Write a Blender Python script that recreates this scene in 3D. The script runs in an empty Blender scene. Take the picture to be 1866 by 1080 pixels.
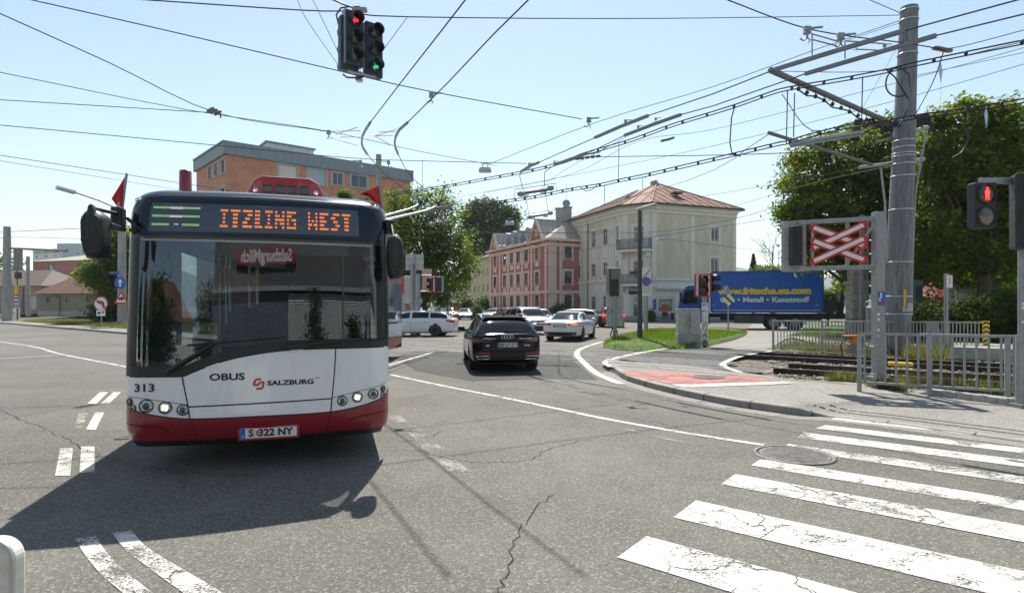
import bpy, bmesh, math, random
import numpy as np
from mathutils import Vector, Matrix, Euler
random.seed(7); NPR = np.random.default_rng(7)
R = math.radians; PI = math.pi
SC = bpy.context.scene; COL = SC.collection
# ---- camera numbers: eye height, focal length and horizon row in the 1866 px wide frame
F, CX, HY, EH = 1055.0, 933.0, 557.0, 1.7
def P(u, v, Y):                      # world point seen at pixel (u, v) at distance Y
    return Vector(((u - CX) * Y / F, Y, EH + (HY - v) * Y / F))
def G(u, v, z=0.0):                  # ground point (height z) seen at a pixel
    Y = (EH - z) * F / (v - HY); return Vector(((u - CX) * Y / F, Y, z))
def W(u, v, z):                      # point at height z above eye level seen at a pixel
    return P(u, v, (z - EH) * F / (HY - v))

# ---------------------------------------------------------------- mesh builder
class MB:
    def __init__(s): s.v = []; s.f = []; s.s = []
    def add(s, vs, fs, M=None, smooth=False):
        n = len(s.v)
        if M is not None: vs = [M @ Vector(p) for p in vs]
        s.v.extend(tuple(p) for p in vs)
        for f in fs: s.f.append(tuple(i + n for i in f)); s.s.append(smooth)
        return s
    def box(s, c, d, rz=0, M=None, top=1.0):
        x, y, z = d[0]/2, d[1]/2, d[2]/2
        vs = [(-x,-y,-z),(x,-y,-z),(x,y,-z),(-x,y,-z),(-x*top,-y*top,z),(x*top,-y*top,z),(x*top,y*top,z),(-x*top,y*top,z)]
        T = Matrix.Translation(c) @ Matrix.Rotation(rz, 4, 'Z')
        if M is not None: T = M @ T
        return s.add(vs, [(3,2,1,0),(4,5,6,7),(0,1,5,4),(1,2,6,5),(2,3,7,6),(3,0,4,7)], T)
    def bar(s, a, b, w, h, up=(0,0,1)):
        a, b = Vector(a), Vector(b); d = (b-a); L = d.length; d.normalize()
        up = Vector(up)
        if abs(d.dot(up)) > .98: up = Vector((0,1,0))
        sx = d.cross(up).normalized(); u = sx.cross(d)
        M = Matrix((sx, d, u)).transposed().to_4x4(); M.translation = (a+b)/2
        return s.box((0,0,0), (w, L, h), M=M)
    def tube(s, pts, r, n=8, cap=True, closed=False, M=None):
        pts = [Vector(p) for p in pts]; m = len(pts)
        rs = r if isinstance(r, (list, tuple)) else [r]*m
        vs = []; fs = []; prev = None
        for i, p in enumerate(pts):
            if closed: t = pts[(i+1) % m] - pts[i-1]
            else: t = pts[min(i+1, m-1)] - pts[max(i-1, 0)]
            t = t.normalized() if t.length > 1e-9 else Vector((0,0,1))
            if prev is None:
                a = Vector((0,0,1)) if abs(t.z) < .9 else Vector((1,0,0))
                x = t.cross(a).normalized()
            else:
                x = (prev - t*prev.dot(t)); x = x.normalized() if x.length > 1e-6 else t.orthogonal().normalized()
            prev = x; y = t.cross(x)
            for k in range(n):
                a = 2*PI*k/n; vs.append(p + (x*math.cos(a) + y*math.sin(a))*rs[i])
        for i in range(m if closed else m-1):
            j = (i+1) % m
            for k in range(n):
                l = (k+1) % n; fs.append((i*n+k, i*n+l, j*n+l, j*n+k))
        s.add(vs, fs, M, True)
        if cap and not closed:
            s.add([vs[k] for k in range(n)], [tuple(range(n))[::-1]], M)
            s.add([vs[(m-1)*n+k] for k in range(n)], [tuple(range(n))], M)
        return s
    def lathe(s, prof, n=24, M=None, smooth=True, cap=True):
        vs = []; fs = []
        for r, z in prof:
            for k in range(n):
                a = 2*PI*k/n; vs.append((r*math.cos(a), r*math.sin(a), z))
        for i in range(len(prof)-1):
            for k in range(n):
                l = (k+1) % n; fs.append((i*n+k, i*n+l, (i+1)*n+l, (i+1)*n+k))
        s.add(vs, fs, M, smooth)
        if cap and prof[0][0] > 1e-4 and abs(prof[0][1]-prof[1][1]) > 1e-6: s.add(vs[:n], [tuple(range(n))[::-1]], M)
        if cap and prof[-1][0] > 1e-4 and abs(prof[-1][1]-prof[-2][1]) > 1e-6: s.add(vs[-n:], [tuple(range(n))], M)
        return s
    def prism(s, poly, h, M=None, z0=0.0):      # polygon in xy pulled from z0 to z0+h
        n = len(poly)
        ar = sum(poly[i][0]*poly[(i+1)%n][1] - poly[(i+1)%n][0]*poly[i][1] for i in range(n))
        if ar < 0: poly = list(poly)[::-1]
        vs = [(p[0], p[1], z0) for p in poly] + [(p[0], p[1], z0+h) for p in poly]
        fs = [tuple(range(n))[::-1], tuple(range(n, 2*n))] + [(i, (i+1) % n, n+(i+1) % n, n+i) for i in range(n)]
        return s.add(vs, fs, M)
    def grid(s, rows, smooth=True, M=None, flip=False):   # rows of points
        m = len(rows[0]); vs = [p for r in rows for p in r]; fs = []
        for i in range(len(rows)-1):
            for k in range(m-1):
                f = (i*m+k, i*m+k+1, (i+1)*m+k+1, (i+1)*m+k)
                fs.append(f[::-1] if flip else f)
        return s.add(vs, fs, M, smooth)
    def build(s, name, mat, parent=None, bevel=0, seg=2, solid=0):
        me = bpy.data.meshes.new(name); me.from_pydata(s.v, [], s.f); me.update()
        me.polygons.foreach_set('use_smooth', s.s)
        o = bpy.data.objects.new(name, me); COL.objects.link(o)
        if mat is not None: me.materials.append(mat)
        if parent is not None: o.parent = parent
        if solid:
            m = o.modifiers.new('solid', 'SOLIDIFY'); m.thickness = solid; m.offset = -1
        if bevel:
            m = o.modifiers.new('bevel', 'BEVEL'); m.width = bevel; m.segments = seg; m.limit_method = 'ANGLE'; m.angle_limit = R(38)
        return o

def tag(o, label=None, cat=None, group=None, kind=None):
    if label: o['label'] = label
    if cat: o['category'] = cat
    if group: o['group'] = group
    if kind: o['kind'] = kind
    return o
def thing(name, label, cat, loc=(0,0,0), rz=0, group=None):
    o = bpy.data.objects.new(name, None); COL.objects.link(o); o.empty_display_size = .2
    o.location = loc; o.rotation_euler = (0,0,rz)
    return tag(o, label, cat, group)
def struct(o): o['kind'] = 'structure'; return o
def copy_tree(o, parent=None):
    c = o.copy(); COL.objects.link(c)
    if parent is not None: c.parent = parent
    for ch in list(o.children): copy_tree(ch, c)
    return c
def frame(o, x, y, z=None):      # matrix from origin and axes
    x = Vector(x).normalized(); y = Vector(y).normalized(); z = x.cross(y)
    M = Matrix((x, y, z)).transposed().to_4x4(); M.translation = Vector(o); return M
def text_mesh(body, size, extrude=.002, bold=0.0, align='CENTER', shear=0, spacing=1.0):
    cu = bpy.data.curves.new('lettering', 'FONT'); cu.body = body; cu.size = size; cu.extrude = extrude
    cu.offset = bold; cu.align_x = align; cu.align_y = 'CENTER'; cu.shear = shear; cu.space_character = spacing
    cu.resolution_u = 3
    ob = bpy.data.objects.new('lettering', cu); COL.objects.link(ob)
    dg = bpy.context.evaluated_depsgraph_get(); dg.update()
    me = bpy.data.meshes.new_from_object(ob.evaluated_get(dg))
    vs = [v.co.copy() for v in me.vertices]; fs = [tuple(p.vertices) for p in me.polygons]
    bpy.data.objects.remove(ob); bpy.data.curves.remove(cu); bpy.data.meshes.remove(me)
    return vs, fs
def text(mb, body, size, M, width=None, **k):
    vs, fs = text_mesh(body, size, **k)
    if width:
        w = max(v.x for v in vs) - min(v.x for v in vs); q = width/w
        vs = [Vector((v.x*q, v.y, v.z)) for v in vs]
    mb.add(vs, fs, M)
    return mb

# ---------------------------------------------------------------- materials
def nmat(name):
    m = bpy.data.materials.new(name); m.use_nodes = True
    nt = m.node_tree; b = nt.nodes['Principled BSDF']; return m, nt, b
def N(nt, t, **k):
    n = nt.nodes.new(t)
    for a, v in k.items():
        if a.startswith('i_'):
            key = a[2:].replace('_', ' ')
            n.inputs[int(key) if key.isdigit() else key].default_value = v
        else: setattr(n, a, v)
    return n
def L(nt, a, b): nt.links.new(a, b)
def ramp(nt, fac, stops):
    r = N(nt, 'ShaderNodeValToRGB'); e = r.color_ramp.elements
    while len(e) < len(stops): e.new(.5)
    for i, (p, c) in enumerate(stops):
        e[i].position = p; e[i].color = (c[0], c[1], c[2], 1) if not isinstance(c, float) else (c, c, c, 1)
    L(nt, fac, r.inputs['Fac']); return r.outputs['Color']
def coords(nt, scale=1.0, obj=True):
    tc = N(nt, 'ShaderNodeTexCoord'); mp = N(nt, 'ShaderNodeMapping')
    if obj: L(nt, tc.outputs['Object'], mp.inputs['Vector'])
    else:
        g = N(nt, 'ShaderNodeNewGeometry'); L(nt, g.outputs['Position'], mp.inputs['Vector'])
    if isinstance(scale, (int, float)): scale = (scale,)*3
    mp.inputs['Scale'].default_value = scale
    return mp.outputs['Vector']
def noise(nt, vec, scale, detail=4, rough=.6):
    n = N(nt, 'ShaderNodeTexNoise'); n.inputs['Scale'].default_value = scale; n.inputs['Detail'].default_value = detail
    n.inputs['Roughness'].default_value = rough; L(nt, vec, n.inputs['Vector']); return n.outputs['Fac']
def mixc(nt, fac, a, b, mode='MIX'):
    m = N(nt, 'ShaderNodeMix', data_type='RGBA', blend_type=mode)
    for s, x in ((m.inputs[0], fac), (m.inputs[6], a), (m.inputs[7], b)):
        if isinstance(x, (int, float)): s.default_value = x
        elif isinstance(x, tuple): s.default_value = (x[0], x[1], x[2], 1)
        else: L(nt, x, s)
    return m.outputs[2]
def math_n(nt, op, a, b=None, clamp=False):
    m = N(nt, 'ShaderNodeMath', operation=op, use_clamp=clamp)
    for i, x in enumerate((a, b)):
        if x is None: continue
        if isinstance(x, (int, float)): m.inputs[i].default_value = x
        else: L(nt, x, m.inputs[i])
    return m.outputs[0]
def bump(nt, b, h, strength=.3, dist=.01):
    n = N(nt, 'ShaderNodeBump'); n.inputs['Strength'].default_value = strength; n.inputs['Distance'].default_value = dist
    L(nt, h, n.inputs['Height']); L(nt, n.outputs['Normal'], b.inputs['Normal'])
def pm(name, col, rough=.6, metal=0.0, var=.12, scale=2.0, bmp=0.0, bscale=30.0, coat=0.0, spec=.5, dirt=None, stretch=(1,1,1), world=False):
    m, nt, b = nmat(name)
    vec = coords(nt, stretch, not world)
    n = noise(nt, vec, scale, 5)
    lo = tuple(c*(1-var) for c in col); hi = tuple(min(1, c*(1+var)) for c in col)
    c = ramp(nt, n, [(.3, lo), (.7, hi)])
    if dirt:
        d = noise(nt, vec, scale*2.7, 6, .7); f = ramp(nt, d, [(.48, 0.0), (.72, 1.0)])
        c = mixc(nt, f, c, dirt)
    L(nt, c, b.inputs['Base Color'])
    b.inputs['Roughness'].default_value = rough; b.inputs['Metallic'].default_value = metal
    b.inputs['Coat Weight'].default_value = coat; b.inputs['Coat Roughness'].default_value = .05
    b.inputs['Specular IOR Level'].default_value = spec
    if rough > .15:
        rr = ramp(nt, n, [(.3, max(0.02, rough-.08)), (.7, min(1.0, rough+.08))]); L(nt, rr, b.inputs['Roughness'])
    if bmp: bump(nt, b, noise(nt, vec, bscale, 4), bmp, .01)
    return m
def emit(name, col, strength):
    m, nt, b = nmat(name); b.inputs['Base Color'].default_value = (*col, 1)
    b.inputs['Emission Color'].default_value = (*col, 1); b.inputs['Emission Strength'].default_value = strength
    return m
M = {}
def asphalt(name, base, light, speck=.5, crack=.6):
    m, nt, b = nmat(name); vec = coords(nt, 1.0, False)
    big = noise(nt, vec, .22, 5, .6); mid = noise(nt, vec, 1.7, 4, .65)
    c = ramp(nt, big, [(.32, base), (.68, light)])
    c = mixc(nt, ramp(nt, mid, [(.35, .28), (.7, 0.0)]), c, tuple(x*.62 for x in base))
    # tyre-worn lanes: long soft streaks
    st = N(nt, 'ShaderNodeMapping'); L(nt, vec, st.inputs['Vector']); st.inputs['Rotation'].default_value = (0,0,R(38)); st.inputs['Scale'].default_value = (.09, .9, 1)
    c = mixc(nt, ramp(nt, noise(nt, st.outputs['Vector'], 1.4, 4), [(.52, 0.0), (.72, .35)]), c, tuple(x*.7 for x in base))
    # mineral grains
    vo = N(nt, 'ShaderNodeTexVoronoi'); vo.inputs['Scale'].default_value = 78; L(nt, vec, vo.inputs['Vector'])
    g = N(nt, 'ShaderNodeSeparateColor'); L(nt, vo.outputs['Color'], g.inputs[0])
    c = mixc(nt, ramp(nt, g.outputs[0], [(.05, speck*.9), (.32, 0.0)]), c, tuple(x*.3 for x in base))
    c = mixc(nt, ramp(nt, g.outputs[1], [(.74, 0.0), (.97, speck)]), c, tuple(min(1, x*2.3) for x in light))
    fine = noise(nt, vec, 30, 3, .8)
    c = mixc(nt, .55, c, ramp(nt, fine, [(.25, .5), (.75, 1.35)]), 'MULTIPLY')
    # cracks
    wv = N(nt, 'ShaderNodeVectorMath', operation='ADD'); nz = N(nt, 'ShaderNodeTexNoise'); nz.inputs['Scale'].default_value = 1.3; nz.inputs['Detail'].default_value = 6
    L(nt, vec, nz.inputs['Vector']); sc = N(nt, 'ShaderNodeVectorMath', operation='SCALE'); sc.inputs['Scale'].default_value = 1.3
    L(nt, nz.outputs['Color'], sc.inputs[0]); L(nt, vec, wv.inputs[0]); L(nt, sc.outputs[0], wv.inputs[1])
    ve = N(nt, 'ShaderNodeTexVoronoi', feature='DISTANCE_TO_EDGE'); ve.inputs['Scale'].default_value = .33; L(nt, wv.outputs[0], ve.inputs['Vector'])
    ck = ramp(nt, ve.outputs['Distance'], [(.0, .8), (.003, .6), (.006, 0.0)])
    msk = ramp(nt, noise(nt, vec, .45, 3), [(.47, 0.0), (.58, 1.0)])
    ck = mixc(nt, 1.0, ck, msk, 'MULTIPLY')
    c = mixc(nt, math_n(nt, 'MULTIPLY', ck, crack), c, (.012, .012, .012))
    L(nt, c, b.inputs['Base Color']); b.inputs['Roughness'].default_value = .85; b.inputs['Specular IOR Level'].default_value = .2
    h = math_n(nt, 'ADD', math_n(nt, 'MULTIPLY', vo.outputs['Distance'], .6), math_n(nt, 'MULTIPLY', fine, .5))
    bump(nt, b, h, .55, .008)
    return m
def paint(name, col, wear=.5, crack=.8):
    m, nt, b = nmat(name); vec = coords(nt, 1.0, False)
    c = mixc(nt, ramp(nt, noise(nt, vec, 3.5, 6, .7), [(.4, 0.0), (.75, .45)]), col, tuple(x*.62 for x in col))
    c = mixc(nt, ramp(nt, noise(nt, vec, 45, 3, .8), [(.4, 0.0), (.72, .3)]), c, tuple(x*.5 for x in col))
    L(nt, c, b.inputs['Base Color']); b.inputs['Roughness'].default_value = .6
    # chips and cracks let the asphalt below show
    a = noise(nt, vec, 60, 4, .85); bg = noise(nt, vec, 2.2, 4, .7)
    w = math_n(nt, 'ADD', math_n(nt, 'MULTIPLY', a, .55), math_n(nt, 'MULTIPLY', bg, .45))
    chip = ramp(nt, w, [(.5-.14*(1-wear)+.12*(1-wear)*0, 0.0), (.53-.14*(1-wear), 1.0)])
    inv = N(nt, 'ShaderNodeInvert'); 
    nz = N(nt, 'ShaderNodeTexNoise'); nz.inputs['Scale'].default_value = 2.5; nz.inputs['Detail'].default_value = 6; L(nt, vec, nz.inputs['Vector'])
    sc = N(nt, 'ShaderNodeVectorMath', operation='SCALE'); sc.inputs['Scale'].default_value = .7; L(nt, nz.outputs['Color'], sc.inputs[0])
    wv = N(nt, 'ShaderNodeVectorMath', operation='ADD'); L(nt, vec, wv.inputs[0]); L(nt, sc.outputs[0], wv.inputs[1])
    ve = N(nt, 'ShaderNodeTexVoronoi', feature='DISTANCE_TO_EDGE'); ve.inputs['Scale'].default_value = 1.5; L(nt, wv.outputs[0], ve.inputs['Vector'])
    ck = ramp(nt, ve.outputs['Distance'], [(.0, 0.0), (.009, .1), (.018, 1.0)])
    mk = ramp(nt, noise(nt, vec, .9, 3), [(.46, 1.0), (.56, 0.0)])
    ck = mixc(nt, 1.0, ck, mk, 'LIGHTEN') if crack else (1.0)
    al = math_n(nt, 'MULTIPLY', chip, ck) if crack else chip
    tr = N(nt, 'ShaderNodeBsdfTransparent'); mx = N(nt, 'ShaderNodeMixShader')
    L(nt, al, mx.inputs[0]); L(nt, tr.outputs[0], mx.inputs[1]); L(nt, b.outputs[0], mx.inputs[2])
    L(nt, mx.outputs[0], nt.nodes['Material Output'].inputs['Surface'])
    bump(nt, b, a, .25, .005)
    return m
def leafmat(name, dark, light, trans=.45, autumn=None):
    m, nt, b = nmat(name); vec = coords(nt, 1.0, False)
    at = N(nt, 'ShaderNodeAttribute', attribute_name='tint')
    c = ramp(nt, at.outputs['Fac'], [(.0, dark), (.55, tuple((a+b_)/2 for a, b_ in zip(dark, light))), (1.0, light)])
    if autumn:
        c = mixc(nt, ramp(nt, noise(nt, vec, .8, 3), [(.5, 0.0), (.72, .42)]), c, autumn)
    L(nt, c, b.inputs['Base Color']); b.inputs['Roughness'].default_value = .62; b.inputs['Specular IOR Level'].default_value = .14
    t = N(nt, 'ShaderNodeBsdfTranslucent'); hs = N(nt, 'ShaderNodeHueSaturation'); hs.inputs['Value'].default_value = 2.1; hs.inputs['Saturation'].default_value = 1.12; hs.inputs['Hue'].default_value = .485
    L(nt, c, hs.inputs['Color']); L(nt, hs.outputs[0], t.inputs['Color'])
    mx = N(nt, 'ShaderNodeMixShader'); mx.inputs[0].default_value = trans
    L(nt, b.outputs[0], mx.inputs[1]); L(nt, t.outputs[0], mx.inputs[2]); L(nt, mx.outputs[0], nt.nodes['Material Output'].inputs['Surface'])
    return m
def glass_dark(name, col=(.02,.025,.03), rough=.03, through=0.0, tint=(.8,.9,.95), spec=.5, curtain=0):
    m, nt, b = nmat(name); vec = coords(nt, 1.0, False)
    gc = ramp(nt, noise(nt, vec, .35, 2), [(.35, tuple(c*.6 for c in col)), (.65, tuple(c*1.7 for c in col))])
    if curtain:
        vo = N(nt, 'ShaderNodeTexVoronoi'); vo.inputs['Scale'].default_value = .55; L(nt, vec, vo.inputs['Vector']); sp_c = N(nt, 'ShaderNodeSeparateColor'); L(nt, vo.outputs['Color'], sp_c.inputs[0])
        gc = mixc(nt, ramp(nt, sp_c.outputs[0], [(.55, 0.0), (.60, curtain)]), gc, (.34,.33,.30))
    L(nt, gc, b.inputs['Base Color'])
    b.inputs['Roughness'].default_value = rough; b.inputs['Specular IOR Level'].default_value = spec
    if through:
        t = N(nt, 'ShaderNodeBsdfTransparent'); t.inputs['Color'].default_value = (*tint, 1)
        mx = N(nt, 'ShaderNodeMixShader'); fr = N(nt, 'ShaderNodeFresnel'); fr.inputs['IOR'].default_value = 1.55
        k = math_n(nt, 'MULTIPLY', math_n(nt, 'SUBTRACT', 1.0, fr.outputs[0]), through)
        L(nt, k, mx.inputs[0]); L(nt, b.outputs[0], mx.inputs[1]); L(nt, t.outputs[0], mx.inputs[2])
        L(nt, mx.outputs[0], nt.nodes['Material Output'].inputs['Surface'])
    return m
def carpaint(name, col, metal=0.0, rough=.25):
    m, nt, b = nmat(name); vec = coords(nt, 1.0)
    n = noise(nt, vec, 4, 5, .7)
    c = mixc(nt, ramp(nt, n, [(.45, 0.0), (.8, .12)]), col, tuple(x*.6+.006 for x in col))
    L(nt, c, b.inputs['Base Color']); b.inputs['Metallic'].default_value = metal
    L(nt, ramp(nt, n, [(.3, rough), (.8, rough+.12)]), b.inputs['Roughness'])
    b.inputs['Coat Weight'].default_value = .8; b.inputs['Coat Roughness'].default_value = .04
    return m
def tiles(name, col, dark, pitch=.33, axis='Z', rust=None, seam=False):
    # roof courses: a saw-tooth across the slope (object z) with uneven tile colours
    m, nt, b = nmat(name); vec = coords(nt, 1.0)
    wv = N(nt, 'ShaderNodeTexWave', bands_direction=axis, wave_profile='SAW'); wv.inputs['Scale'].default_value = 1/pitch/ (2*PI) *PI*.33*3
    wv.inputs['Distortion'].default_value = .25; wv.inputs['Detail'].default_value = 2; L(nt, vec, wv.inputs['Vector'])
    n = noise(nt, vec, 3.0, 6, .75)
    c = ramp(nt, n, [(.3, dark), (.7, col)])
    if rust: c = mixc(nt, ramp(nt, noise(nt, vec, .7, 6, .7), [(.42, 0.0), (.62, 1.0)]), c, rust)
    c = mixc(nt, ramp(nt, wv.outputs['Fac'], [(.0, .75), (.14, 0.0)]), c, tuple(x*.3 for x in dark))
    L(nt, c, b.inputs['Base Color']); b.inputs['Roughness'].default_value = .8
    bump(nt, b, wv.outputs['Fac'], .6, .03)
    return m

M['asphalt'] = asphalt('asphalt', (.112,.106,.092), (.196,.185,.161), .38, .42)
M['sidewalk'] = asphalt('sidewalk_asphalt', (.225,.21,.185), (.30,.282,.255), .4, .35)
M['patch'] = asphalt('old_asphalt', (.06,.059,.057), (.09,.088,.083), .45, .5)
M['paint'] = paint('white_road_paint', (.58,.565,.52), .56)
M['paint_worn'] = paint('worn_road_paint', (.60,.58,.53), .72)
M['paint_red'] = paint('red_lane_paint', (.42,.115,.09), .66, 0)
M['kerb'] = pm('kerb_granite', (.27,.255,.23), .8, var=.2, scale=6, bmp=.35, bscale=60, dirt=(.2,.19,.17), world=True)
M['concrete'] = pm('concrete', (.40,.385,.36), .85, var=.15, scale=3, bmp=.25, bscale=35, dirt=(.25,.235,.21), world=True)
M['pole_concrete'] = pm('mast_concrete', (.36,.355,.34), .8, var=.2, scale=2.2, bmp=.2, bscale=30, dirt=(.2,.2,.2), stretch=(1.2,1.2,.35))
M['galv'] = pm('galvanised_steel', (.31,.325,.33), .48, .55, var=.18, scale=7, bmp=.08, bscale=60)
M['galv_dark'] = pm('weathered_steel', (.20,.20,.195), .6, .5, var=.25, scale=8, dirt=(.16,.10,.07))
M['mast_steel'] = pm('mast_steel', (.20,.205,.21), .55, .45, var=.3, scale=3.2, bmp=.1, bscale=24, dirt=(.075,.078,.08), stretch=(1.9,1.9,.18))
M['rail_side'] = pm('rusty_rail', (.05,.032,.024), .8, .3, var=.35, scale=9, bmp=.3)
M['rail_top'] = pm('polished_rail', (.55,.54,.52), .3, .9, var=.15, scale=4)
M['rubber'] = pm('rubber', (.022,.022,.023), .85, var=.3, scale=12, bmp=.2)
M['crossing'] = pm('crossing_rubber', (.10,.098,.095), .9, var=.35, scale=3, bmp=.8, bscale=26, dirt=(.17,.165,.155), world=True)
M['black'] = pm('black_plastic', (.02,.021,.022), .5, var=.25, scale=5, bmp=.05)
M['black_gloss'] = pm('black_gloss', (.012,.013,.015), .12, var=.2, scale=4, coat=.6)
M['signal_green'] = pm('signal_housing', (.02,.032,.042), .42, var=.25, scale=6, dirt=(.04,.045,.05))
M['wire'] = pm('wire', (.035,.036,.038), .85, 0, var=.2, spec=.15)
M['wire_pale'] = pm('wire_pale', (.17,.16,.145), .8, .0, var=.2, spec=.2)
M['copper_wire'] = pm('old_copper_wire', (.045,.05,.052), .8, 0, var=.2, spec=.15)
M['chrome'] = pm('chrome', (.75,.76,.78), .12, 1.0, var=.05)
M['alu'] = pm('aluminium', (.55,.56,.58), .38, .9, var=.12, scale=6)
M['rim'] = pm('wheel_rim', (.22,.225,.23), .35, .8, var=.12, scale=6)
M['sign_back'] = pm('sign_back', (.46,.45,.43), .55, .3, var=.12, scale=3, dirt=(.33,.32,.29))
M['white'] = pm('white_enamel', (.80,.80,.78), .35, var=.06, scale=4, dirt=(.62,.61,.58))
M['red'] = pm('red_enamel', (.62,.02,.022), .4, var=.12, scale=4)
M['blue_sign'] = pm('blue_enamel', (.02,.12,.5), .4, var=.1)
M['yellow'] = pm('yellow_enamel', (.85,.55,.03), .4, var=.1)
M['dgreen'] = pm('dark_green_post', (.045,.06,.065), .5, .2, var=.2, scale=4)
M['lamp_lens'] = pm('lamp_lens_dark', (.07,.065,.06), .15, var=.5, scale=9, coat=.5)
M['lamp_glass'] = glass_dark('lamp_cover', (.5,.5,.48), .15)
M['gravel'] = None
def gravel():
    m, nt, b = nmat('ballast'); vec = coords(nt, 1.0, False)
    vo = N(nt, 'ShaderNodeTexVoronoi'); vo.inputs['Scale'].default_value = 17; L(nt, vec, vo.inputs['Vector'])
    g = N(nt, 'ShaderNodeSeparateColor'); L(nt, vo.outputs['Color'], g.inputs[0])
    c = ramp(nt, g.outputs[0], [(.0, (.05,.043,.035)), (.5, (.17,.15,.125)), (1.0, (.38,.35,.31))])
    c = mixc(nt, ramp(nt, noise(nt, vec, .9, 5), [(.4, .6), (.62, 0.0)]), c, (.14,.09,.06))
    L(nt, c, b.inputs['Base Color']); b.inputs['Roughness'].default_value = .95
    bump(nt, b, vo.outputs['Distance'], 1.0, .06); return m
M['gravel'] = gravel()
def grassground(name, a, b_, c_):
    m, nt, b = nmat(name); vec = coords(nt, 1.0, False)
    c = ramp(nt, noise(nt, vec, 1.1, 6, .7), [(.3, a), (.55, b_), (.8, c_)])
    c = mixc(nt, .5, c, ramp(nt, noise(nt, vec, 40, 2, .8), [(.3, .4), (.7, 1.4)]), 'MULTIPLY')
    L(nt, c, b.inputs['Base Color']); b.inputs['Roughness'].default_value = .9
    bump(nt, b, noise(nt, vec, 30, 3, .8), .8, .05); return m
M['earth'] = grassground('dry_verge', (.12,.10,.06), (.13,.13,.06), (.2,.17,.11))
M['lawn'] = grassground('lawn', (.06,.11,.02), (.09,.16,.03), (.13,.18,.05))
M['land'] = grassground('far_land', (.17,.165,.15), (.20,.19,.17), (.23,.22,.2))
M['bark'] = pm('bark', (.10,.08,.06), .9, var=.35, scale=6, bmp=.8, bscale=14, stretch=(1,1,.25))
M['window'] = glass_dark('window_glass', (.045,.06,.075), .04, spec=.6, curtain=.55)
M['window_sky'] = glass_dark('window_blue', (.03,.05,.08), .03, spec=.9)
M['blind'] = pm('roller_blind', (.68,.65,.58), .7, var=.05)
M['carglass'] = glass_dark('car_glass', (.010,.012,.014), .03, spec=.35)
M['carglass_clear'] = glass_dark('car_glass_clear', (.02,.025,.03), .02, through=.45, spec=.6)
M['plate'] = pm('plate_white', (.78,.78,.76), .4, var=.04)
M['ink'] = pm('ink_black', (.012,.012,.013), .5, var=.1)
M['interior'] = pm('dark_interior', (.03,.03,.033), .8, var=.3)
# ================================================================ GROUND, ROAD, TRACKS
def sheet(name, pts, mat, z=None, kind='structure'):
    mb = MB(); n = len(pts)
    mb.add([(p[0], p[1], p[2] if z is None else z) for p in pts], [tuple(range(n))])
    o = mb.build(name, mat)
    if o.data.polygons[0].normal.z < 0: o.data.flip_normals()
    o['kind'] = kind; return o
def px(pts, z=0.0): return [G(u, v, z) for u, v in pts]
def smoothline(pts, n=8):            # Catmull-Rom through the points
    pts = [Vector(p) for p in pts]; out = []
    q = [pts[0]*2-pts[1]] + pts + [pts[-1]*2-pts[-2]]
    for i in range(1, len(q)-2):
        for k in range(n):
            t = k/n; a, b, c, d = q[i-1:i+3]
            out.append(.5*((2*b) + (c-a)*t + (2*a-5*b+4*c-d)*t*t + (3*b-a-3*c+d)*t**3))
    out.append(pts[-1]); return out
def ribbon(name, pts, w, z, mat, kind='structure'):
    mb = MB(); rows = []
    for i, p in enumerate(pts):
        t = (pts[min(i+1, len(pts)-1)] - pts[max(i-1, 0)]); t.z = 0; t.normalize(); s = Vector((t.y, -t.x, 0))*w/2
        rows.append([(p.x-s.x, p.y-s.y, z), (p.x+s.x, p.y+s.y, z)])
    mb.grid(rows, smooth=False, flip=True)
    o = mb.build(name, mat)
    if o.data.polygons[0].normal.z < 0: o.data.flip_normals()
    o['kind'] = kind; return o

sheet('ground', [(-1800,-600,0),(1800,-600,0),(1800,2600,0),(-1800,2600,0)], M['land'], -.03)
sheet('road', [(-90,-32,0),(70,-32,0),(70,135,0),(-90,135,0)], M['asphalt'], 0)
# smoother newer asphalt in front of the track and worn patches
sheet('road_patch', px([(716,650),(800,640),(1040,648),(1052,664),(1090,692),(1000,690),(860,694),(760,676)]), M['patch'], .004)

# --- left verge beyond the far kerb
NL = Vector((.63,.78,0)).normalized(); DL = Vector((NL.y,-NL.x,0))
def off(o, s): v = NL*o + DL*s; return Vector((v.x, v.y, 0))
O0 = 12.55
mb = MB()
for k in range(43):
    a = off(O0, -88+k*1.6); b = off(O0, -88+k*1.6+1.585)
    mb.bar((a.x,a.y,.0),(b.x,b.y,.0),.30,.26)
struct(mb.build('kerb', M['kerb'], bevel=.015))
sheet('pavement', [off(O0+.15,-88)+Vector((0,0,.12)), off(O0+.15,-19)+Vector((0,0,.12)), off(O0+1.6,-21)+Vector((0,0,.12)), off(O0+1.6,-88)+Vector((0,0,.12))], M['sidewalk'])
sheet('grass_verge', [off(O0+1.6,-100), off(O0+1.6,-21), off(O0+9.5,-33), off(O0+9.5,-100)], M['earth'], .13)
sheet('track_bed', [off(O0+9.0,-130), off(O0+9.0,-33), off(O0+17.0,-44), off(O0+17.0,-130)], M['gravel'], .17)
sheet('yard', [off(O0+16,-180), off(O0+16,-43), off(O0+80,-130), off(O0+80,-180)], M['earth'], .06)

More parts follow.
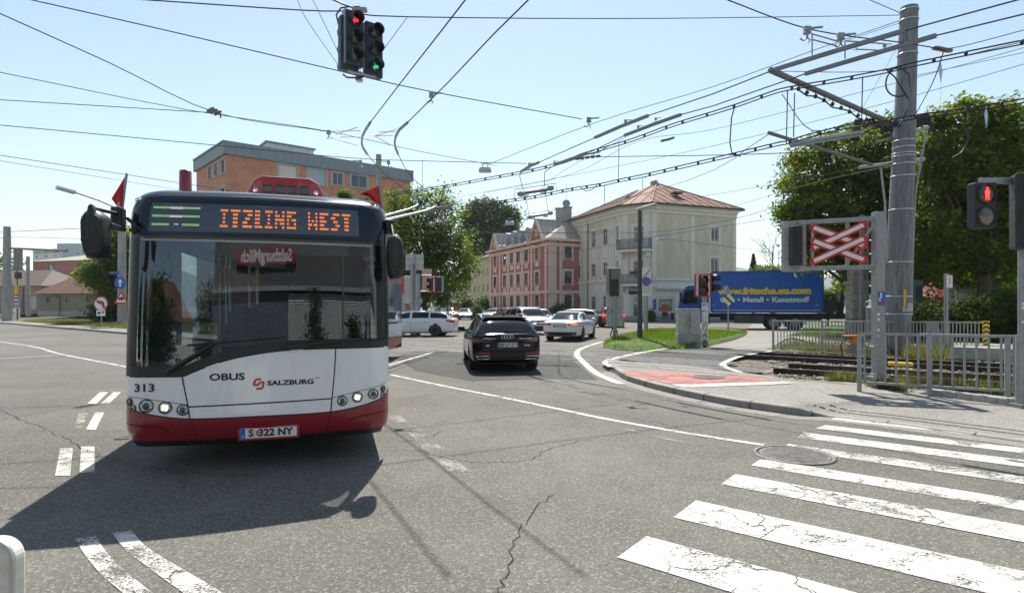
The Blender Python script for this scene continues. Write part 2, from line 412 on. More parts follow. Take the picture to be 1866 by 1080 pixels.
# --- right island: kerb, footway, cycle crossing
KP = [(1103,660),(1112,672),(1135,690),(1165,701),(1200,711),(1260,725),(1330,739),(1400,749.5),(1455,757),(1510,760),(1600,770),(1700,783),(1866,806),(2100,838),(2500,895)]
kl = smoothline(px(KP), 6)
s_len = [0]
for i in range(1, len(kl)): s_len.append(s_len[-1] + (kl[i]-kl[i-1]).length)
s_drop = s_len[8*6]            # kerb starts to drop here
s_low = s_len[9*6]
def kz(s): return .125 if s < s_drop else (.125 - .105*min(1, (s-s_drop)/max(.1, s_low-s_drop)))
mbk = MB(); mbs = MB(); krow = [[] for _ in range(5)]; srow = [[] for _ in range(4)]
BACK = px([(1118,656),(1175,661),(1250,666),(1330,676),(1400,684),(1440,690),(1500,694),(1560,697),(1640,706),(1750,718),(1866,731),(2100,758),(2500,805)], .12)
bl = smoothline(BACK, 8)
bs = [0]
for i in range(1, len(bl)): bs.append(bs[-1] + (bl[i]-bl[i-1]).length)
def along(line, ss, t):
    x = t*ss[-1]
    for i in range(1, len(line)):
        if ss[i] >= x:
            f = (x-ss[i-1])/max(1e-6, ss[i]-ss[i-1]); return line[i-1].lerp(line[i], f)
    return line[-1].copy()
for i in range(len(kl)):
    p = kl[i]; t = kl[min(i+1, len(kl)-1)] - kl[max(i-1, 0)]; t.normalize(); s = Vector((-t.y, t.x, 0)); z = kz(s_len[i])
    for r, (o_, zz) in enumerate(((0, -.05), (.012, z-.015), (.03, z), (.15, z+.004), (.16, z-.03))):
        q = p + s*o_; krow[r].append((q.x, q.y, zz))
    b = along(bl, bs, s_len[i]/s_len[-1])
    a = p + s*.155
    for r, f in enumerate((0, .2, .6, 1)):
        q = a.lerp(b, f); srow[r].append((q.x, q.y, (z + (.12-z)*min(1, f*1.7)) if f else z))
mbk.grid(krow, smooth=False, flip=False); mbs.grid(srow, smooth=True)
o = mbk.build('kerb', M['kerb']); struct(o)
o = mbs.build('sidewalk', M['sidewalk']); struct(o)
# the back edge that retains the footway
# kerb joints
mb = MB(); nxt = .5
for i in range(1, len(kl)-1):
    if s_len[i] > nxt and s_len[i] < s_drop+2.2:
        nxt += .95; t = kl[i+1]-kl[i-1]; t.normalize(); s = Vector((-t.y, t.x, 0)); z = kz(s_len[i]); a = kl[i]
        mb.bar((a-s*.004)+Vector((0,0,z-.15)), (a-s*.004)+Vector((0,0,z-.015)), .012, .006)
        mb.bar((a+s*.02)+Vector((0,0,z+.002)), (a+s*.15)+Vector((0,0,z+.005)), .012, .006)
struct(mb.build('kerb_joints', M['interior']))
# concrete gutter strip along the kerb
gl = []
for i in range(len(kl)):
    t = kl[min(i+1, len(kl)-1)] - kl[max(i-1, 0)]; t.normalize(); gl.append(kl[i] - Vector((-t.y, t.x, 0))*.17)
ribbon('gutter', gl[8:], .32, .003, M['sidewalk'])
from mathutils.bvhtree import BVHTree
sbvh = BVHTree.FromPolygons(mbs.v, mbs.f)
# row of setts behind the dropped kerb
mb = MB()
for i in range(50, len(kl)-8):
    for q in range(5):
        for r in range(2):
            t = kl[i+1]-kl[i-1]; t.normalize(); s = Vector((-t.y, t.x, 0))
            a = kl[i].lerp(kl[i+1], q/5) + s*(.42 + r*.2 + random.uniform(-.01,.01)); L_ = (kl[i+1]-kl[i]).length/5
            hh = sbvh.ray_cast(Vector((a.x, a.y, 3)), Vector((0,0,-1)))[0]
            if hh is not None: mb.box((a.x, a.y, hh.z-.019), (L_*.80, .155, .05), rz=math.atan2(t.y, t.x))
struct(mb.build('sett_paving', M['kerb'], bevel=.012))

# level crossing slab
CRL = px([(1230,633),(1175,642),(1130,652),(1101,661),(1108,671),(1120,676)], .06)
CRR = px([(1412,637),(1380,643),(1345,651),(1322,662),(1350,680),(1452,694)], .10)
a = smoothline(CRL, 6); b = smoothline(CRR, 6)
mb = MB(); rows = []
for i in range(len(a)):
    rows.append([a[i].lerp(b[i], f)*1.0 for f in (0, .08, .5, 1)])
    for k, z in enumerate((.005, .075, .10, .10)): rows[-1][k] = (rows[-1][k].x, rows[-1][k].y, z)
mb.grid(rows, smooth=True, flip=True); o = mb.build('level_crossing', M['patch'])
if o.data.polygons[0].normal.z < 0: o.data.flip_normals()
struct(o)
# rail lines (right, crossing, left) — near track and far track
def trackline(offs_r, offs_l):
    pts = []
    for s in range(-150, 34, 2):
        f = max(0, min(1, (s+14)/-34)); f = f*f*(3-2*f)
        o_ = offs_r + (offs_l-offs_r)*f; pts.append(off(o_, s))
    return pts
RAILS = [(15.35, 23.2), (16.8, 24.65), (18.9, 26.7), (20.35, 28.1)]
def rz_(p, s):                       # rail top height along the line
    if s > -5.2: return .155
    if s > -12: return .102 if s > -9 else .008
    return .008 if s > -38 else .33
mr = MB(); mt = MB()
for (r0, l0) in RAILS:
    line = trackline(r0, l0)
    for i in range(len(line)-1):
        s = -150 + i*2; z = rz_(None, s+1)
        if r0 < 17 and -6.5 < s < -4.5: z = .102
        a, b = line[i], line[i+1]
        if z > .12: mr.bar(a+Vector((0,0,z-.07)), b+Vector((0,0,z-.07)), .07 if z < .3 else .09, .14)
        mt.bar(a+Vector((0,0,z)), b+Vector((0,0,z)), .055, .012)
rails = mr.build('rail_web', M['rail_side']); struct(rails)
o = mt.build('rail', M['rail_top']); struct(o)
# rubber panels between the rails of the near track and beside it
for nm, (o0, o1), (sa, sb) in (('crossing_panel', (15.45, 16.72), (-8.4, -5.3)), ('crossing_panel', (14.7, 15.27), (-7.6, -4.2)), ('crossing_panel', (18.98, 20.28), (-8.8, -6.4))):
    sheet(nm, [off(o0, sa), off(o0, sb), off(o1, sb), off(o1, sa)], M['crossing'], .106)
# ballast on the right and its sleepers
sheet('track_bed', [off(14.45, -3.6), off(14.45, 34), off(22.6, 34), off(22.6, -6.6), off(17.5, -6.2), off(15.6, -4.9)], M['gravel'], .006)
mb = MB()
for k in range(44):
    s = -4.9 + k*.68
    for o0 in (16.1, 19.6):
        if o0 < 18 and k < 1: continue
        a = off(o0-1.15, s); b = off(o0+1.15, s)
        mb.bar(a+Vector((0,0,-.02)), b+Vector((0,0,-.02)), .24, .10)
struct(mb.build('sleepers', pm('weathered_sleeper', (.20,.17,.14), .9, var=.4, scale=3, world=True), bevel=.01))
# individual ballast stones near the camera
def stones(name, n, sampler, mat, r0, r1, seed):
    rg = np.random.default_rng(seed); mb = MB()
    base = [(1,0,0),(-1,0,0),(0,1,0),(0,-1,0),(0,0,1),(0,0,-1)]; fs = [(0,2,4),(2,1,4),(1,3,4),(3,0,4),(2,0,5),(1,2,5),(3,1,5),(0,3,5)]
    for _ in range(n):
        p = sampler(rg); r = rg.uniform(r0, r1); T = Matrix.Rotation(rg.uniform(0, 6.3), 4, Vector(rg.normal(size=3)).normalized())
        q = [T @ Vector((v[0]*r*rg.uniform(.7,1.3), v[1]*r*rg.uniform(.7,1.3), v[2]*r*.7)) + p for v in base]
        mb.add(q, fs)
    o = mb.build(name, mat); o['kind'] = 'stuff'; return o
def smp(rg):
    q = (lambda o_: off(o_, rg.uniform(-3.7-(o_-14.5)*.34, 9)))(rg.uniform(14.5, 22.5)); return Vector((q.x, q.y, .02))
o = stones('ballast_stones', 6500, smp, pm('ballast_stone', (.30,.265,.22), .9, var=.55, scale=9, world=True), .025, .06, 5)
tag(o, 'loose grey ballast stones between the railway sleepers', 'ballast')
# earth strip between the far track and the far fence, footway behind it, low concrete platform
sheet('earth_bank', [off(22.4, -6.3), off(22.4, 34), off(27.0, 34), off(26.6, -6.6)], M['earth'], .06)
sheet('footpath', px([(1290,632),(1409,639),(1408,632),(1430,618),(1480,608),(1410,590),(1372,590),(1352,606),(1330,618)], .05), M['sidewalk'], .05)
sheet('footpath', [off(26.3, -5), off(26.3, 40), off(33.5, 40), off(33.5, -8)], M['sidewalk'], .08)
sheet('park_lawn', [off(33.4, -8), off(33.4, 40), off(60, 60), off(60, -12)], M['lawn'], .085)
# low kerb stones under the near fence
mb = MB(); ka = px([(1500,697),(1560,701),(1640,712),(1720,722),(1800,732),(1866,741)], .12)
ke = smoothline(ka, 3); ke.append(ke[-1] + (ke[-1]-ke[-2])*6)
for i in range(8, len(ke)-1):
    a, b = ke[i], ke[i+1]
    mb.bar((a.x, a.y, .13), (b.x, b.y, .13), .17, .2)
struct(mb.build('track_kerb', M['concrete'], bevel=.02))

# ---------------------------------------------------------------- road markings
ZP = .006
d5a = G(1387,836); d5b = G(1866,912); dz = (d5b-d5a).normalized()
ST = [((1522.8,758),(1514.6,764.5)),((1504,774.6),(1486,780.5)),((1465,788),(1453,797)),((1437,809),(1424,818)),((1387,836),(1369,848)),((1340,864),(1314,882)),((1268,912),(1227,943)),((1178,977),(1125,1016))]
for i, (tl, bl_) in enumerate(ST):
    a, b = G(*tl), G(*bl_)
    d = dz
    sheet('crosswalk_stripe', [a, b, b+d*6.2, a+d*6.2], M['paint'] if i in (0, 1, 5) else M['paint_worn'] if i in (3, 4) else M['paint'], ZP)
ribbon('lane_line', smoothline(px([(712,682.5),(760,693),(830,707.5),(900,721),(1000,741.5),(1100,762.5),(1250,789),(1392,811)]), 4), .11, ZP, M['paint'])
ribbon('lane_line', smoothline(px([(-260,560+36),(0,622.5),(110,645),(228,668),(300,684)]), 4), .12, ZP, M['paint'])
ribbon('lane_line', smoothline(px([(-200,666),(0,653.5),(123,646.5)]), 3), .12, ZP, M['paint'])
ribbon('lane_line', smoothline(px([(690,671),(740,656),(789,642)]), 3), .12, ZP, M['paint_worn'])
ribbon('lane_line', smoothline(px([(1098,622.5),(1062,634),(1051,645),(1062,659),(1085,679),(1114,693),(1132,700)]), 5), .2, ZP+.004, M['paint'])
def q8(pts): return [G(x/2.347, 620+y/2.347) for x, y in pts]
for i, q in enumerate(([(372,272),(412,272),(462,222),(428,222)], [(433,270),(468,270),(518,222),(485,222)], [(318,375),(352,375),(376,310),(338,310)], [(367,383),(410,383),(446,308),(408,308)],
          [(235,580),(300,580),(312,462),(258,462)], [(340,568),(405,565),(404,455),(347,455)])):
    sheet('dash_marking', q8(q), paint('faded_dash', (.52,.50,.45), 1.05) if i == 2 else M['paint_worn'] if i in (4, 5) else M['paint'], ZP)
la = smoothline(q8([(322,848),(360,915),(430,1000),(500,1060),(640,1180),(800,1300)]), 5); ra = smoothline(q8([(410,838),(450,900),(520,975),(600,1040),(740,1150),(900,1260)]), 5)
for nm, A, B in (('curved_line', la, ra), ('curved_line', smoothline(q8([(478,825),(530,890),(610,955),(751,1058),(900,1160)]), 5), smoothline(q8([(565,815),(610,870),(680,920),(790,985),(960,1085)]), 5))):
    mb = MB(); mb.grid([[(p.x, p.y, ZP), (q.x, q.y, ZP)] for p, q in zip(A, B)], smooth=False)
    o = mb.build(nm, M['paint_worn'])
    if o.data.polygons[0].normal.z < 0: o.data.flip_normals()
    struct(o)
# crossing edge lines and red cycle field
ribbon('edge_line', smoothline(px([(1232,634.5),(1175,643),(1130,652.5),(1103,661.5),(1113,671)], .07), 5), .17, .113, M['paint'])
ribbon('edge_line', smoothline(px([(1409,639.5),(1373,644.5),(1341,652),(1319,662),(1321,668),(1349,679),(1389,688)], .1), 5), .17, .113, M['paint'])
ribbon('edge_line', px([(1236,633),(1412,639)], .1), .2, .115, M['paint'])
sheet('cycle_field', px([(1130,678.5),(1145,676),(1184,676.5),(1274,680),(1351,686),(1423,692),(1421,694.5),(1222,699.5),(1195,693.5),(1160,686)], .13), M['paint_red'], .132)
sheet('stop_line', px([(1222,700),(1421,695),(1454,697.5),(1389,701),(1249,705.5)], .13), M['paint'], .133)
# tar-filled crack lines seen on the road
for pts in ([(0,745),(60,772),(120,800),(190,833),(330,860),(470,868)], [(1120,735),(1000,715),(900,705),(800,690)], [(1290,800),(1200,770),(1100,752),(960,735),(850,722)], [(1000,900),(950,960),(915,1060),(900,1110)], [(725,805),(770,800),(810,783)], [(760,820),(830,838),(900,842),(960,838),(1010,815),(1080,800)], [(1450,712),(1300,716),(1150,740)]):
    l = smoothline(px(pts), 10)
    for p in l: p.x += random.gauss(0, .018); p.y += random.gauss(0, .025)
    ribbon('road_crack', l, .009, .0075, M['rubber'])
# pale scuffed strips
scuff = paint('scuffed_strip', (.26,.245,.215), 1.12)
for pts, w in (([(712,756),(760,790),(800,830),(845,865)], .22), ([(1190,795),(1275,812)], .1), ([(1130,780),(1180,790)], .08)):
    ribbon('scuff', smoothline(px(pts), 6), w, .0055, scuff)
# tyre marks
tyre = paint('tyre_mark', (.06,.06,.058), 1.15, 0)
for pts in ([(980,690),(1010,705),(1060,715),(1140,720)], [(1030,672),(1040,700),(1075,716),(1180,738)], [(720,668),(800,660),(880,640)]):
    ribbon('tyre_trace', smoothline(px(pts), 8), .16, .0045, tyre)

def manhole(c, r, label, z=.005, rz=0):
    t = thing('manhole_cover', label, 'manhole cover', (c.x, c.y, z), rz)
    iron = pm('cast_iron', (.17,.155,.15), .55, .5, var=.35, scale=7, bmp=.3, bscale=40, dirt=(.16,.13,.12))
    mb = MB(); mb.lathe([(r*.90, -.02), (r*.90, .008), (r, .008), (r, -.02)], 40); mb.build('rim', iron, t)
    mb = MB(); mb.lathe([(r*.86, -.02), (r*.86, .005), (.001, .005)], 40, smooth=False)
    n = int(r/.045)
    for i in range(-n, n):
        for k in range(-n, n):
            x, y = (i+.5)*.05, (k+.5)*.05
            if x*x+y*y < (r*.8)**2: mb.box((x, y, .007), (.034, .034, .007))
    mb.build('lid', iron, t); return t
c = G(1447, 829); manhole(c, .43, 'large round cast iron manhole cover at the left ends of the crosswalk stripes')
c = G(1290, 687, .13); manhole(c, .36, 'dark oval manhole cover set in the red cycle field', .137)
c = G(225, 798); manhole(c, .1, 'small worn road cap cover left of the bus bumper')
# ================================================================ BUILDINGS
class Wall:
    """one wall plane from A to B (left to right seen from outside), in the frame x along, y up, z out"""
    def __init__(s, root, A, B, z0, z1):
        s.A = Vector((A[0], A[1], 0)); s.B = Vector((B[0], B[1], 0)); s.root = root
        s.d = (s.B-s.A).normalized(); s.n = s.d.cross(Vector((0,0,1))); s.w = (s.B-s.A).length; s.z0 = z0; s.z1 = z1
        Mw = frame(s.A, s.d, (0,0,1)); s.M = Matrix.Translation(-Vector(root.location)) @ Mw
        s.op = []
    def at(s, u, v):                     # pixel -> (along, height) on this wall
        r = P(u, v, 1.0) - Vector((0,0,EH)); k = s.A.dot(s.n)/r.dot(s.n); q = r*k
        return ((q - s.A).dot(s.d), q.z + EH)
    def rect(s, u0, v0, u1, v1):
        a = s.at((u0+u1)/2, (v0+v1)/2); w = abs(s.at(u1, (v0+v1)/2)[0]-s.at(u0, (v0+v1)/2)[0]); h = abs(s.at((u0+u1)/2, v0)[1]-s.at((u0+u1)/2, v1)[1])
        return (a[0], a[1], w, h)
    def build(s, name, mat, depth=.16):
        xs = {0, s.w}; ys = {s.z0, s.z1}
        for (x, y, w, h) in s.op: xs |= {x-w/2, x+w/2}; ys |= {y-h/2, y+h/2}
        xs = sorted(xs); ys = sorted(ys); mb = MB()
        for i in range(len(xs)-1):
            for j in range(len(ys)-1):
                cx_, cy = (xs[i]+xs[i+1])/2, (ys[j]+ys[j+1])/2
                if any(abs(cx_-x) < w/2 and abs(cy-y) < h/2 for x, y, w, h in s.op): continue
                mb.add([(xs[i],ys[j],0),(xs[i+1],ys[j],0),(xs[i+1],ys[j+1],0),(xs[i],ys[j+1],0)], [(0,1,2,3)], s.M)
        for (x, y, w, h) in s.op:
            a, b, c, d = x-w/2, x+w/2, y-h/2, y+h/2
            mb.add([(a,c,0),(b,c,0),(b,d,0),(a,d,0),(a,c,-depth),(b,c,-depth),(b,d,-depth),(a,d,-depth)], [(0,4,5,1),(1,5,6,2),(2,6,7,3),(3,7,4,0)], s.M)
        return mb.build(name, mat, s.root)
    def band(s, mb, x0, x1, y0, y1, out=.05, z0=.002):
        mb.box(((x0+x1)/2, (y0+y1)/2, z0+out/2), (x1-x0, y1-y0, out), M=s.M); return mb
    def window(s, r, frame_mat, pane_mat, bars=(1, 1), surround=None, sill=None, sw=.13, fw=.06, depth=.13, label=None):
        x, y, w, h = r; s.op.append(r); mb = MB()
        a, b, c, d = x-w/2, x+w/2, y-h/2, y+h/2
        z = -depth
        for q in ((a+fw/2, y, fw, h), (b-fw/2, y, fw, h)): mb.box((q[0], q[1], z+.03), (q[2], q[3], .06), M=s.M)
        for q in ((x, c+fw/2, w-2*fw, fw), (x, d-fw/2, w-2*fw, fw)): mb.box((q[0], q[1], z+.03), (q[2], q[3], .058), M=s.M)
        nv, nh = bars
        for i in range(1, nv+1): mb.box((a+w*i/(nv+1), y, z+.025), (fw*.9, h-2*fw, .05), M=s.M)
        for i in range(1, nh+1):
            yy = c + h*(.68 if nh == 1 else i/(nh+1)); mb.box((x, yy, z+.022), (w-2*fw, fw*.7, .043), M=s.M)
        f = mb.build('window', frame_mat, s.root)
        if label: f['label'] = label
        g = MB(); g.box((x, y, z-.005), (w-.02, h-.02, .012), M=s.M); g.build('pane', pane_mat, f)
        if surround:
            t = MB()
            t.box((a-sw/2, y, .02), (sw, h+2*sw, .04), M=s.M); t.box((b+sw/2, y, .02), (sw, h+2*sw, .04), M=s.M)
            t.box((x, d+sw/2, .019), (w, sw, .038), M=s.M)
            t.build('surround', surround, f)
        if sill:
            t = MB(); t.box((x, c-.05, .06), (w+2*sw+.12, .09, .14), M=s.M); t.build('sill', sill, f)
        return f

def roof_poly(root, name, mat, faces, thick=.0):
    mb = MB(); o0 = Vector(root.location)
    for f in faces: mb.add([Vector(p)-o0 for p in f], [tuple(range(len(f)))])
    return mb.build(name, mat, root)

# ---- orange apartment block behind the bus
m_or = pm('orange_render', (.60,.27,.175), .9, var=.1, scale=.5, bmp=.15, bscale=40, dirt=(.43,.19,.12), world=True)
m_fascia = pm('grey_fascia', (.24,.28,.315), .55, .3, var=.1, scale=1)
m_gframe = pm('grey_window_frame', (.42,.46,.48), .5, var=.08)
m_wframe = pm('white_window_frame', (.74,.74,.72), .45, var=.05)
H1 = 18.3
c0 = P(412, 281, 60.0); Hw = c0.z
def at_h(u, v, z): Y = (z-EH)*F/(HY-v); return P(u, v, Y)
rt = at_h(748, 331, Hw); lf = at_h(358, 313, Hw)
B = thing('apartment_block', 'orange rendered flat-roofed apartment block with grey metal fascia behind the bus', 'building', (c0.x, c0.y, 0))
w1 = Wall(B, c0, rt, 0, Hw); w2 = Wall(B, lf, c0, 0, Hw)
back = rt + (lf-c0)
for r, kind in (((508,301,542,325), 'blind'), ((561,306,594,330), 'panel'), ((606,315,625,337.5), 'w'), ((640,319,669,342), 'w')):
    R_ = w1.rect(*r)
    for k in range(0, 6):
        y = R_[1] - 2.95*k
        if y < 1.5: break
        rr = (R_[0], y, R_[2], R_[3] if kind == 'w' else 1.9)
        if kind != 'w': rr = (R_[0], R_[1]+R_[3]/2-.95 - 2.95*k, R_[2], 1.9)
        f = w1.window(rr, m_gframe, M['blind'] if kind == 'blind' else m_gframe if kind == 'panel' else M['window_sky'], (0 if kind != 'w' else 1, 0), m_gframe, m_gframe, .16, .09)
for r in ((379,303,386,327), (390,297,397,321), (402.5,290,410,316)):
    R_ = w2.rect(*r)
    for k in range(6):
        rr = (R_[0], R_[1]-2.95*k, R_[2], R_[3])
        if rr[1] < 1.5: break
        w2.window(rr, m_gframe, M['window'], (0, 1), m_gframe, m_gframe, .12, .07)
w1.build('wall', m_or); w2.build('wall', m_or)
w3 = Wall(B, back, lf, 0, Hw); w3.build('wall', m_or); w4 = Wall(B, rt, back, 0, Hw); w4.build('wall', m_or)
mb = MB(); fh = 1.25
for w in (w1, w2, w3, w4):
    w.band(mb, -.3, w.w+.3, Hw-.0, Hw+fh, .3, -.05)
mb.build('fascia', m_fascia, B)
mb = MB()
for w in (w1, w2):
    n = int(w.w/.8)
    for k in range(n+1): w.band(mb, w.w*k/n-.012, w.w*k/n+.012, Hw+.03, Hw+fh-.03, .02, .245)
mb.build('fascia_seams', pm('seam', (.12,.14,.155), .6, var=.05), B)
mb = MB(); o0 = Vector(B.location)
def ringpoly(ps, z, grow):
    c = sum(ps, Vector())/len(ps); return [((p-c)*(1+grow)+c-o0).xy for p in ps]
mb.prism([tuple(p) for p in ringpoly([c0, rt, back, lf], 0, .035)], .14, z0=Hw+fh); mb.build('roof', m_fascia, B)
pc = at_h(530, 272, Hw+fh+1.5); pl = P(507, 281, pc.y+2.5); 
mb = MB(); ax = (rt-c0).normalized(); az = (lf-c0).normalized()
pq = (c0 + ax*7.5 + az*4) - o0
mb.box((pq.x, pq.y, Hw+fh+.65), (5.2, 4.2, 1.1), rz=math.atan2(ax.y, ax.x)); hut = mb.build('roof_hut', pm('pale_hut', (.62,.62,.6), .8), B)
mb = MB(); mb.box((pq.x, pq.y, Hw+fh+1.28), (5.6, 4.6, .16), rz=math.atan2(ax.y, ax.x)); mb.build('hut_roof', m_fascia, hut)
mb = MB(); q = pq + Vector((-2.2, -1.2, Hw+fh+1.3)); mb.tube([q, q+Vector((0,0,3.6))], .035, 6)
for h, l in ((3.3, 1.4), (2.7, 2.0), (1.9, 2.2)):
    mb.tube([q+Vector((-l/2,0,h)), q+Vector((l/2,.2,h-.1))], .018, 5)
mb.build('roof_aerial', M['galv'], B)

# ---- red and pink ornate building down the street
m_pink = pm('red_plaster', (.43,.18,.138), .9, var=.18, scale=.5, stretch=(1,1,.4), dirt=(.33,.13,.10), world=True)
m_trim = pm('pale_pink_trim', (.74,.56,.48), .85, var=.08, scale=1, world=True)
m_zinc = tiles('zinc_roof', (.44,.40,.35), (.34,.31,.27), 1.2, 'X')
m_dframe = pm('dark_window_frame', (.10,.10,.10), .6, var=.1)
c1 = P(999, 437, 75.0); He = c1.z
lf = at_h(893, 460, He); dl = (c1-lf).normalized(); dr = Vector((-dl.y, dl.x, 0));
dr = dr if dr.x > 0 else -dr
rr_ = c1 + dr*12
B = thing('tenement_house', 'dark red ornate tenement house with pale pink trim left of the beige corner house', 'building', (c1.x, c1.y, 0))
w1 = Wall(B, lf, c1, 0, He); w2 = Wall(B, c1, rr_, 0, He)
def c3(x): return 860 + x/3.855
def c3y(y): return 320 + y/3.855
rows = [w1.at(c3(458), c3y(500))[1], w1.at(c3(458), c3y(590))[1], w1.at(c3(458), c3y(675))[1], w1.at(c3(458), c3y(762))[1], w1.at(c3(458), c3y(838))[1], w1.at(c3(458), c3y(925))[1]]
cols = [(163, 20), (230, 14), (280, 15), (326, 17), (383, 19), (458, 27)]
trim = MB()
xs = []
for cx_, cw in cols:
    x = w1.at(c3(cx_), c3y(700))[0]; w = 1.15; xs.append(x)
    for a, b in ((0, 1), (2, 3), (4, 5)):
        w1.window((x, (rows[a]+rows[b])/2, w, rows[a]-rows[b]), m_dframe, M['window'], (1, 1), m_trim, m_trim, .28, .07)
        if a < 4: w1.band(trim, x-.55, x+.55, rows[b]-.95, rows[b]-.25, .05)
for x in [0.02] + [(xs[i]+xs[i+1])/2-.25 for i in range(5)] + [w1.w-.9]:
    w1.band(trim, x, x+.55, .2, He, .07, .004)
for y in (rows[3]-1.3, He-.75): w1.band(trim, -.1, w1.w+.1, y, y+.42, .16, .006)
w1.band(trim, -.1, w1.w+.1, 0, .9, .12, .005)
for a, b in ((0, 1), (2, 3), (4, 5)):
    x = w2.at(c3(675), c3y(600))[0]
    w2.window((x, (rows[a]+rows[b])/2, 1.1, rows[a]-rows[b]), m_dframe, M['window'], (1, 1), m_trim, m_trim, .28, .07)
w2.band(trim, 0, 1.2, 0, He, .06, .004); w2.band(trim, -.1, 12, rows[3]-1.3, rows[3]-.88, .15, .006); w2.band(trim, -.1, 12, He-.75, He-.3, .15, .006); w2.band(trim, x-1.3, x-.9, 0, He, .05, .005)
w1.build('wall', m_pink); w2.build('wall', m_pink)
trim.build('stucco_trim', m_trim, B)
bk = lf + dr*12
Wall(B, bk, lf, 0, He).build('wall', m_pink); Wall(B, rr_, bk, 0, He).build('wall', m_pink)
up = Vector((0,0,1)); ov = .5
e = [lf-dl*ov-dr*ov, c1+dl*ov-dr*ov, rr_+dl*ov, bk-dl*ov]; e = [Vector((p.x, p.y, He+.05)) for p in e]
rh = 3.9
r1 = e[0].lerp(e[3], .5) + up*rh + dl*3.5; r2 = e[1].lerp(e[2], .5) + up*rh - dl*3.5
roof_poly(B, 'roof', m_zinc, [(e[0], e[1], r2, r1), (e[1], e[2], r2), (e[2], e[3], r1, r2), (e[3], e[0], r1)])
mb = MB()
for a, b in ((e[0], e[1]), (e[1], e[2])): mb.bar(a-o0*0-Vector(B.location)*1+up*0, b-Vector(B.location), .3, .3)
mb.build('eaves', m_trim, B)
for xm, wid, hh in ((xs[5], 4.2, 3.0), (xs[0], 3.4, 2.6)):       # two gables flush with the street front
    mb = MB(); tri = [(xm-wid/2, He-.1), (xm+wid/2, He-.1), (xm, He+hh)]
    mb.prism(tri, .3, M=w1.M, z0=-.2); g = mb.build('gable', m_pink, B)
    mb = MB(); mb.add([(xm-wid/2-.35, He-.35, .35), (xm, He+hh+.2, .35), (xm, He+hh+.2, -4.2), (xm-wid/2-.35, He-.35, -1.5)], [(0,1,2,3)], w1.M)
    mb.add([(xm+wid/2+.35, He-.35, .35), (xm, He+hh+.2, .35), (xm, He+hh+.2, -4.2), (xm+wid/2+.35, He-.35, -1.5)], [(3,2,1,0)], w1.M)
    mb.build('gable_roof', m_zinc, g, solid=.1)
    mb = MB()
    mb.bar(w1.M @ Vector((xm-wid/2-.2, He-.3, .2)), w1.M @ Vector((xm, He+hh, .2)), .3, .28); mb.bar(w1.M @ Vector((xm+wid/2+.2, He-.3, .2)), w1.M @ Vector((xm, He+hh, .2)), .3, .28)
    mb.box((xm, He+hh*.42, .13), (.8, 1.0, .05), M=w1.M); mb.build('gable_trim', m_trim, g)
    mb = MB(); mb.box((xm, He+hh*.40, .16), (.5, .7, .03), M=w1.M); mb.build('gable_window', M['window'], g)
for i in range(1, 5):                                             # dormers between the gables
    x = xs[i]
    mb = MB(); mb.box((x, He+1.1, -1.0), (1.3, 1.5, 1.6), M=w1.M); g = mb.build('dormer', m_fascia, B)
    mb = MB(); mb.box((x, He+1.15, -.18), (.8, 1.0, .06), M=w1.M); mb.build('dormer_window', M['window_sky'], g)
    mb = MB(); mb.lathe([(.78, -.9), (.78, .9)], 16, w1.M @ Matrix.Translation((x, He+1.7, -1.0))); mb.build('dormer_roof', m_fascia, g)
for u, v in ((1034, 383), (1020, 385)):
    q = P(u, v, 80) - Vector(B.location); mb = MB(); mb.box((q.x, q.y, q.z-1.2), (1.1, .8, 3.0)); ch = mb.build('chimney', M['concrete'], B)
    mb = MB(); mb.box((q.x, q.y, q.z+.36), (1.3, 1.0, .16)); mb.build('chimney_cap', m_fascia, ch)
q = P(1033, 372, 80) - Vector(B.location); mb = MB(); mb.tube([q-up*2, q+up*2.9], .035, 6)
for h in (2.6, 2.0, 1.3): mb.tube([q+Vector((-.8,0,h)), q+Vector((.8,.3,h+.15))], .018, 5)
mb.lathe([(.01, 0), (.3, .05), (.55, .18)], 20, Matrix.Translation(q+Vector((-.1,-.15,0))) @ Matrix.Rotation(R(75), 4, 'X')); mb.build('roof_aerial', M['galv'], B)

# ---- beige corner house with the cafe
m_bg = pm('beige_render', (.68,.595,.455), .92, var=.14, scale=.45, stretch=(1,1,.4), bmp=.12, bscale=50, dirt=(.52,.48,.38), world=True)
m_bgl = pm('cream_stucco', (.76,.73,.64), .88, var=.06, scale=.9, dirt=(.66,.63,.55), world=True)
m_ground = pm('pale_ground_floor', (.76,.73,.66), .9, var=.06, scale=.8, dirt=(.67,.64,.58), world=True)
m_rust = tiles('rusty_sheet_roof', (.19,.078,.045), (.135,.062,.04), 5.0, 'X', rust=(.26,.14,.095))
chl = P(1133, 378, 66.3); He = 13.1; chl = at_h(1133, 378.5, He); chr_ = at_h(1187, 373, He); le = at_h(1039, 405.5, He); re = at_h(1341, 384.5, He)
B = thing('corner_house', 'beige corner apartment house with rusty sheet roof, two balconies and ground floor cafe', 'building', (chr_.x, chr_.y, 0)); o0 = Vector(B.location)
wl, wc, wr = Wall(B, le, chl, 0, He), Wall(B, chl, chr_, 0, He), Wall(B, chr_, re, 0, He)
bk1 = re + (le-chl).normalized()*12; 
def c4(x): return 1020+x/3.6
def c4y(y): return 320+y/3.6
rows = [wl.at(c4(386), c4y(y))[1] for y in (325, 440, 555, 650, 785, 880)]
zc = wl.at(c4(386), c4y(690))[1]
trim = MB(); low = MB(); cols = [122, 221, 298, 386]; xs = [wl.at(c4(c), c4y(500))[0] for c in cols]
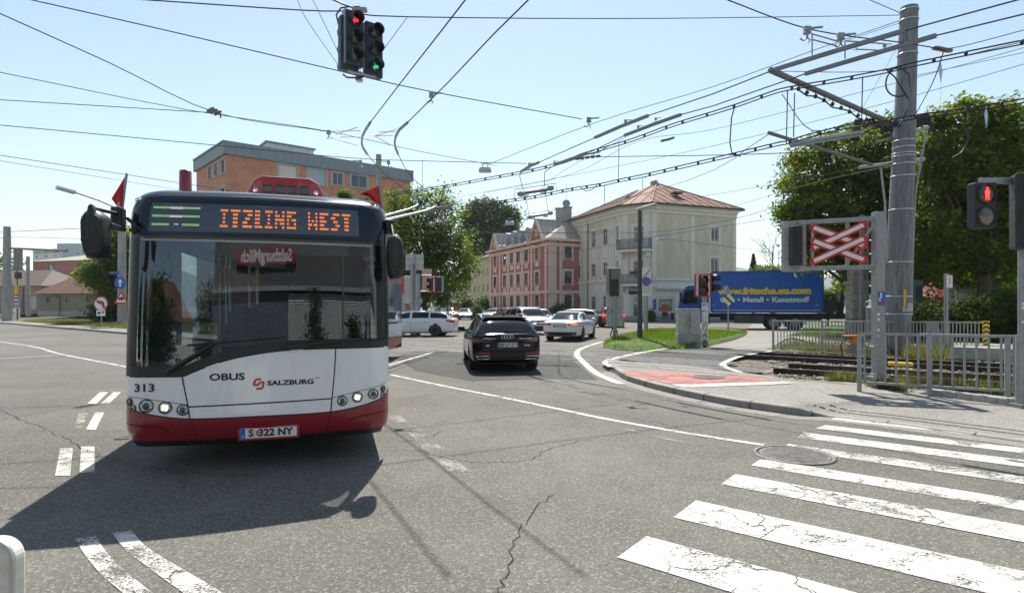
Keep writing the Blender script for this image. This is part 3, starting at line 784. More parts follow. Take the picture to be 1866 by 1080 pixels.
for i, x in enumerate(xs):
    for a, b in ((0, 1), (2, 3), (4, 5)):
        if a == 4 and i == 3: continue
        wl.window((x, (rows[a]+rows[b])/2, 1.15, rows[a]-rows[b]), m_wframe, M['window'], (1, 1), m_bgl, m_bgl, .26, .08)
    wl.band(trim, x-.75, x+.75, rows[1]-1.55, rows[1]-.15, .04)
    wl.band(trim, x-.6, x+.6, rows[3]-1.0, rows[3]-.15, .05)
    mb_ = Matrix(wl.M) @ Matrix.Translation((x, rows[0]+1.15, .02)); trim.lathe([(.28, 0), (.42, 0), (.42, .06), (.28, .06)], 20, mb_, smooth=False)
for x in (.05, (xs[0]+xs[1])/2-.45, (xs[2]+xs[3])/2-.45, wl.w-.6):
    wl.band(trim, x, x+.5, zc+.3, He-.9, .08, .004)
    if .1 < x < wl.w-1: wl.band(trim, x+.62, x+1.0, zc+.3, He-.9, .08, .004)
for w in (wl, wc, wr):
    w.band(trim, -.05, w.w+.05, He-.85, He-.5, .14, .004); w.band(trim, -.1, w.w+.1, He-.48, He-.02, .3, .004)
    w.band(trim, -.05, w.w+.05, zc-.05, zc+.25, .22, .004)
    if w is not wl: w.band(trim, -.02, w.w+.02, zc-.75, zc-.55, .06, .004)
# chamfer windows (doors to the balconies)
for r in ((475+15, 330, 545, 415), (488, 555, 545, 648)):
    R_ = wc.rect(c4(r[0]), c4y(r[1]), c4(r[2]), c4y(r[3]+26)); wc.window((R_[0], R_[1], 1.25, R_[3]), m_wframe, M['window'], (1, 1), m_bgl, None, .3, .08)
for x in (.15, wc.w-.85): wc.band(trim, x, x+.65, zc+.3, He-.9, .09, .005)
mb_ = Matrix(wc.M) @ Matrix.Translation((wc.w/2, rows[0]+1.25, .02)); trim.lathe([(.36, 0), (.5, 0), (.5, .06), (.36, .06)], 20, mb_, smooth=False)
# door
R_ = wc.rect(c4(478), c4y(787), c4(540), c4y(942)); R_ = (R_[0], .2+R_[3]/2, R_[2], R_[3])
d = wc.window(R_, m_wframe, M['window'], (1, 1), m_wframe, None, .12, .1); d.name = 'door'
# right wall
for r in ((1296,414,1310,441), (1296,475,1309,495)):
    R_ = wr.rect(*r); wr.window((R_[0], R_[1], 1.15, R_[3] if r[1] < 450 else 2.0), m_wframe, M['window'], (1, 0), m_bgl, m_bgl, .25, .09)
R_ = wr.rect(c4(646), c4y(806), c4(744), c4y(893)); shopr = R_
wr.window(R_, m_wframe, M['black_gloss'], (0, 0), m_wframe, m_wframe, .08, .06)
for u in ((1258,1265.5), (1335,1341)):
    a = wr.at(u[0], 430)[0]; b = wr.at(u[1], 430)[0]; wr.band(trim, a, b, zc+.3, He-.9, .08, .005)
wr.band(trim, 0.05, .65, zc+.3, He-.9, .08, .005)
for w in (wl, wc, wr):                                       # pale ground floor skin stands proud of the upper wall
    w.build('wall', m_bg)
mb = MB()
def skin(w, y0, y1):
    ops = [q for q in w.op if q[1]-q[3]/2 < y1 and q[1] < y1]
    xsC = sorted({0.0, w.w} | {max(0, q[0]-q[2]/2-.27) for q in ops} | {min(w.w, q[0]+q[2]/2+.27) for q in ops})
    for i in range(len(xsC)-1):
        xm = (xsC[i]+xsC[i+1])/2; hit = [q for q in ops if abs(xm-q[0]) < q[2]/2+.27]
        segs = [(y0, y1)] if not hit else [(y0, max(y0, hit[0][1]-hit[0][3]/2-.1)), (hit[0][1]+hit[0][3]/2+.27, y1)]
        for a, b in segs:
            if b-a > .05: w.band(mb, xsC[i], xsC[i+1], a, b, .035, .001)
for w in (wl, wc, wr): skin(w, 0, zc-.06)
mb.build('ground_floor_render', m_ground, B)
mb = MB()
for w in (wl, wc, wr): w.band(mb, -.04, w.w+.04, 0, .55, .06, .003)
mb.build('plinth', M['concrete'], B)
trim.build('stucco_trim', m_bgl, B)
Wall(B, re, bk1, 0, He).build('wall', m_bg)
bk0 = le + (re-chr_)
Wall(B, bk1, bk0, 0, He).build('wall', m_bg); Wall(B, bk0, le, 0, He).build('wall', m_bg)
cen = sum([le, chl, chr_, re, bk1, bk0], Vector())/6
ev = []
for p in (le, chl, chr_, re, bk1, bk0):
    d_ = (p-cen).normalized(); ev.append(Vector((p.x, p.y, He+.12)) + d_*.95)
ap = P(1196, 334, 73.5); ap2 = ap + (le-chl).normalized()*4 + Vector((0,0,-.15))
mb = MB()
for a, b, t in ((ev[0], ev[1], ap2), (ev[1], ev[2], ap), (ev[2], ev[3], ap), (ev[3], ev[4], ap), (ev[4], ev[5], ap2), (ev[5], ev[0], ap2)):
    mb.add([a-o0, b-o0, t-o0], [(0,1,2)])
mb.add([ev[1]-o0, ap-o0, ap2-o0], [(0,1,2)]); mb.add([ev[4]-o0, ap2-o0, ap-o0], [(0,1,2)])
mb.build('roof', m_rust, B)
mb = MB()                                                    # standing seams
for a, b, t in ((ev[0], ev[1], ap2), (ev[1], ev[2], ap), (ev[2], ev[3], ap)):
    n = max(3, int((b-a).length/1.1))
    for k in range(1, n):
        p = a.lerp(b, k/n); f = .5 - abs(k/n-.5); q = p.lerp(t, min(.97, f*2+.05)) if False else p + (t-a.lerp(b, .5))*min(.97, 2*f+.06)
        mb.bar(p-o0+up*.03, q-o0+up*.03, .05, .06)
for p in ev[:4]: mb.bar(p-o0+up*.04, (ap if p in (ev[1], ev[2], ev[3]) else ap2)-o0+up*.04, .14, .1)
mb.build('roof_seams', pm('seam_rust', (.20,.10,.065), .8, var=.3, scale=2), B)
mb = MB()
for i in range(6): mb.bar(ev[i]-o0-up*.06, ev[(i+1)%6]-o0-up*.06, .24, .2)
mb.build('gutter', pm('dark_gutter', (.07,.05,.045), .6, var=.2), B)
mb = MB()
for i in range(6):
    a = (ev[i]-cen)*.965+cen; b = (ev[(i+1)%6]-cen)*.965+cen; a.z = b.z = He+.02
    mb.bar(a-o0, b-o0, .5, .22)
mb.build('eaves', m_bgl, B)
for u, v, Y in ((1233, 352, 69), (1150, 360, 72)):
    q = P(u, v, Y)-o0; mb = MB(); mb.box(q, (1.1, .9, .22), rz=.4); mb.build('roof_hatch', M['dgreen'], B)
q = P(1192, 336, 73.4)-o0; mb = MB(); mb.lathe([(.5, -.3), (.5, .3), (.3, .55), (.001, .6)], 14, Matrix.Translation(q)); mb.build('roof_vent', M['galv'], B)
q = P(1171, 346, 75)-o0; mb = MB(); mb.tube([q-up*1.5, q+up*1.6], .04, 6); mb.tube([q+up*1.5, q+up*1.5+Vector((.8,0,0))], .03, 5); mb.tube([q+up*1.1+Vector((-.3,0,0)), q+up*1.1+Vector((.5,0,0))], .025, 5); mb.build('roof_aerial', M['galv'], B)
# balconies
def balcony(zf, h, flowers):
    x0, x1 = -.2, wc.w+.15; mb = MB()
    mb.box(((x0+x1)/2, zf-.13, .6), (x1-x0, .24, 1.2), M=wc.M); b = mb.build('balcony', m_bgl, B)
    mb = MB()
    for x in (x0+.06, x1-.06): mb.bar(wc.M @ Vector((x, zf+h, .02)), wc.M @ Vector((x, zf+h, 1.15)), .06, .06)
    mb.bar(wc.M @ Vector((x0, zf+h, 1.15)), wc.M @ Vector((x1, zf+h, 1.15)), .07, .07); mb.bar(wc.M @ Vector((x0, zf+.1, 1.15)), wc.M @ Vector((x1, zf+.1, 1.15)), .06, .06)
    n = 26
    for k in range(n+1):
        x = x0+.05 + (x1-x0-.1)*k/n; mb.bar(wc.M @ Vector((x, zf, 1.15)), wc.M @ Vector((x, zf+h, 1.15)), .055, .025)
    for k in range(1, 9):
        for x in (x0+.06, x1-.06): mb.bar(wc.M @ Vector((x, zf, 1.15*k/9)), wc.M @ Vector((x, zf+h, 1.15*k/9)), .03, .03)
    mb.build('railing', M['galv_dark'], b)
    mb = MB()
    for x in (x0+.4, x1-.4):
        mb.box((x, zf-.55, .3), (.35, .6, .6), M=wc.M)
    mb.build('bracket', m_bgl, b)
    return b
zb1 = wc.at(c4(505), c4y(488))[1]; zb0 = wc.at(c4(505), c4y(711))[1]
balcony(zb1, 1.15, False); lowb = balcony(zb0, 1.05, True)
mb = MB(); x = wc.w*.62; mb.box((x, zb0+1.12, 1.2), (1.3, .18, .2), M=wc.M); fb = mb.build('flower_box', M['dgreen'], lowb)
mb = MB()
for _ in range(260):
    q = wc.M @ Vector((x+random.uniform(-.7,.7), zb0+1.2+abs(random.gauss(0,.13)), 1.2+random.uniform(-.12,.16))); s = .045
    a = Vector((random.gauss(0,1), random.gauss(0,1), random.gauss(0,1))).normalized(); b = a.orthogonal().normalized()
    mb.add([q-a*s-b*s, q+a*s-b*s, q+a*s+b*s, q-a*s+b*s], [(0,1,2,3)])
mb.build('flowers', pm('geranium_red', (.55,.03,.06), .6, var=.4, scale=20), lowb)
# downpipe, wall lamp disc
mb = MB(); x = (xs[0]+xs[1])/2+.7; mb.tube([wl.M @ Vector((x, .2, .12)), wl.M @ Vector((x, He-.3, .12))], .06, 8); mb.build('downpipe', M['galv_dark'], B)
# shop signs
pnl = MB(); R2 = wc.rect(c4(462), c4y(731), c4(521), c4y(778)); pnl.box((R2[0], R2[1], .08), (R2[2]*1.25, R2[3], .1), M=wc.M); sg = pnl.build('shop_sign', M['black'], B)
tx = MB(); text(tx, 'ĆEVAPČIĆI', .42, wc.M @ Matrix.Translation((R2[0], R2[1]+.12, .135)), width=R2[2]*1.1, bold=.01); tx.build('sign_lettering', M['white'], sg)
x, y, w, h = shopr
tx = MB()
word = 'ĆEVAPČIĆI'
for i, ch in enumerate(word):
    a = (i-(len(word)-1)/2)*.23; r = 1.05
    text(tx, ch, .36, wr.M @ Matrix.Translation((x+math.sin(a)*r, y-.75+math.cos(a)*r, -.08)) @ Matrix.Rotation(-a, 4, 'Z'), bold=.012)
tx.build('window_lettering', M['white'], B)
mb = MB(); mb.lathe([(.001, .0), (.36, 0)], 24, wr.M @ Matrix.Translation((x, y-.15, -.1))); mb.build('food_picture', pm('grilled_food', (.32,.13,.06), .6, var=.5, scale=6), B)
mb = MB(); mb.box((x, y-h/2+.22, -.1), (w*.8, .3, .02), M=wr.M); mb.build('window_poster', M['red'], B)
mb = MB(); mb.box((wr.at(1200, 552)[0]*.4, y+.1, .05), (.42, 1.2, .05), M=wr.M); mb.build('menu_board', M['blue_sign'], B)
# awning box, half rolled
aw = MB(); a0 = wr.at(1195, 526)[0]; a1 = wr.at(1246, 526)[0]; ya = wr.at(1215, 526)[1]
aw.box(((a0+a1)/2, ya+.12, .16), (a1-a0, .16, .28), M=wr.M); A_ = aw.build('awning', M['white'], B)
mb = MB(); n = 30
for k in range(n):
    xx = a0+(a1-a0)*(k+.5)/n; mb.box((xx, ya-.1, .30), ((a1-a0)/n*.8, .26 if k % 2 else .2, .012), M=wr.M)
mb.build('awning_fringe', M['sign_back'], A_)
# step and raised pavement before the house
pv = [wl.A - wl.n*0 + wl.n*2.2, chl + (wl.n+wc.n)*1.6, chr_ + (wc.n+wr.n)*1.5, re + wr.n*2.4 + wr.d*30, re + wr.d*30, re, chr_, chl, le]
mbp = MB(); mbp.prism([(p.x, p.y) for p in pv], .15, z0=0); struct(mbp.build('pavement', M['sidewalk'], bevel=.02))
# cafe chairs and table
def cafe_chair(q, rz, label):
    t = thing('cafe_chair', label, 'chair', q, rz, 'wicker chairs outside the cafe')
    wk = M['dgreen']
    mb = MB(); mb.box((0,0,.44), (.52,.5,.08)); mb.build('seat', wk, t, bevel=.03)
    mb = MB(); mb.box((0,.24,.68), (.52,.07,.46)); mb.box((-.27,0,.6), (.06,.48,.08)); mb.box((.27,0,.6), (.06,.48,.08)); mb.box((-.27,-.2,.5),(.05,.05,.2)); mb.box((.27,-.2,.5),(.05,.05,.2)); mb.build('backrest', wk, t, bevel=.02)
    for sx in (-1, 1):
        for sy in (-1, 1):
            mb = MB(); mb.tube([(sx*.22, sy*.2, .42), (sx*.25, sy*.23, 0)], .022, 6); mb.build('leg', M['black'], t)
wlm = Matrix.Translation(o0) @ wr.M
def outp(u, out): x = wr.at(u, 575)[0]; q = wlm @ Vector((x, 0, out)); return (q.x, q.y, .15)
rzc = math.atan2(wr.d.y, wr.d.x)
cafe_chair(outp(1199, 1.3), rzc+.5, 'dark wicker chair left of the cafe table')
cafe_chair(outp(1207, .75), rzc-.2, 'dark wicker chair against the wall under the cafe window poster')
cafe_chair(outp(1228, 1.3), rzc-1.2, 'dark wicker chair right of the cafe table, half behind the truck')
t = thing('cafe_table', 'dark cafe table between wicker chairs by the shop window', 'table', outp(1216, 1.5), rzc)
mb = MB(); mb.box((0,0,.73), (1.1,.75,.05)); mb.build('table_top', M['dgreen'], t, bevel=.01)
for sx in (-1, 1):
    mb = MB(); mb.box((sx*.42, 0, .36), (.07, .55, .7)); mb.build('leg', M['black'], t)

# ---- houses further down the street
def simple_house(name, label, A, B_, depth, h, wallm, wins, roofm, rh=2.5, flat=False, frm=None, ww=1.1, wh=1.5, base=0):
    t = thing(name, label, 'building', (A.x, A.y, base)); w = Wall(t, A, B_, base, base+h)
    w.M = Matrix.Translation(-Vector((A.x, A.y, base))) @ frame(w.A, w.d, (0,0,1))
    for x, y in wins: w.window((x*w.w, base+y, ww, wh), frm or m_wframe, M['window'], (1, 0), None, None, .1, .07)
    w.build('wall', wallm); D = -w.n*depth; A2, B2 = A+D, B_+D
    for p, q in ((B_, B2), (B2, A2), (A2, A)):
        z = Wall(t, p, q, base, base+h); z.M = Matrix.Translation(-Vector((A.x, A.y, base))) @ frame(z.A, z.d, (0,0,1)); z.build('wall', wallm)
    T = Vector((0,0,base+h)); o_ = w.d*.5; n_ = w.n*.5
    a, b, c, d_ = A-o_+n_+T, B_+o_+n_+T, B2+o_-n_+T, A2-o_-n_+T
    if flat:
        mb = MB(); mb.prism([((p-t.location).x, (p-t.location).y) for p in (a, b, c, d_)], .3, z0=h); mb.build('roof', roofm, t)
    else:
        m1, m2 = a.lerp(d_, .5)+up*rh+w.d*min(depth/2.2, w.w*.3), b.lerp(c, .5)+up*rh-w.d*min(depth/2.2, w.w*.3)
        roof_poly(t, 'roof', roofm, [(a, b, m2, m1), (b, c, m2), (c, d_, m1, m2), (d_, a, m1)])
    return t, w
m_yel = pm('yellow_render', (.55,.48,.30), .9, var=.06, world=True)
m_rtile = tiles('red_tiles', (.18,.078,.05), (.115,.05,.034), .35)
m_btile = tiles('brown_tiles', (.13,.10,.078), (.085,.066,.054), .35)
lfp = at_h(893, 460, 13.4)
A = P(858, 557, 116); A.z = 0; B_ = P(897, 557, 103); B_.z = 0
simple_house('yellow_house', 'pale yellow plastered house beyond the dark red tenement', A, B_, 12, 10.5, m_yel, [(x, y) for x in (.2,.4,.6,.8) for y in (2, 5, 8)], m_btile, 3)
A = P(812, 557, 150); A.z = 0; B_ = P(868, 557, 140); B_.z = 0
t, w = simple_house('far_balcony_house', 'small pink house with white balcony at the far end of the street', A, B_, 10, 8, pm('pink_render', (.5,.36,.3), .9, var=.08, world=True), [(x, y) for x in (.25,.5,.8) for y in (2, 6)], m_rtile, 2.5)
mb = MB(); mb.box((w.w*.6, 4.0, .7), (w.w*.7, 1.1, 1.4), M=w.M); mb.build('balcony', M['white'], t)
A = P(790, 557, 125); A.z = 0; B_ = P(842, 557, 122); B_.z = 0
t, w = simple_house('garage_building', 'low white garage building with a dark red gate beside the far road', A, B_, 8, 3.6, M['white'], [(.3, 1.9)], m_fascia, flat=True)
mb = MB(); mb.box((w.w*.78, 1.2, .03), (2.6, 2.3, .06), M=w.M); mb.build('gate', pm('dark_red_gate', (.25,.04,.05), .6), t)

# ---- left side: sheds and buildings behind the railway
m_shed = pm('raw_render_shed', (.24,.22,.175), .95, var=.15, scale=.5, bmp=.2, bscale=20, dirt=(.22,.205,.17), world=True)
m_sal = pm('salmon_render', (.36,.25,.195), .9, var=.1, scale=.5, dirt=(.36,.26,.21), world=True)
A = P(-95, 557, 88); A.z = 0; B_ = P(75, 557, 84); B_.z = 0
t, w = simple_house('goods_shed', 'long salmon goods shed with brown tiled roof behind the railway at far left', A, B_, 9, 4.0, m_sal, [(.12, 2.3), (.3, 2.3)], m_btile, 2.6, base=.6)
mb = MB(); mb.box((w.w*.775, .6+1.1, .05), (.95, 2.2, .06), M=w.M); d = mb.build('door', pm('blue_grey_door', (.22,.27,.32), .6), t)
mb = MB(); mb.box((w.w*.93, .6+1.5, .05), (1.0, 1.9, .06), M=w.M); mb.build('roller_shutter', M['sign_back'], t)
mb = MB(); mb.tube([w.M @ Vector((w.w*.82, .7, .1)), w.M @ Vector((w.w*.82, 4.4, .1))], .06, 6); mb.build('downpipe', M['galv_dark'], t)
A = P(70, 557, 72); A.z = 0; B_ = P(182, 557, 70); B_.z = 0
t, w = simple_house('rendered_shed', 'unpainted rendered shed with red tiled hip roof right of the salmon goods shed', A, B_, 9, 2.75, m_shed, [(.17, 2.0), (.49, 2.0), (.82, 2.0)], m_rtile, 3.0, frm=M['galv_dark'], ww=.7, wh=.75, base=.45)
mb = MB(); mb.box((w.w/2, .45+.3, .03), (w.w+.05, .6, .06), M=w.M); mb.build('plinth', M['concrete'], t)
mb = MB(); mb.tube([w.M @ Vector((w.w*.24, 3.1, .4)), w.M @ Vector((w.w*.33, 2.85, .15)), w.M @ Vector((w.w*.36, 2.6, .09)), w.M @ Vector((w.w*.36, .5, .09))], .06, 6); mb.build('downpipe', M['galv_dark'], t)
A = P(60, 557, 138); A.z = 0; B_ = P(176, 557, 132); B_.z = 0
t, w = simple_house('brick_hall', 'red hall with pale green metal roof and wide dark windows', A, B_, 20, 12.2, pm('brick_red', (.30,.11,.095), .9, var=.12, world=True), [(.33, 10.5), (.80, 10.5)], pm('pale_green_roof', (.30,.32,.23), .7, var=.08, world=True), 2.4, frm=M['dgreen'], ww=3.4, wh=1.9)
A = P(60, 557, 330); A.z = 0; B_ = P(108, 557, 320); B_.z = 0
m_off = pm('office_panels', (.55,.58,.60), .6, var=.05, world=True)
t, w = simple_house('office_tower', 'pale grey office block far behind the red hall', A, B_, 30, 33, m_off, [(.15, 29.5), (.5, 29.5), (.85, 29.5), (.15, 25), (.5, 25), (.85, 25), (.15, 20), (.5, 20), (.85, 20)], m_off, flat=True, ww=3.0, wh=1.6)
w.band(mbx := MB(), .5, w.w-.5, 31.0, 32.4, .1); mbx.build('window_strip', M['window'], t)
q = P(125, 557, 322) - Vector(t.location); mb = MB(); mb.box((q.x, q.y+10, 18.2), (13, 20, 36.4)); mb.build('stair_tower', pm('blue_grey_panels', (.36,.42,.47), .5, var=.06), t)
# small yellow fritz
A = P(-60, 557, 120); A.z = 0; B_ = P(62, 557, 118); B_.z = 0
simple_house('glass_roof_hall', 'low hall with bright glass roof behind the goods shed', A, B_, 10, 6.6, m_sal, [], pm('glass_roof', (.55,.6,.63), .3, var=.1), 1.6)

# ---- the street behind the viewpoint, which the bus windscreen mirrors
A = Vector((14, -14, 0)); B_ = Vector((-4.0, -20.5, 0))
m_grey = pm('grey_cladding', (.115,.118,.122), .6, var=.2, scale=.6, world=True)
t, w = simple_house('market_hall', 'grey clad shop hall mirrored in the bus windscreen', A, B_, 14, 10.0, m_grey, [(.12, 2.0), (.3, 2.0), (.5, 2.0), (.7, 2.0), (.88, 2.0)], M['galv_dark'], flat=True, ww=2.6, wh=2.6)
mb = MB(); mb.box((w.w*.66, 8.1, .14), (7.2, .85, .24), M=w.M); sg = mb.build('shop_sign', pm('dark_red_sign', (.33,.012,.014), .5), t)
mb = MB(); text(mb, 'SalzburgMilch', .9, w.M @ Matrix.Translation((w.w*.66, 8.1, .27)), width=6.2, bold=.03); mb.build('sign_lettering', M['white'], sg)
mb = MB()
for k in range(26): w.band(mb, .3, w.w*.52, 3.2+k*.115, 3.26+k*.115, .05)
mb.build('louvres', M['white'], t)
mb = MB(); w.band(mb, -.1, w.w+.1, 6.3, 6.55, .3); w.band(mb, -.1, w.w+.1, 9.5, 9.9, .35); mb.build('ledge', M['alu'], t)
A = Vector((-8, -34, 0)); B_ = Vector((-19, -30, 0))
simple_house('gabled_house', 'white house mirrored in the left half of the bus windscreen', A, B_, 9, 6.5, M['white'], [(x, y) for x in (.2,.5,.8) for y in (2, 5)], m_rtile, 3.5)
A = Vector((46, -24, 0)); B_ = Vector((20, -26, 0))
simple_house('row_house', 'pale house mirrored at the right edge of the bus windscreen', A, B_, 9, 9, m_bg, [(x, y) for x in (.15,.35,.55,.75,.9) for y in (2, 5, 8)], m_btile, 3)
# distant hills
def hill(pts, Y, mat):
    rg = random.Random(3); mb = MB(); rows = []
    for z, dy in ((0, 0), (.45, 120), (.8, 260), (1, 420)):
        rows.append([(x, Y+dy+rg.uniform(-30,30), h*z) for x, h in pts])
    rows.append([(x, Y+1200, 0) for x, h in pts]); mb.grid(rows, flip=False); o = mb.build('hills', mat); struct(o)
m_hill = grassground('wooded_hill', (.04,.07,.04), (.06,.09,.05), (.08,.11,.06))
pts = []
rg = random.Random(5)
for k in range(60):
    x = -1500 + k*50; h = 40 + 70*abs(math.sin(k*.37)) + rg.uniform(0, 25)
    pts.append((x, h*1.1 + 75*math.exp(-((x-660)/120)**2)))
hill(pts, 1700, m_hill)
# ================================================================ TROLLEYBUS
m_navy = pm('navy_gloss', (.006,.016,.026), .2, var=.15, scale=1.5, coat=.3, spec=.35)
m_buswhite = pm('bus_white', (.88,.885,.89), .3, var=.015, scale=1.3, coat=.7, dirt=(.825,.825,.815), stretch=(1.5,1.5,.5))
m_busred = carpaint('bus_red', (.26,.010,.020), 0, .3)
m_seam = pm('panel_gap', (.02,.02,.022), .8, var=.1)
def windscreen_mat():
    m, nt, b = nmat('windscreen_glass')
    lw = N(nt, 'ShaderNodeFresnel'); lw.inputs['IOR'].default_value = 1.52
    k = math_n(nt, 'MULTIPLY', lw.outputs[0], 2.4, True)
    t = N(nt, 'ShaderNodeBsdfTransparent'); t.inputs['Color'].default_value = (.58,.66,.70,1)
    g = N(nt, 'ShaderNodeBsdfGlossy'); g.inputs['Roughness'].default_value = .0; g.inputs['Color'].default_value = (.9,.95,1,1)
    mx = N(nt, 'ShaderNodeMixShader'); L(nt, k, mx.inputs[0]); L(nt, t.outputs[0], mx.inputs[1]); L(nt, g.outputs[0], mx.inputs[2])
    L(nt, mx.outputs[0], nt.nodes['Material Output'].inputs['Surface']); return m
m_wind = windscreen_mat()
BA = math.atan(.30); BO = Vector((-2.62, 6.10, 0))
BUS = thing('trolleybus', 'white and red articulated trolleybus with dark navy destination panel turning towards the viewer', 'bus', BO, BA)
def busloc(u, v, dy=0.0):
    uu = (u-CX)/F; c, s = math.cos(BA), math.sin(BA); ox, oy = BO.x - dy*s, BO.y + dy*c
    x = (uu*oy-ox)/(c-uu*s); return x, EH + (HY-v)*(oy+x*s)/F
def lerp_tab(tab, x):
    if x <= tab[0][0]: return tab[0][1]
    for (a, p), (b, q) in zip(tab, tab[1:]):
        if x <= b: f = (x-a)/(b-a); return p + (q-p)*f
    return tab[-1][1]
def smooth_tab(tab, x):
    if x <= tab[0][0]: return tab[0][1]
    if x >= tab[-1][0]: return tab[-1][1]
    n = len(tab)
    for i in range(n-1):
        a, p = tab[i]; b, q = tab[i+1]
        if x <= b:
            h = b-a; t = (x-a)/h
            m0 = (q-p)/h if i == 0 else .5*((q-p)/h + (p-tab[i-1][1])/(a-tab[i-1][0]))
            m1 = (q-p)/h if i == n-2 else .5*((q-p)/h + (tab[i+2][1]-q)/(tab[i+2][0]-b))
            return (2*t**3-3*t*t+1)*p + (t**3-2*t*t+t)*h*m0 + (-2*t**3+3*t*t)*q + (t**3-t*t)*h*m1
YC = [(.25,.06), (.33,-.04), (.5,-.115), (.75,-.12), (1.1,-.119), (1.25,-.11), (1.8,-.067), (2.38,-.0215), (2.45,-.016), (2.6,.008), (2.76,.055), (2.86,.125), (2.925,.26), (2.96,.47), (2.975,.80)]
HWT = [(.25,1.28), (.4,1.305), (.6,1.31), (2.45,1.31), (2.62,1.308), (2.76,1.29), (2.85,1.255), (2.915,1.18), (2.955,1.08), (2.975,.97)]
def plan(x):                                   # set-back of the rounded front towards the corners
    a = abs(x)
    if a <= 1.03: return .085*(a/1.03)**2
    th = math.asin(min(1, (a-1.03)/.245)); return .085 + .25*(1-math.cos(th))
def bs_(x, z):                                 # point on the front skin; x as if the half width were 1.275
    k = smooth_tab(HWT, z)/1.275
    return Vector((x*k, smooth_tab(YC, z) + plan(max(-1.275, min(1.275, x))), z))
def bnorm(x, z):
    e = .01; a = bs_(min(x+e, 1.274), z) - bs_(max(x-e, -1.274), z); b = bs_(x, z+e) - bs_(x, z-e); return a.cross(b).normalized()
def xs_between(a, b, n):                       # denser near the corners
    out = [a + (b-a)*i/n for i in range(n+1)]
    for e in (1.275, -1.275):
        if a <= e <= b:
            s = 1 if e > 0 else -1
            out += [s*(1.03 + .245*math.sin(PI/2*k/8)) for k in range(1, 9) if a <= s*(1.03+.245*math.sin(PI/2*k/8)) <= b]
    return sorted(set(round(x, 5) for x in out))
def patch(name, x0, x1, zl, zh, mat, parent, nx=24, nz=8, off_=0.0, solid=0):
    f0 = zl if callable(zl) else (lambda x: zl); f1 = zh if callable(zh) else (lambda x: zh)
    rows = []
    for x in xs_between(x0, x1, nx):
        r = []
        for k in range(nz+1):
            z = f0(x) + (f1(x)-f0(x))*k/nz; p = bs_(x, z)
            if off_: p = p + bnorm(x, z)*off_
            r.append(p)
        rows.append(r)
    mb = MB(); mb.grid(rows, flip=True); return mb.build(name, mat, parent, solid=solid)
def decal(mb, vs, fs, x, z, lift=.004):
    out = []
    for v in vs: out.append(bs_(x+v[0], z+v[1]) + bnorm(x+v[0], z+v[1])*lift)
    mb.add(out, fs); return mb
def bstrip(mb, pts, w, lift=.003):             # thin line lying on the skin, pts in (x, z)
    q = [Vector((p[0], p[1], 0)) for p in pts]; fine = []
    for a, b in zip(q, q[1:]):
        n = max(1, int((b-a).length/.05))
        fine += [a.lerp(b, k/n) for k in range(n)]
    fine.append(q[-1]); rows = []
    for i, p in enumerate(fine):
        t = (fine[min(i+1, len(fine)-1)] - fine[max(0, i-1)]).normalized(); s = Vector((-t.y, t.x, 0))*w/2
        r = []
        for c in (p-s, p+s): r.append(bs_(c.x, c.y) + bnorm(c.x, c.y)*lift)
        rows.append(r)
    mb.grid(rows, smooth=False)
def rb(x):                                     # top of the red bumper
    return smooth_tab([(0,.562), (.55,.562), (.7,.568), (.95,.605), (1.13,.655), (1.22,.70), (1.275,.77)], abs(x))
HT = [(-1.275,.998), (-.9,.994), (-.72,.992), (-.6,1.045), (-.34,1.142), (-.1,1.195), (.19,1.233), (.45,1.243), (.7,1.243), (1.275,1.243)]
def ht(x): return lerp_tab(HT, x) if x < -.72 else smooth_tab(HT, x)
def groove(x): return .685 + .022*(x+.66)/1.33
patch('bumper', -1.275, 1.275, lambda x: .335 + .03*max(0, (abs(x)-.9))**1.0*.2, rb, m_busred, BUS, 40, 10)
patch('bumper_lip', -1.22, 1.22, .26, .336, M['black'], BUS, 24, 3)
patch('lower_panel', -.665, .668, rb, groove, m_buswhite, BUS, 20, 5)
patch('hood_panel', -.70, .70, groove, ht, m_buswhite, BUS, 24, 12, .002)
patch('corner_panel', -1.275, -.665, rb, ht, m_buswhite, BUS, 16, 10, -.002)
patch('corner_panel', .668, 1.275, rb, ht, m_buswhite, BUS, 16, 10, -.002)
gap = MB()
bstrip(gap, [(-.722,.99), (-.70,.86), (-.672,.70), (-.655,.57)], .012); bstrip(gap, [(.708,1.24), (.695,.98), (.672,.70), (.660,.57)], .012)
bstrip(gap, [(x, groove(x)) for x in (-.67,-.3,0,.3,.668)], .014)
bstrip(gap, [(-1.27,.80), (-1.1,.785), (-.85,.74), (-.672,.705)], .005); bstrip(gap, [(1.27,.845), (1.1,.80), (.85,.75), (.675,.715)], .005)
bstrip(gap, [(-.655,.56), (-.63,.45), (-.585,.335)], .010); bstrip(gap, [(.660,.56), (.64,.45), (.62,.335)], .010)
bstrip(gap, [(x, rb(x)) for x in [-1.26+.07*i for i in range(37)]], .012)
bstrip(gap, [(x, ht(x)-.002) for x in [-1.26+.07*i for i in range(37)]], .012)
gap.build('panel_gaps', m_seam, BUS)
# crease in the bumper corners (shade painted as dark red strips), licence plate recess
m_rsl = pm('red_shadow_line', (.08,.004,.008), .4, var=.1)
for s in (-1, 1): mb = MB(); bstrip(mb, [(s*1.26,.52), (s*1.05,.505), (s*.9,.48), (s*.84,.43)], .016, .003); mb.build('bumper_crease_shade', m_rsl, BUS)
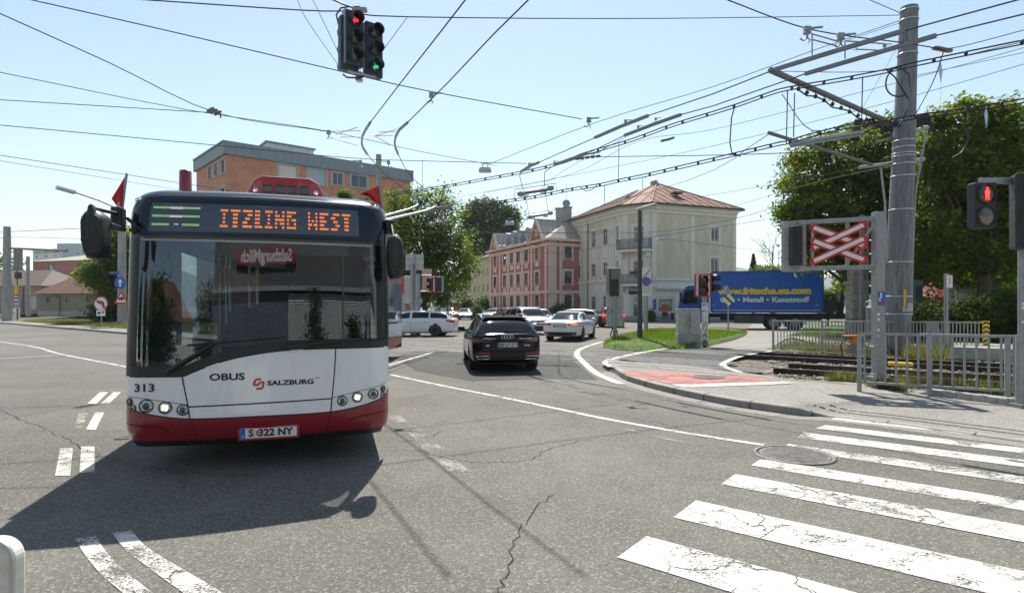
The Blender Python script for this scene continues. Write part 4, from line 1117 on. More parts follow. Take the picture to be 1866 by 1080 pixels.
# windscreen, border and pillars
m_pillar = pm('pillar_black', (.010,.012,.014), .3, var=.2, scale=4, spec=.3)
wb = lambda x: ht(x)+.10 - .02*(1 if x > .7 else 0)
patch('windscreen', -1.13, 1.13, wb, 2.395, m_wind, BUS, 100, 44)
patch('windscreen_border', -1.275, 1.275, ht, wb, M['black'], BUS, 40, 3)
for s in (-1, 1):
    a, b = (-1.275, -1.13) if s < 0 else (1.13, 1.275)
    patch('pillar', a, b, wb, 2.395, m_pillar, BUS, 8, 20)
patch('destination_dome', -1.275, 1.275, 2.395, 2.975, m_navy, BUS, 40, 30)
mb = MB()
bstrip(mb, [(-1.27,2.40), (1.27,2.40)], .014); bstrip(mb, [(-1.275,2.385), (1.275,2.385)], .01)
bstrip(mb, [(-1.22,2.42), (-1.18,2.62), (-1.13,2.80), (-1.02,2.845), (0,2.862), (1.02,2.845), (1.13,2.80), (1.18,2.62), (1.22,2.42)], .008, .002)
mb.build('dome_seams', pm('copper_seam', (.10,.06,.045), .5, var=.1), BUS)
mb = MB()
for k in range(30):
    pass
bstrip(mb, [(-1.1,2.372), (1.1,2.372)], .03, .002); mb.build('sunshade_strip', pm('pale_strip', (.32,.34,.34), .5), BUS)
# destination display
sx0, sx1, sz0, sz1 = -1.052, .950, 2.452, 2.752
scr = patch('destination_display', sx0, sx1, lambda x: sz0+.016*(x-sx0)/2, lambda x: sz1+.012*(x-sx0)/2, pm('display_glass', (.075,.085,.115), .25, var=.12, scale=3, coat=.4), BUS, 30, 6, .004)
GL = {'I': ['111','010','010','010','111'], 'T': ['1111','0110','0110','0110','0110'], 'Z': ['1111','0011','0110','1100','1111'], 'L': ['110','110','110','110','111'],
      'N': ['1001','1101','1111','1011','1001'], 'G': ['1111','1100','1011','1001','1111'], 'W': ['10001','10001','10101','11011','10001'], 'E': ['1111','1100','1110','1100','1111'], 'S': ['0111','1100','0110','0011','1110']}
led = MB(); x = -.405; cw = .0245; rowh = .0415
for ch in 'ITZLING WEST':
    if ch == ' ': x += .095; continue
    g = GL[ch]; n = len(g[0])
    w_ = .098 if n > 3 else .080
    for r, line in enumerate(g):
        for k, b_ in enumerate(line):
            if b_ == '1':
                cwk = w_*.92/n
                for i in range(2):
                    for j in range(2):
                        xx = x + cwk*k + cwk*(.25+.5*i); zz = 2.695 - r*rowh - .0125*j + (.0085*(x+.4))
                        a = .0042; decal(led, [(-a,-a,0),(a,-a,0),(a,a,0),(-a,a,0)], [(0,1,2,3)], xx, zz, .008)
    x += w_ + .016
led.build('destination_lettering', emit('led_orange', (1.0,.25,.05), .6), scr)
gr = MB(); wt = MB()
for r in range(3):
    z = 2.70 - r*.088
    for k in range(30):
        xx = -1.02 + k*.0145
        if 10.5 < k < 18.5:
            if r < 2 or 13 < k < 17:
                for j in range(2 if r < 2 else 1):
                    decal(wt, [(-.004,-.005,0),(.004,-.005,0),(.004,.005,0),(-.004,.005,0)], [(0,1,2,3)], xx, z-.012*j+.006, .008)
        else:
            for j in range(2): decal(gr, [(-.005,-.0042,0),(.005,-.0042,0),(.005,.0042,0),(-.005,.0042,0)], [(0,1,2,3)], xx, z+.008-.012*j, .008)
gr.build('line_symbol', emit('led_green', (.35,.75,.22), .3), scr); wt.build('line_number', emit('led_white', (.9,.75,.8), .4), scr)
# roof, sides, underside
BL = 9.6
def side_profile():      # half outline from skirt to roof centre
    return [(1.25,.30), (1.275,.45), (1.275,.70), (1.275,1.12), (1.275,2.42), (1.262,2.62), (1.225,2.76), (1.15,2.85), (1.07,2.925), (1.0,2.955), (.6,2.975), (0,2.985)]
sp = side_profile()
def body_band(name, i0, i1, mat, y0, y1, par):
    for s in (-1, 1):
        mb = MB(); pts = sp[i0:i1+1]
        mb.grid([[(s*p[0], y, p[1]) for p in pts] for y in (y0, y1)], flip=(s < 0), smooth=True); mb.build(name, mat, par)
yf = .27
body_band('side_skirt', 0, 2, m_busred, yf, BL, BUS); body_band('side_panel', 2, 3, m_buswhite, yf, BL, BUS)
body_band('side_glazing', 3, 4, M['window'], .40, 2.2, BUS); body_band('side_glazing', 3, 4, M['carglass_clear'], 2.2, BL, BUS); body_band('cant_rail', 4, 9, m_navy, .6, BL, BUS)
mb = MB(); top = sp[9:]; full = [(-p[0], p[1]) for p in top][:-1] + [(p[0], p[1]) for p in top[::-1]]
mb.grid([[(p[0], y, p[1]-(.012 if y < .9 else 0)) for p in full] for y in (.72, 1.1, BL)], flip=False); mb.build('roof', m_buswhite, BUS)
mb = MB(); mb.box((0, BL/2+.3, .38), (2.4, BL-.9, .22)); mb.build('underbody', M['interior'], BUS)
mb = MB(); mb.box((0, BL/2+.5, .66), (2.5, BL-1.4, .04)); mb.build('floor', M['interior'], BUS)
mb = MB(); mb.box((0, BL, 1.6), (2.45, .08, 2.5)); mb.build('rear_bulkhead', M['black'], BUS)
for y in (2.75, 8.4):
    for s in (-1, 1):
        mb = MB(); T = Matrix.Translation((s*1.13, y, .48)) @ Matrix.Rotation(PI/2, 4, 'Y')
        mb.lathe([(.28,-.14), (.44,-.14), (.48,-.10), (.48,.10), (.44,.14), (.28,.14)], 28, T); w_ = mb.build('wheel', M['rubber'], BUS)
        mb = MB(); mb.lathe([(.28,-.1), (.27,.1), (.12,.12), (.001,.12)], 20, T); mb.build('rim', M['alu'], w_)
# trailer and bellows
TR = math.atan2(-.13, .99) ; tx, ty = -.03, BL
tb = MB(); rows = []
for k in range(9):
    y = BL + k*.1; q = .06 if k % 2 else 0
    rows.append([(x*(1-q*.6), y, z-(q*.8 if z > 2 else -q*.5)) for x, z in [(-1.2,.45), (-1.2,2.7), (-1.0,2.85), (1.0,2.85), (1.2,2.7), (1.2,.45)]])
tb.grid(rows, smooth=False, flip=True); tb.build('bellows', M['rubber'], BUS)
# rear unit, swung to the outside of the bend so that its flank shows past the windscreen pillar
TM = Matrix.Translation((0, BL+.8, 0)) @ Matrix.Rotation(-R(26.5), 4, 'Z')
TLn = 3.75
for s in (-1, 1):
    for nm, i0, i1, mt in (('rear_skirt', 0, 2, m_busred), ('rear_side_panel', 2, 3, m_buswhite), ('rear_glazing', 3, 4, M['window_sky']), ('rear_cant_rail', 4, 9, m_busred)):
        mb = MB(); pts = sp[i0:i1+1]
        rows = [[(s*p[0], y, p[1] + (.14*max(0, (y-2.9)/.85) if i0 == 0 and p[1] < .5 else 0)) for p in pts] for y in (.0, 1.5, 2.9, TLn)]
        mb.grid(rows, M=TM, flip=(s < 0)); mb.build(nm, mt, BUS)
mb = MB(); mb.grid([[(p[0], y, p[1]) for p in full] for y in (0, TLn)], M=TM); mb.build('rear_roof', m_buswhite, BUS)
mb = MB(); mb.box((0, TLn-.02, 1.62), (2.53, .04, 2.6), M=TM); mb.build('rear_wall', m_busred, BUS)
mb = MB(); mb.box((0, TLn/2, .4), (2.4, TLn-.2, .2), M=TM); mb.build('rear_underbody', M['interior'], BUS)
for s in (-1, 1):
    mb = MB(); T = TM @ Matrix.Translation((s*1.13, 1.6, .48)) @ Matrix.Rotation(PI/2, 4, 'Y'); mb.lathe([(.001,-.14), (.44,-.14), (.48,-.10), (.48,.10), (.44,.14), (.001,.14)], 24, T); mb.build('wheel', M['rubber'], BUS)
# trolley poles on the rear roof
def inbus(p): return Matrix.Rotation(-BA, 4, 'Z') @ (Vector(p) - BO)
for pts in ([(628,410,14.2), (699,394,17.5), (745,381,22.5), (757,376,23.2), (764,371,24)], [(640,421,14.2), (708,400,17.0), (775,384,21.5), (788,379,22.2), (798,372,23)]):
    mb = MB(); mb.tube([inbus(P(*p)) for p in pts], [.05,.045,.035,.03,.025], 8); tp = mb.build('trolley_pole', M['alu'], BUS)
    e = inbus(P(*pts[-1])); mb = MB(); mb.box(e, (.12,.3,.12)); mb.build('collector_shoe', M['black'], tp)
# roof equipment
x0, zz0 = busloc(446, 350, 1.3); x1, zz1 = busloc(594, 352, 1.3); _, zt = busloc(520, 322, 1.3)
pz = 2.96; mb = MB(); w_ = x1-x0; xc = (x0+x1)/2; h = zt-pz
prof = [(x0,pz), (x0+.03,pz+h*.5), (x0+.10,pz+h*.85), (x0+.2,zt), (x1-.2,zt-.0), (x1-.10,pz+h*.85), (x1-.03,pz+h*.5), (x1,pz)]
Mx = Matrix(((1,0,0,0),(0,0,1,0),(0,1,0,0),(0,0,0,1)))
mb.prism(prof, 2.2, M=Mx, z0=1.3); ru = mb.build('roof_unit', m_busred, BUS, bevel=.03)
for k in range(4):
    cx_ = xc - w_*.225 + k*w_*.15*1.0
    mb = MB(); mb.box((cx_, 1.295, pz+h*.46), (w_*.115, .02, h*.5)); g = mb.build('grille', M['black'], ru)
    mb = MB()
    for j in range(9): mb.box((cx_-w_*.05+j*w_*.0125, 1.283, pz+h*.56), (.006, .008, h*.18))
    mb.build('grille_bars', M['galv_dark'], g)
for s in (-1, 1):
    mb = MB(); mb.lathe([(.03, 0), (.03, .02), (.001, .025)], 12, Matrix.Translation((xc+s*w_*.37, 1.29, pz+h*.5)) @ Matrix.Rotation(PI/2, 4, 'X')); mb.build('marker_lamp', M['chrome'], ru)
a, za = busloc(338, 345, .95); _, zb_ = busloc(338, 310, .95)
mb = MB(); mb.lathe([(.066, 2.88), (.068, 2.98), (.066, zb_-.02), (.055, zb_-.004), (.001, zb_)], 24, Matrix.Translation((a, .95, 0))); mb.build('roof_canister', m_busred, BUS)
# marker lamps on the dome corners
for u, v in ((244, 363), (681, 378)):
    x, z = busloc(u, v, .22); x = max(-1.19, min(1.17, x)); mb = MB()
    rows = []
    mb.lathe([(.045, -.005), (.045, .01), (.03, .02), (.001, .024)], 16, Matrix.Translation(bs_(x*1.02, z)) @ bnorm(x, z).to_track_quat('Z', 'Y').to_matrix().to_4x4() @ Matrix.Diagonal((1.0, .55, 1, 1))); mb.build('clearance_lamp', M['chrome'], BUS)
# headlamps
lamp_on = emit('headlamp_lit', (1.0,.80,.50), .9); m_amber = pm('amber_lens', (.20,.09,.03), .2, var=.2, coat=.5)
m_clear = pm('clear_lens', (.50,.51,.53), .12, .6, var=.45, scale=28, coat=.6)
for (u, v, r, kind) in ((246.4,729.5,.036,'a'), (254,741,.033,'c'), (278,736.5,.062,'c'), (310.7,739.5,.058,'on'), (341.6,743.3,.053,'c'), (620,727.5,.05,'c'), (646,721,.053,'on'), (674,715.4,.053,'c'), (693.6,717,.031,'c'), (699,706,.032,'a')):
    x, z = busloc(u, v, -.03 + plan(min(1.2, abs(busloc(u, v)[0])))); x = max(-1.2, min(1.2, x))
    n = bnorm(x, z); T = Matrix.Translation(bs_(x, z)) @ n.to_track_quat('Z', 'Y').to_matrix().to_4x4()
    mb = MB(); mb.lathe([(r*1.08, -.02), (r*1.08, .008), (r*1.0, .011), (r*.94, .004)], 28, T); hl = mb.build('headlight', M['black'], BUS)
    mb = MB(); mb.lathe([(r*.92, .004), (r*.6, .012), (.001, .015)], 24, T); mb.build('lens', {'a': m_amber, 'c': m_clear, 'on': m_clear}[kind], hl)
    if kind == 'on':
        mb = MB()
        for k in range(4): mb.lathe([(r*.31, .014), (r*.2, .02), (.001, .021)], 14, T @ Matrix.Translation((r*.33*math.cos(k*1.571+.6), r*.33*math.sin(k*1.571+.6), 0)))
        mb.build('bulb', lamp_on, hl)
    if kind == 'c':
        mb = MB(); mb.lathe([(r*.55, .014), (r*.45, .022), (.001, .024)], 20, T); mb.build('reflector', M['lamp_lens'], hl)
# lettering
def bus_text(name, body, u0, v0, u1, v1, mat, dy=-.06, bold=.0, lift=.005):
    xa, za = busloc(u0, v0, dy); xb, zb_ = busloc(u1, v1, dy); xc = (xa+xb)/2; zc = (za+zb_)/2
    vs, fs = text_mesh(body, .1, extrude=0, bold=bold*.1)
    mnx = min(v.x for v in vs); mxx = max(v.x for v in vs); mny = min(v.y for v in vs); mxy = max(v.y for v in vs)
    hz = abs(za-zb_)
    vs = [Vector(((v.x-(mnx+mxx)/2)/(mxx-mnx)*(xb-xa), (v.y-(mny+mxy)/2)/(mxy-mny)*hz, 0)) for v in vs]
    # keep the facing outwards
    mb = MB(); decal(mb, vs, fs, xc, zc, lift); return mb.build(name, mat, BUS)
bus_text('fleet_number', '313', 254, 697+1, 291, 711.5, M['ink'], .02, .02)
bus_text('bus_lettering', 'OBUS', 385, 680, 448, 691, M['ink'], -.09, .03)
x0, z0 = busloc(487, 691.5, -.1); x1, z1 = busloc(570, 699, -.1)
bus_text('bus_lettering', 'SALZBURG', 487, 692.5, 569, 698.8, M['ink'], -.1, .04); bus_text('bus_lettering', 'AG', 571, 686, 579, 689.5, M['ink'], -.1)
mb = MB()
def lg(x, y): return busloc(460 + x/4.696, 600 + y/4.696, -.1)
for pts in ([(78,420), (28,428), (14,474), (58,470), (64,448), (98,446), (88,500), (36,506)],):
    for a, b in zip(pts, pts[1:]):
        bstrip(mb, [lg(*a), lg(*b)], .022, .004)
mb.build('operator_emblem', pm('emblem_red', (.62,.06,.05), .4), BUS)
# number plate
xa, za = busloc(437, 776, -.13); xb, zb_ = busloc(540, 791, -.13)
xc, zc = (xa+xb)/2, .385; w_, h = .545, .118
yp = bs_(xc, zc).y - .015
mb = MB(); mb.box((xc, yp+.008, zc), (w_+.05, .02, h+.035)); mb.build('plate_holder', m_busred, BUS, bevel=.006)
mb = MB(); mb.box((xc, yp-.004, zc), (w_, .008, h)); pl = mb.build('number_plate', M['plate'], BUS, bevel=.003)
Tp = Matrix.Translation((xc, yp-.009, zc)) @ Matrix.Rotation(PI/2, 4, 'X')
mb = MB(); text(mb, 'S', .10, Tp @ Matrix.Translation((-.17,0,0)), bold=.004); text(mb, '322 NY', .10, Tp @ Matrix.Translation((.065,0,0)), width=.34, bold=.004); mb.build('plate_lettering', pm('plate_green_black', (.02,.03,.025), .5), pl)
mb = MB(); mb.box((xc-w_/2+.025, yp-.009, zc), (.045, .004, h*.94)); eb = mb.build('country_band', M['blue_sign'], pl)
mb = MB(); text(mb, 'A', .04, Tp @ Matrix.Translation((-w_/2+.025, -.03, .004))); mb.build('country_letter', M['white'], pl)
mb = MB()
for s in (-1, 1): mb.box((xc, yp-.008, zc+s*(h/2-.006)), (w_, .003, .008))
mb.box((xc-.108, yp-.009, zc), (.03, .003, .045)); mb.build('plate_stripe', M['red'], pl)
mb = MB(); mb.box((xc-.108, yp-.011, zc-.005), (.014, .003, .02)); mb.build('plate_seal', M['yellow'], pl)
# handles on top of the hood
mb = MB()
for x in (-.45, .33): bstrip(mb, [(x-.06, ht(x-.06)-.012), (x+.06, ht(x+.06)-.012)], .02, .008)
mb.build('hood_latch', m_buswhite, BUS)
# wipers
def wiper(piv, end, b0, b1):
    def q(u, v, l): x, z = busloc(u, v, -.05); x = max(-1.2, min(1.2, x)); return bs_(x, z) + bnorm(x, z)*l
    mb = MB(); mb.tube([q(*piv, .02), q(piv[0]*.9+end[0]*.1, piv[1]*.9+end[1]*.1, .05), q(*end, .05)], [.035,.026,.012], 8); a = mb.build('wiper', M['black'], BUS)
    mb = MB(); n = 10
    mb.tube([q(b0[0]+(b1[0]-b0[0])*k/n, b0[1]+(b1[1]-b0[1])*k/n, .022) for k in range(n+1)], .011, 6); mb.build('blade', M['rubber'], a)
wiper((314,676), (398,624), (348,628.5), (520,614)); wiper((520,632), (655,617), (560,621), (698,618))
# mirrors
def mirror(pts, arm, wid, depth):
    """housing outline given in pixels at a set-forward depth"""
    out = [busloc(u, v, depth) for u, v in pts]
    mb = MB(); rows = []
    cx_ = sum(p[0] for p in out)/len(out); cz = sum(p[1] for p in out)/len(out)
    for k, (dy, sc) in enumerate(((0, .80), (-.06, .93), (-.1, .985), (.0, 1.0), (.10, 1.0), (.14, .96))):
        yy = {0: -.13, 1: -.10, 2: -.06, 3: .0, 4: .10, 5: .12}[k]
        rows.append([(cx_+(x-cx_)*sc, depth+yy, cz+(z-cz)*sc) for x, z in out])
    n = len(out)
    for i in range(len(rows)-1):
        vs = rows[i] + rows[i+1]; mb.add(vs, [(k, (k+1) % n, n+(k+1) % n, n+k) for k in range(n)], None, True)
    mb.add(rows[0], [tuple(range(n))]); mb.add(rows[-1], [tuple(range(n))[::-1]])
    h = mb.build('mirror', M['black'], BUS)
    mb = MB(); mb.add([(cx_+(x-cx_)*.88, depth+.125, cz+(z-cz)*.9) for x, z in out], [tuple(range(n))[::-1]]); mb.build('mirror_glass', M['chrome'], h)
    mb = MB()
    for a in arm: mb.tube([(*busloc(u, v, d)[:1], d, busloc(u, v, d)[1]) for u, v, d in a], .018, 8)
    mb.build('mirror_arm', M['black'], BUS); return h
mirror([(155,396), (162,386), (180,384), (193,394), (196,402), (195,445), (191,466), (184,473), (166,472), (159,464), (154,440), (153,404)],
       [[(166,378,-.30), (190,384,-.22), (212,389,.1), (222,392,.25)], [(170,378,-.30), (184,392,-.2)], [(200,408,-.25), (212,412,.0), (224,416,.2)], [(232,398,.2), (246,410,.05), (250,420,.1), (238,419,.2)]], .2, -.32)
mb = MB(); a = busloc(217, 400, .2); mb.box((a[0], .18, a[1]), (.10, .16, .24)); mb.build('mirror_mount', M['black'], BUS, bevel=.02)
bulge = MB(); a = busloc(165, 412, -.44); bulge.lathe([(.001,-.24), (.03,-.2), (.045,-.05), (.042,.1), (.025,.19), (.001,.21)], 14, Matrix.Translation((a[0], -.42, a[1]))); bulge.build('mirror_bulge', M['black'], BUS)
mirror([(706,440), (708,432), (722,427), (731,436), (734,445), (735,480), (733,500), (727,508), (712,508), (707,498), (705,470)],
       [[(712,404,.25), (716,425,.05), (718,440,-.05)]], .15, -.02)
bulge = MB(); a = busloc(719, 452, -.13); bulge.lathe([(.001,-.25), (.045,-.18), (.05,-.05), (.04,.06), (.02,.12), (.001,.14)], 14, Matrix.Translation((a[0], -.13, a[1]))); bulge.build('mirror_bulge', M['black'], BUS)
mb = MB(); a = busloc(709, 414, .3); mb.box((a[0], .28, a[1]), (.09, .16, .16)); mb.build('mirror_mount', M['black'], BUS, bevel=.02)
# flags on the corners of the dome
def flag(pole, cloth, label):
    mb = MB(); mb.tube([(*busloc(u, v, d)[:1], d, busloc(u, v, d)[1]) for u, v, d in pole], .012, 6); f = mb.build('flag_pole', M['galv'], BUS)
    rows = []
    (a, b, c, d) = cloth
    for i in range(9):
        r = []
        for j in range(9):
            s, t = i/8, j/8
            u = (a[0]*(1-s)+b[0]*s)*(1-t) + (d[0]*(1-s)+c[0]*s)*t; v = (a[1]*(1-s)+b[1]*s)*(1-t) + (d[1]*(1-s)+c[1]*s)*t
            dd = a[2] + .07*t*math.sin(t*7+s*3.5); x, z = busloc(u, v, dd); r.append((x, dd, z))
        rows.append(r)
    mb = MB(); mb.grid(rows); cl = mb.build('flag', pm('flag_cloth', (.62,.03,.03), .75, var=.2, scale=7), BUS)
    mb = MB(); rows2 = [[tuple(Vector(rows[i][j]) + Vector((0,-.006,0))) for j in range(5, 8)] for i in (5, 6, 7)]; mb.grid(rows2); mb.build('crest', M['white'], cl)
    return cl
flag([(222,388,.35), (231,316,.35)], [(230,318,.35), (222,378,.35), (218,382,.35), (203,362,.35)], '')
flag([(698,390,.4), (691,337,.4)], [(691,338,.4), (696,378,.4), (668,357,.4), (656,354,.4)], '')
# interior seen through the windscreen
m_cab = pm('cab_grey', (.10,.105,.11), .7, var=.2); m_grip = pm('yellow_grip', (.75,.45,.02), .5, var=.1); m_seat = pm('blue_seat', (.03,.15,.32), .8, var=.25, scale=8)
mb = MB(); mb.box((0, .48, .95), (2.3, .5, .62)); mb.box((.55, .62, 1.2), (1.0, .45, .16)); mb.build('dashboard', m_cab, BUS, bevel=.04)
mb = MB(); mb.tube([(.55+.23*math.cos(a), .98+.08*math.sin(a), 1.28+.21*math.sin(a)) for a in [2*PI*k/20 for k in range(20)]], .018, 6, closed=True); mb.build('steering_wheel', M['black'], BUS)
mb = MB(); mb.box((.55, 1.75, 1.45), (.5, .14, .85)); mb.box((.55, 1.5, 1.02), (.5, .5, .14)); mb.build('driver_seat', m_cab, BUS, bevel=.05)
mb = MB(); mb.box((.12, 2.0, 1.55), (.04, 1.1, 1.8)); mb.box((.62, 2.5, 1.55), (1.0, .04, 1.8)); mb.build('cab_partition', M['interior'], BUS)
for (u, d, v0, v1, a, b) in ((400, 1.6, 445, 625, 485, 515), (413, 2.6, 448, 540, 488, 516), (420, 3.2, 452, 520, 494, 520), (455, 4.5, 450, 520, 500, 520), (470, 5.2, 455, 590, 500, 530)):
    x, z0 = busloc(u, v1, d); _, z1 = busloc(u, v0, d); mb = MB(); mb.tube([(x, d, max(.7, z0-.4)), (x, d, min(2.75, z1+.3))], .02, 8); gp = mb.build('handrail', M['alu'], BUS)
    _, za = busloc(u, b, d); _, zb_ = busloc(u, a, d); mb = MB(); mb.tube([(x, d, za), (x, d, zb_)], .03, 8); mb.build('grip', m_grip, gp)
for k in range(4):
    for x in (-.85, -.40, .45, .88):
        mb = MB(); mb.box((x, 3.6+k*1.1, 1.35), (.40, .08, .75)); mb.box((x, 3.35+k*1.1, 1.0), (.40, .42, .1)); mb.build('passenger_seat', m_seat, BUS, bevel=.04)
mb = MB(); mb.box((-.2, 4.5, 2.62), (2.2, 7.5, .04)); mb.build('ceiling', pm('bus_ceiling', (.6,.62,.63), .6), BUS)
# ================================================================ CARS
from mathutils.bvhtree import BVHTree
def cr(a, b, c, d, t): return .5*((2*b)+(c-a)*t+(2*a-5*b+4*c-d)*t*t+(3*b-a-3*c+d)*t**3)
PROF = {
 # y, half width, sill z, belt z, roof half width, roof z   (rear to front); L is the overall length
 'estate': dict(L=4.76, W=.925, wb=(-1.43, 1.42), st=[(-2.36,.76,.30,.93,.66,.985),(-2.30,.83,.27,.95,.70,1.03),(-2.05,.89,.24,.96,.65,1.235),(-1.80,.91,.22,.965,.62,1.345),(-1.3,.92,.2,.965,.615,1.405),(-.5,.925,.19,.955,.62,1.44),(.2,.925,.19,.945,.63,1.41),(.55,.925,.19,.935,.65,1.33),(1.15,.92,.2,.90,.76,.99),(1.35,.915,.21,.875,.80,.93),(1.8,.90,.21,.83,.78,.865),(2.15,.84,.21,.74,.70,.77),(2.36,.68,.24,.62,.58,.64)], ws=(.40,1.17), rw=(-2.32,-1.95), sg=(-2.05,.98)),
 'sedan': dict(L=4.70, W=.915, wb=(-1.35, 1.45), st=[(-2.34,.74,.32,.88,.66,.93),(-2.28,.82,.28,.92,.74,.97),(-1.95,.88,.24,.945,.74,1.0),(-1.55,.91,.21,.95,.70,1.04),(-1.2,.915,.2,.955,.62,1.22),(-.75,.915,.19,.955,.60,1.38),(-.2,.915,.19,.95,.61,1.425),(.25,.915,.19,.94,.62,1.39),(.6,.915,.19,.93,.64,1.29),(1.15,.91,.2,.90,.76,.98),(1.4,.905,.2,.87,.78,.92),(1.85,.88,.21,.80,.74,.84),(2.15,.82,.22,.72,.66,.75),(2.34,.66,.25,.60,.55,.62)], ws=(.40,1.17), rw=(-1.62,-.72), sg=(-1.25,.98)),
 'suv': dict(L=4.45, W=.91, wb=(-1.32, 1.36), st=[(-2.21,.78,.38,.98,.68,1.04),(-2.15,.86,.34,1.02,.70,1.12),(-1.95,.89,.30,1.04,.67,1.42),(-1.7,.905,.28,1.04,.65,1.54),(-1.1,.91,.27,1.03,.64,1.60),(-.3,.91,.26,1.02,.64,1.62),(.2,.91,.26,1.01,.64,1.58),(.55,.91,.26,1.0,.66,1.46),(1.1,.91,.27,.98,.78,1.08),(1.35,.90,.27,.97,.80,1.03),(1.75,.88,.28,.90,.76,.97),(2.05,.82,.30,.80,.68,.86),(2.21,.68,.34,.66,.58,.70)], ws=(.40,1.12), rw=(-2.17,-1.85), sg=(-2.0,.92)),
 'hatch': dict(L=4.15, W=.875, wb=(-1.2, 1.33), st=[(-2.06,.72,.32,.92,.62,.98),(-2.0,.80,.28,.95,.65,1.05),(-1.75,.85,.24,.96,.62,1.33),(-1.4,.87,.22,.96,.60,1.44),(-.6,.875,.2,.95,.60,1.48),(.1,.875,.2,.945,.60,1.45),(.45,.875,.2,.935,.62,1.34),(1.05,.87,.2,.90,.72,.99),(1.25,.86,.21,.88,.75,.94),(1.65,.84,.22,.82,.70,.86),(1.9,.78,.23,.73,.62,.76),(2.06,.62,.26,.60,.52,.62)], ws=(.30,1.07), rw=(-2.02,-1.6), sg=(-1.78,.88)),
}
def section(w, zb, zt, wr, zr):
    zm = zb + (zt-zb)*.55
    k = [(0,zb), (.80*w,zb), (.955*w,zb+.07), (.99*w,zb+.25*(zt-zb)), (w,zm), (.985*w,zt-.05), (.955*w,zt), None, (wr,zr-.035), (.86*wr,zr-.008), (.5*wr,zr+.004), (0,zr+.008)]
    out = []
    a, b = k[6], k[8]
    # lower side: smooth
    low = k[:7]
    for i in range(6):
        n = 3 if i in (2, 3, 4) else 2
        p0, p1, p2, p3 = low[max(0, i-1)], low[i], low[i+1], low[min(6, i+2)]
        for q in range(n):
            t = q/n; out.append((cr(p0[0],p1[0],p2[0],p3[0],t), cr(p0[1],p1[1],p2[1],p3[1],t)))
    jb = len(out)
    for q in range(7):
        t = q/7; out.append((a[0]+(b[0]-a[0])*t + .018*math.sin(PI*t), a[1]+(b[1]-a[1])*t))
    jr = len(out)
    up_ = k[8:]
    for i in range(3):
        p0, p1, p2, p3 = up_[max(0, i-1)], up_[i], up_[i+1], up_[min(3, i+2)]
        for q in range(3):
            t = q/3; out.append((cr(p0[0],p1[0],p2[0],p3[0],t), cr(p0[1],p1[1],p2[1],p3[1],t)))
    out.append(k[-1]); return out, jb, jr
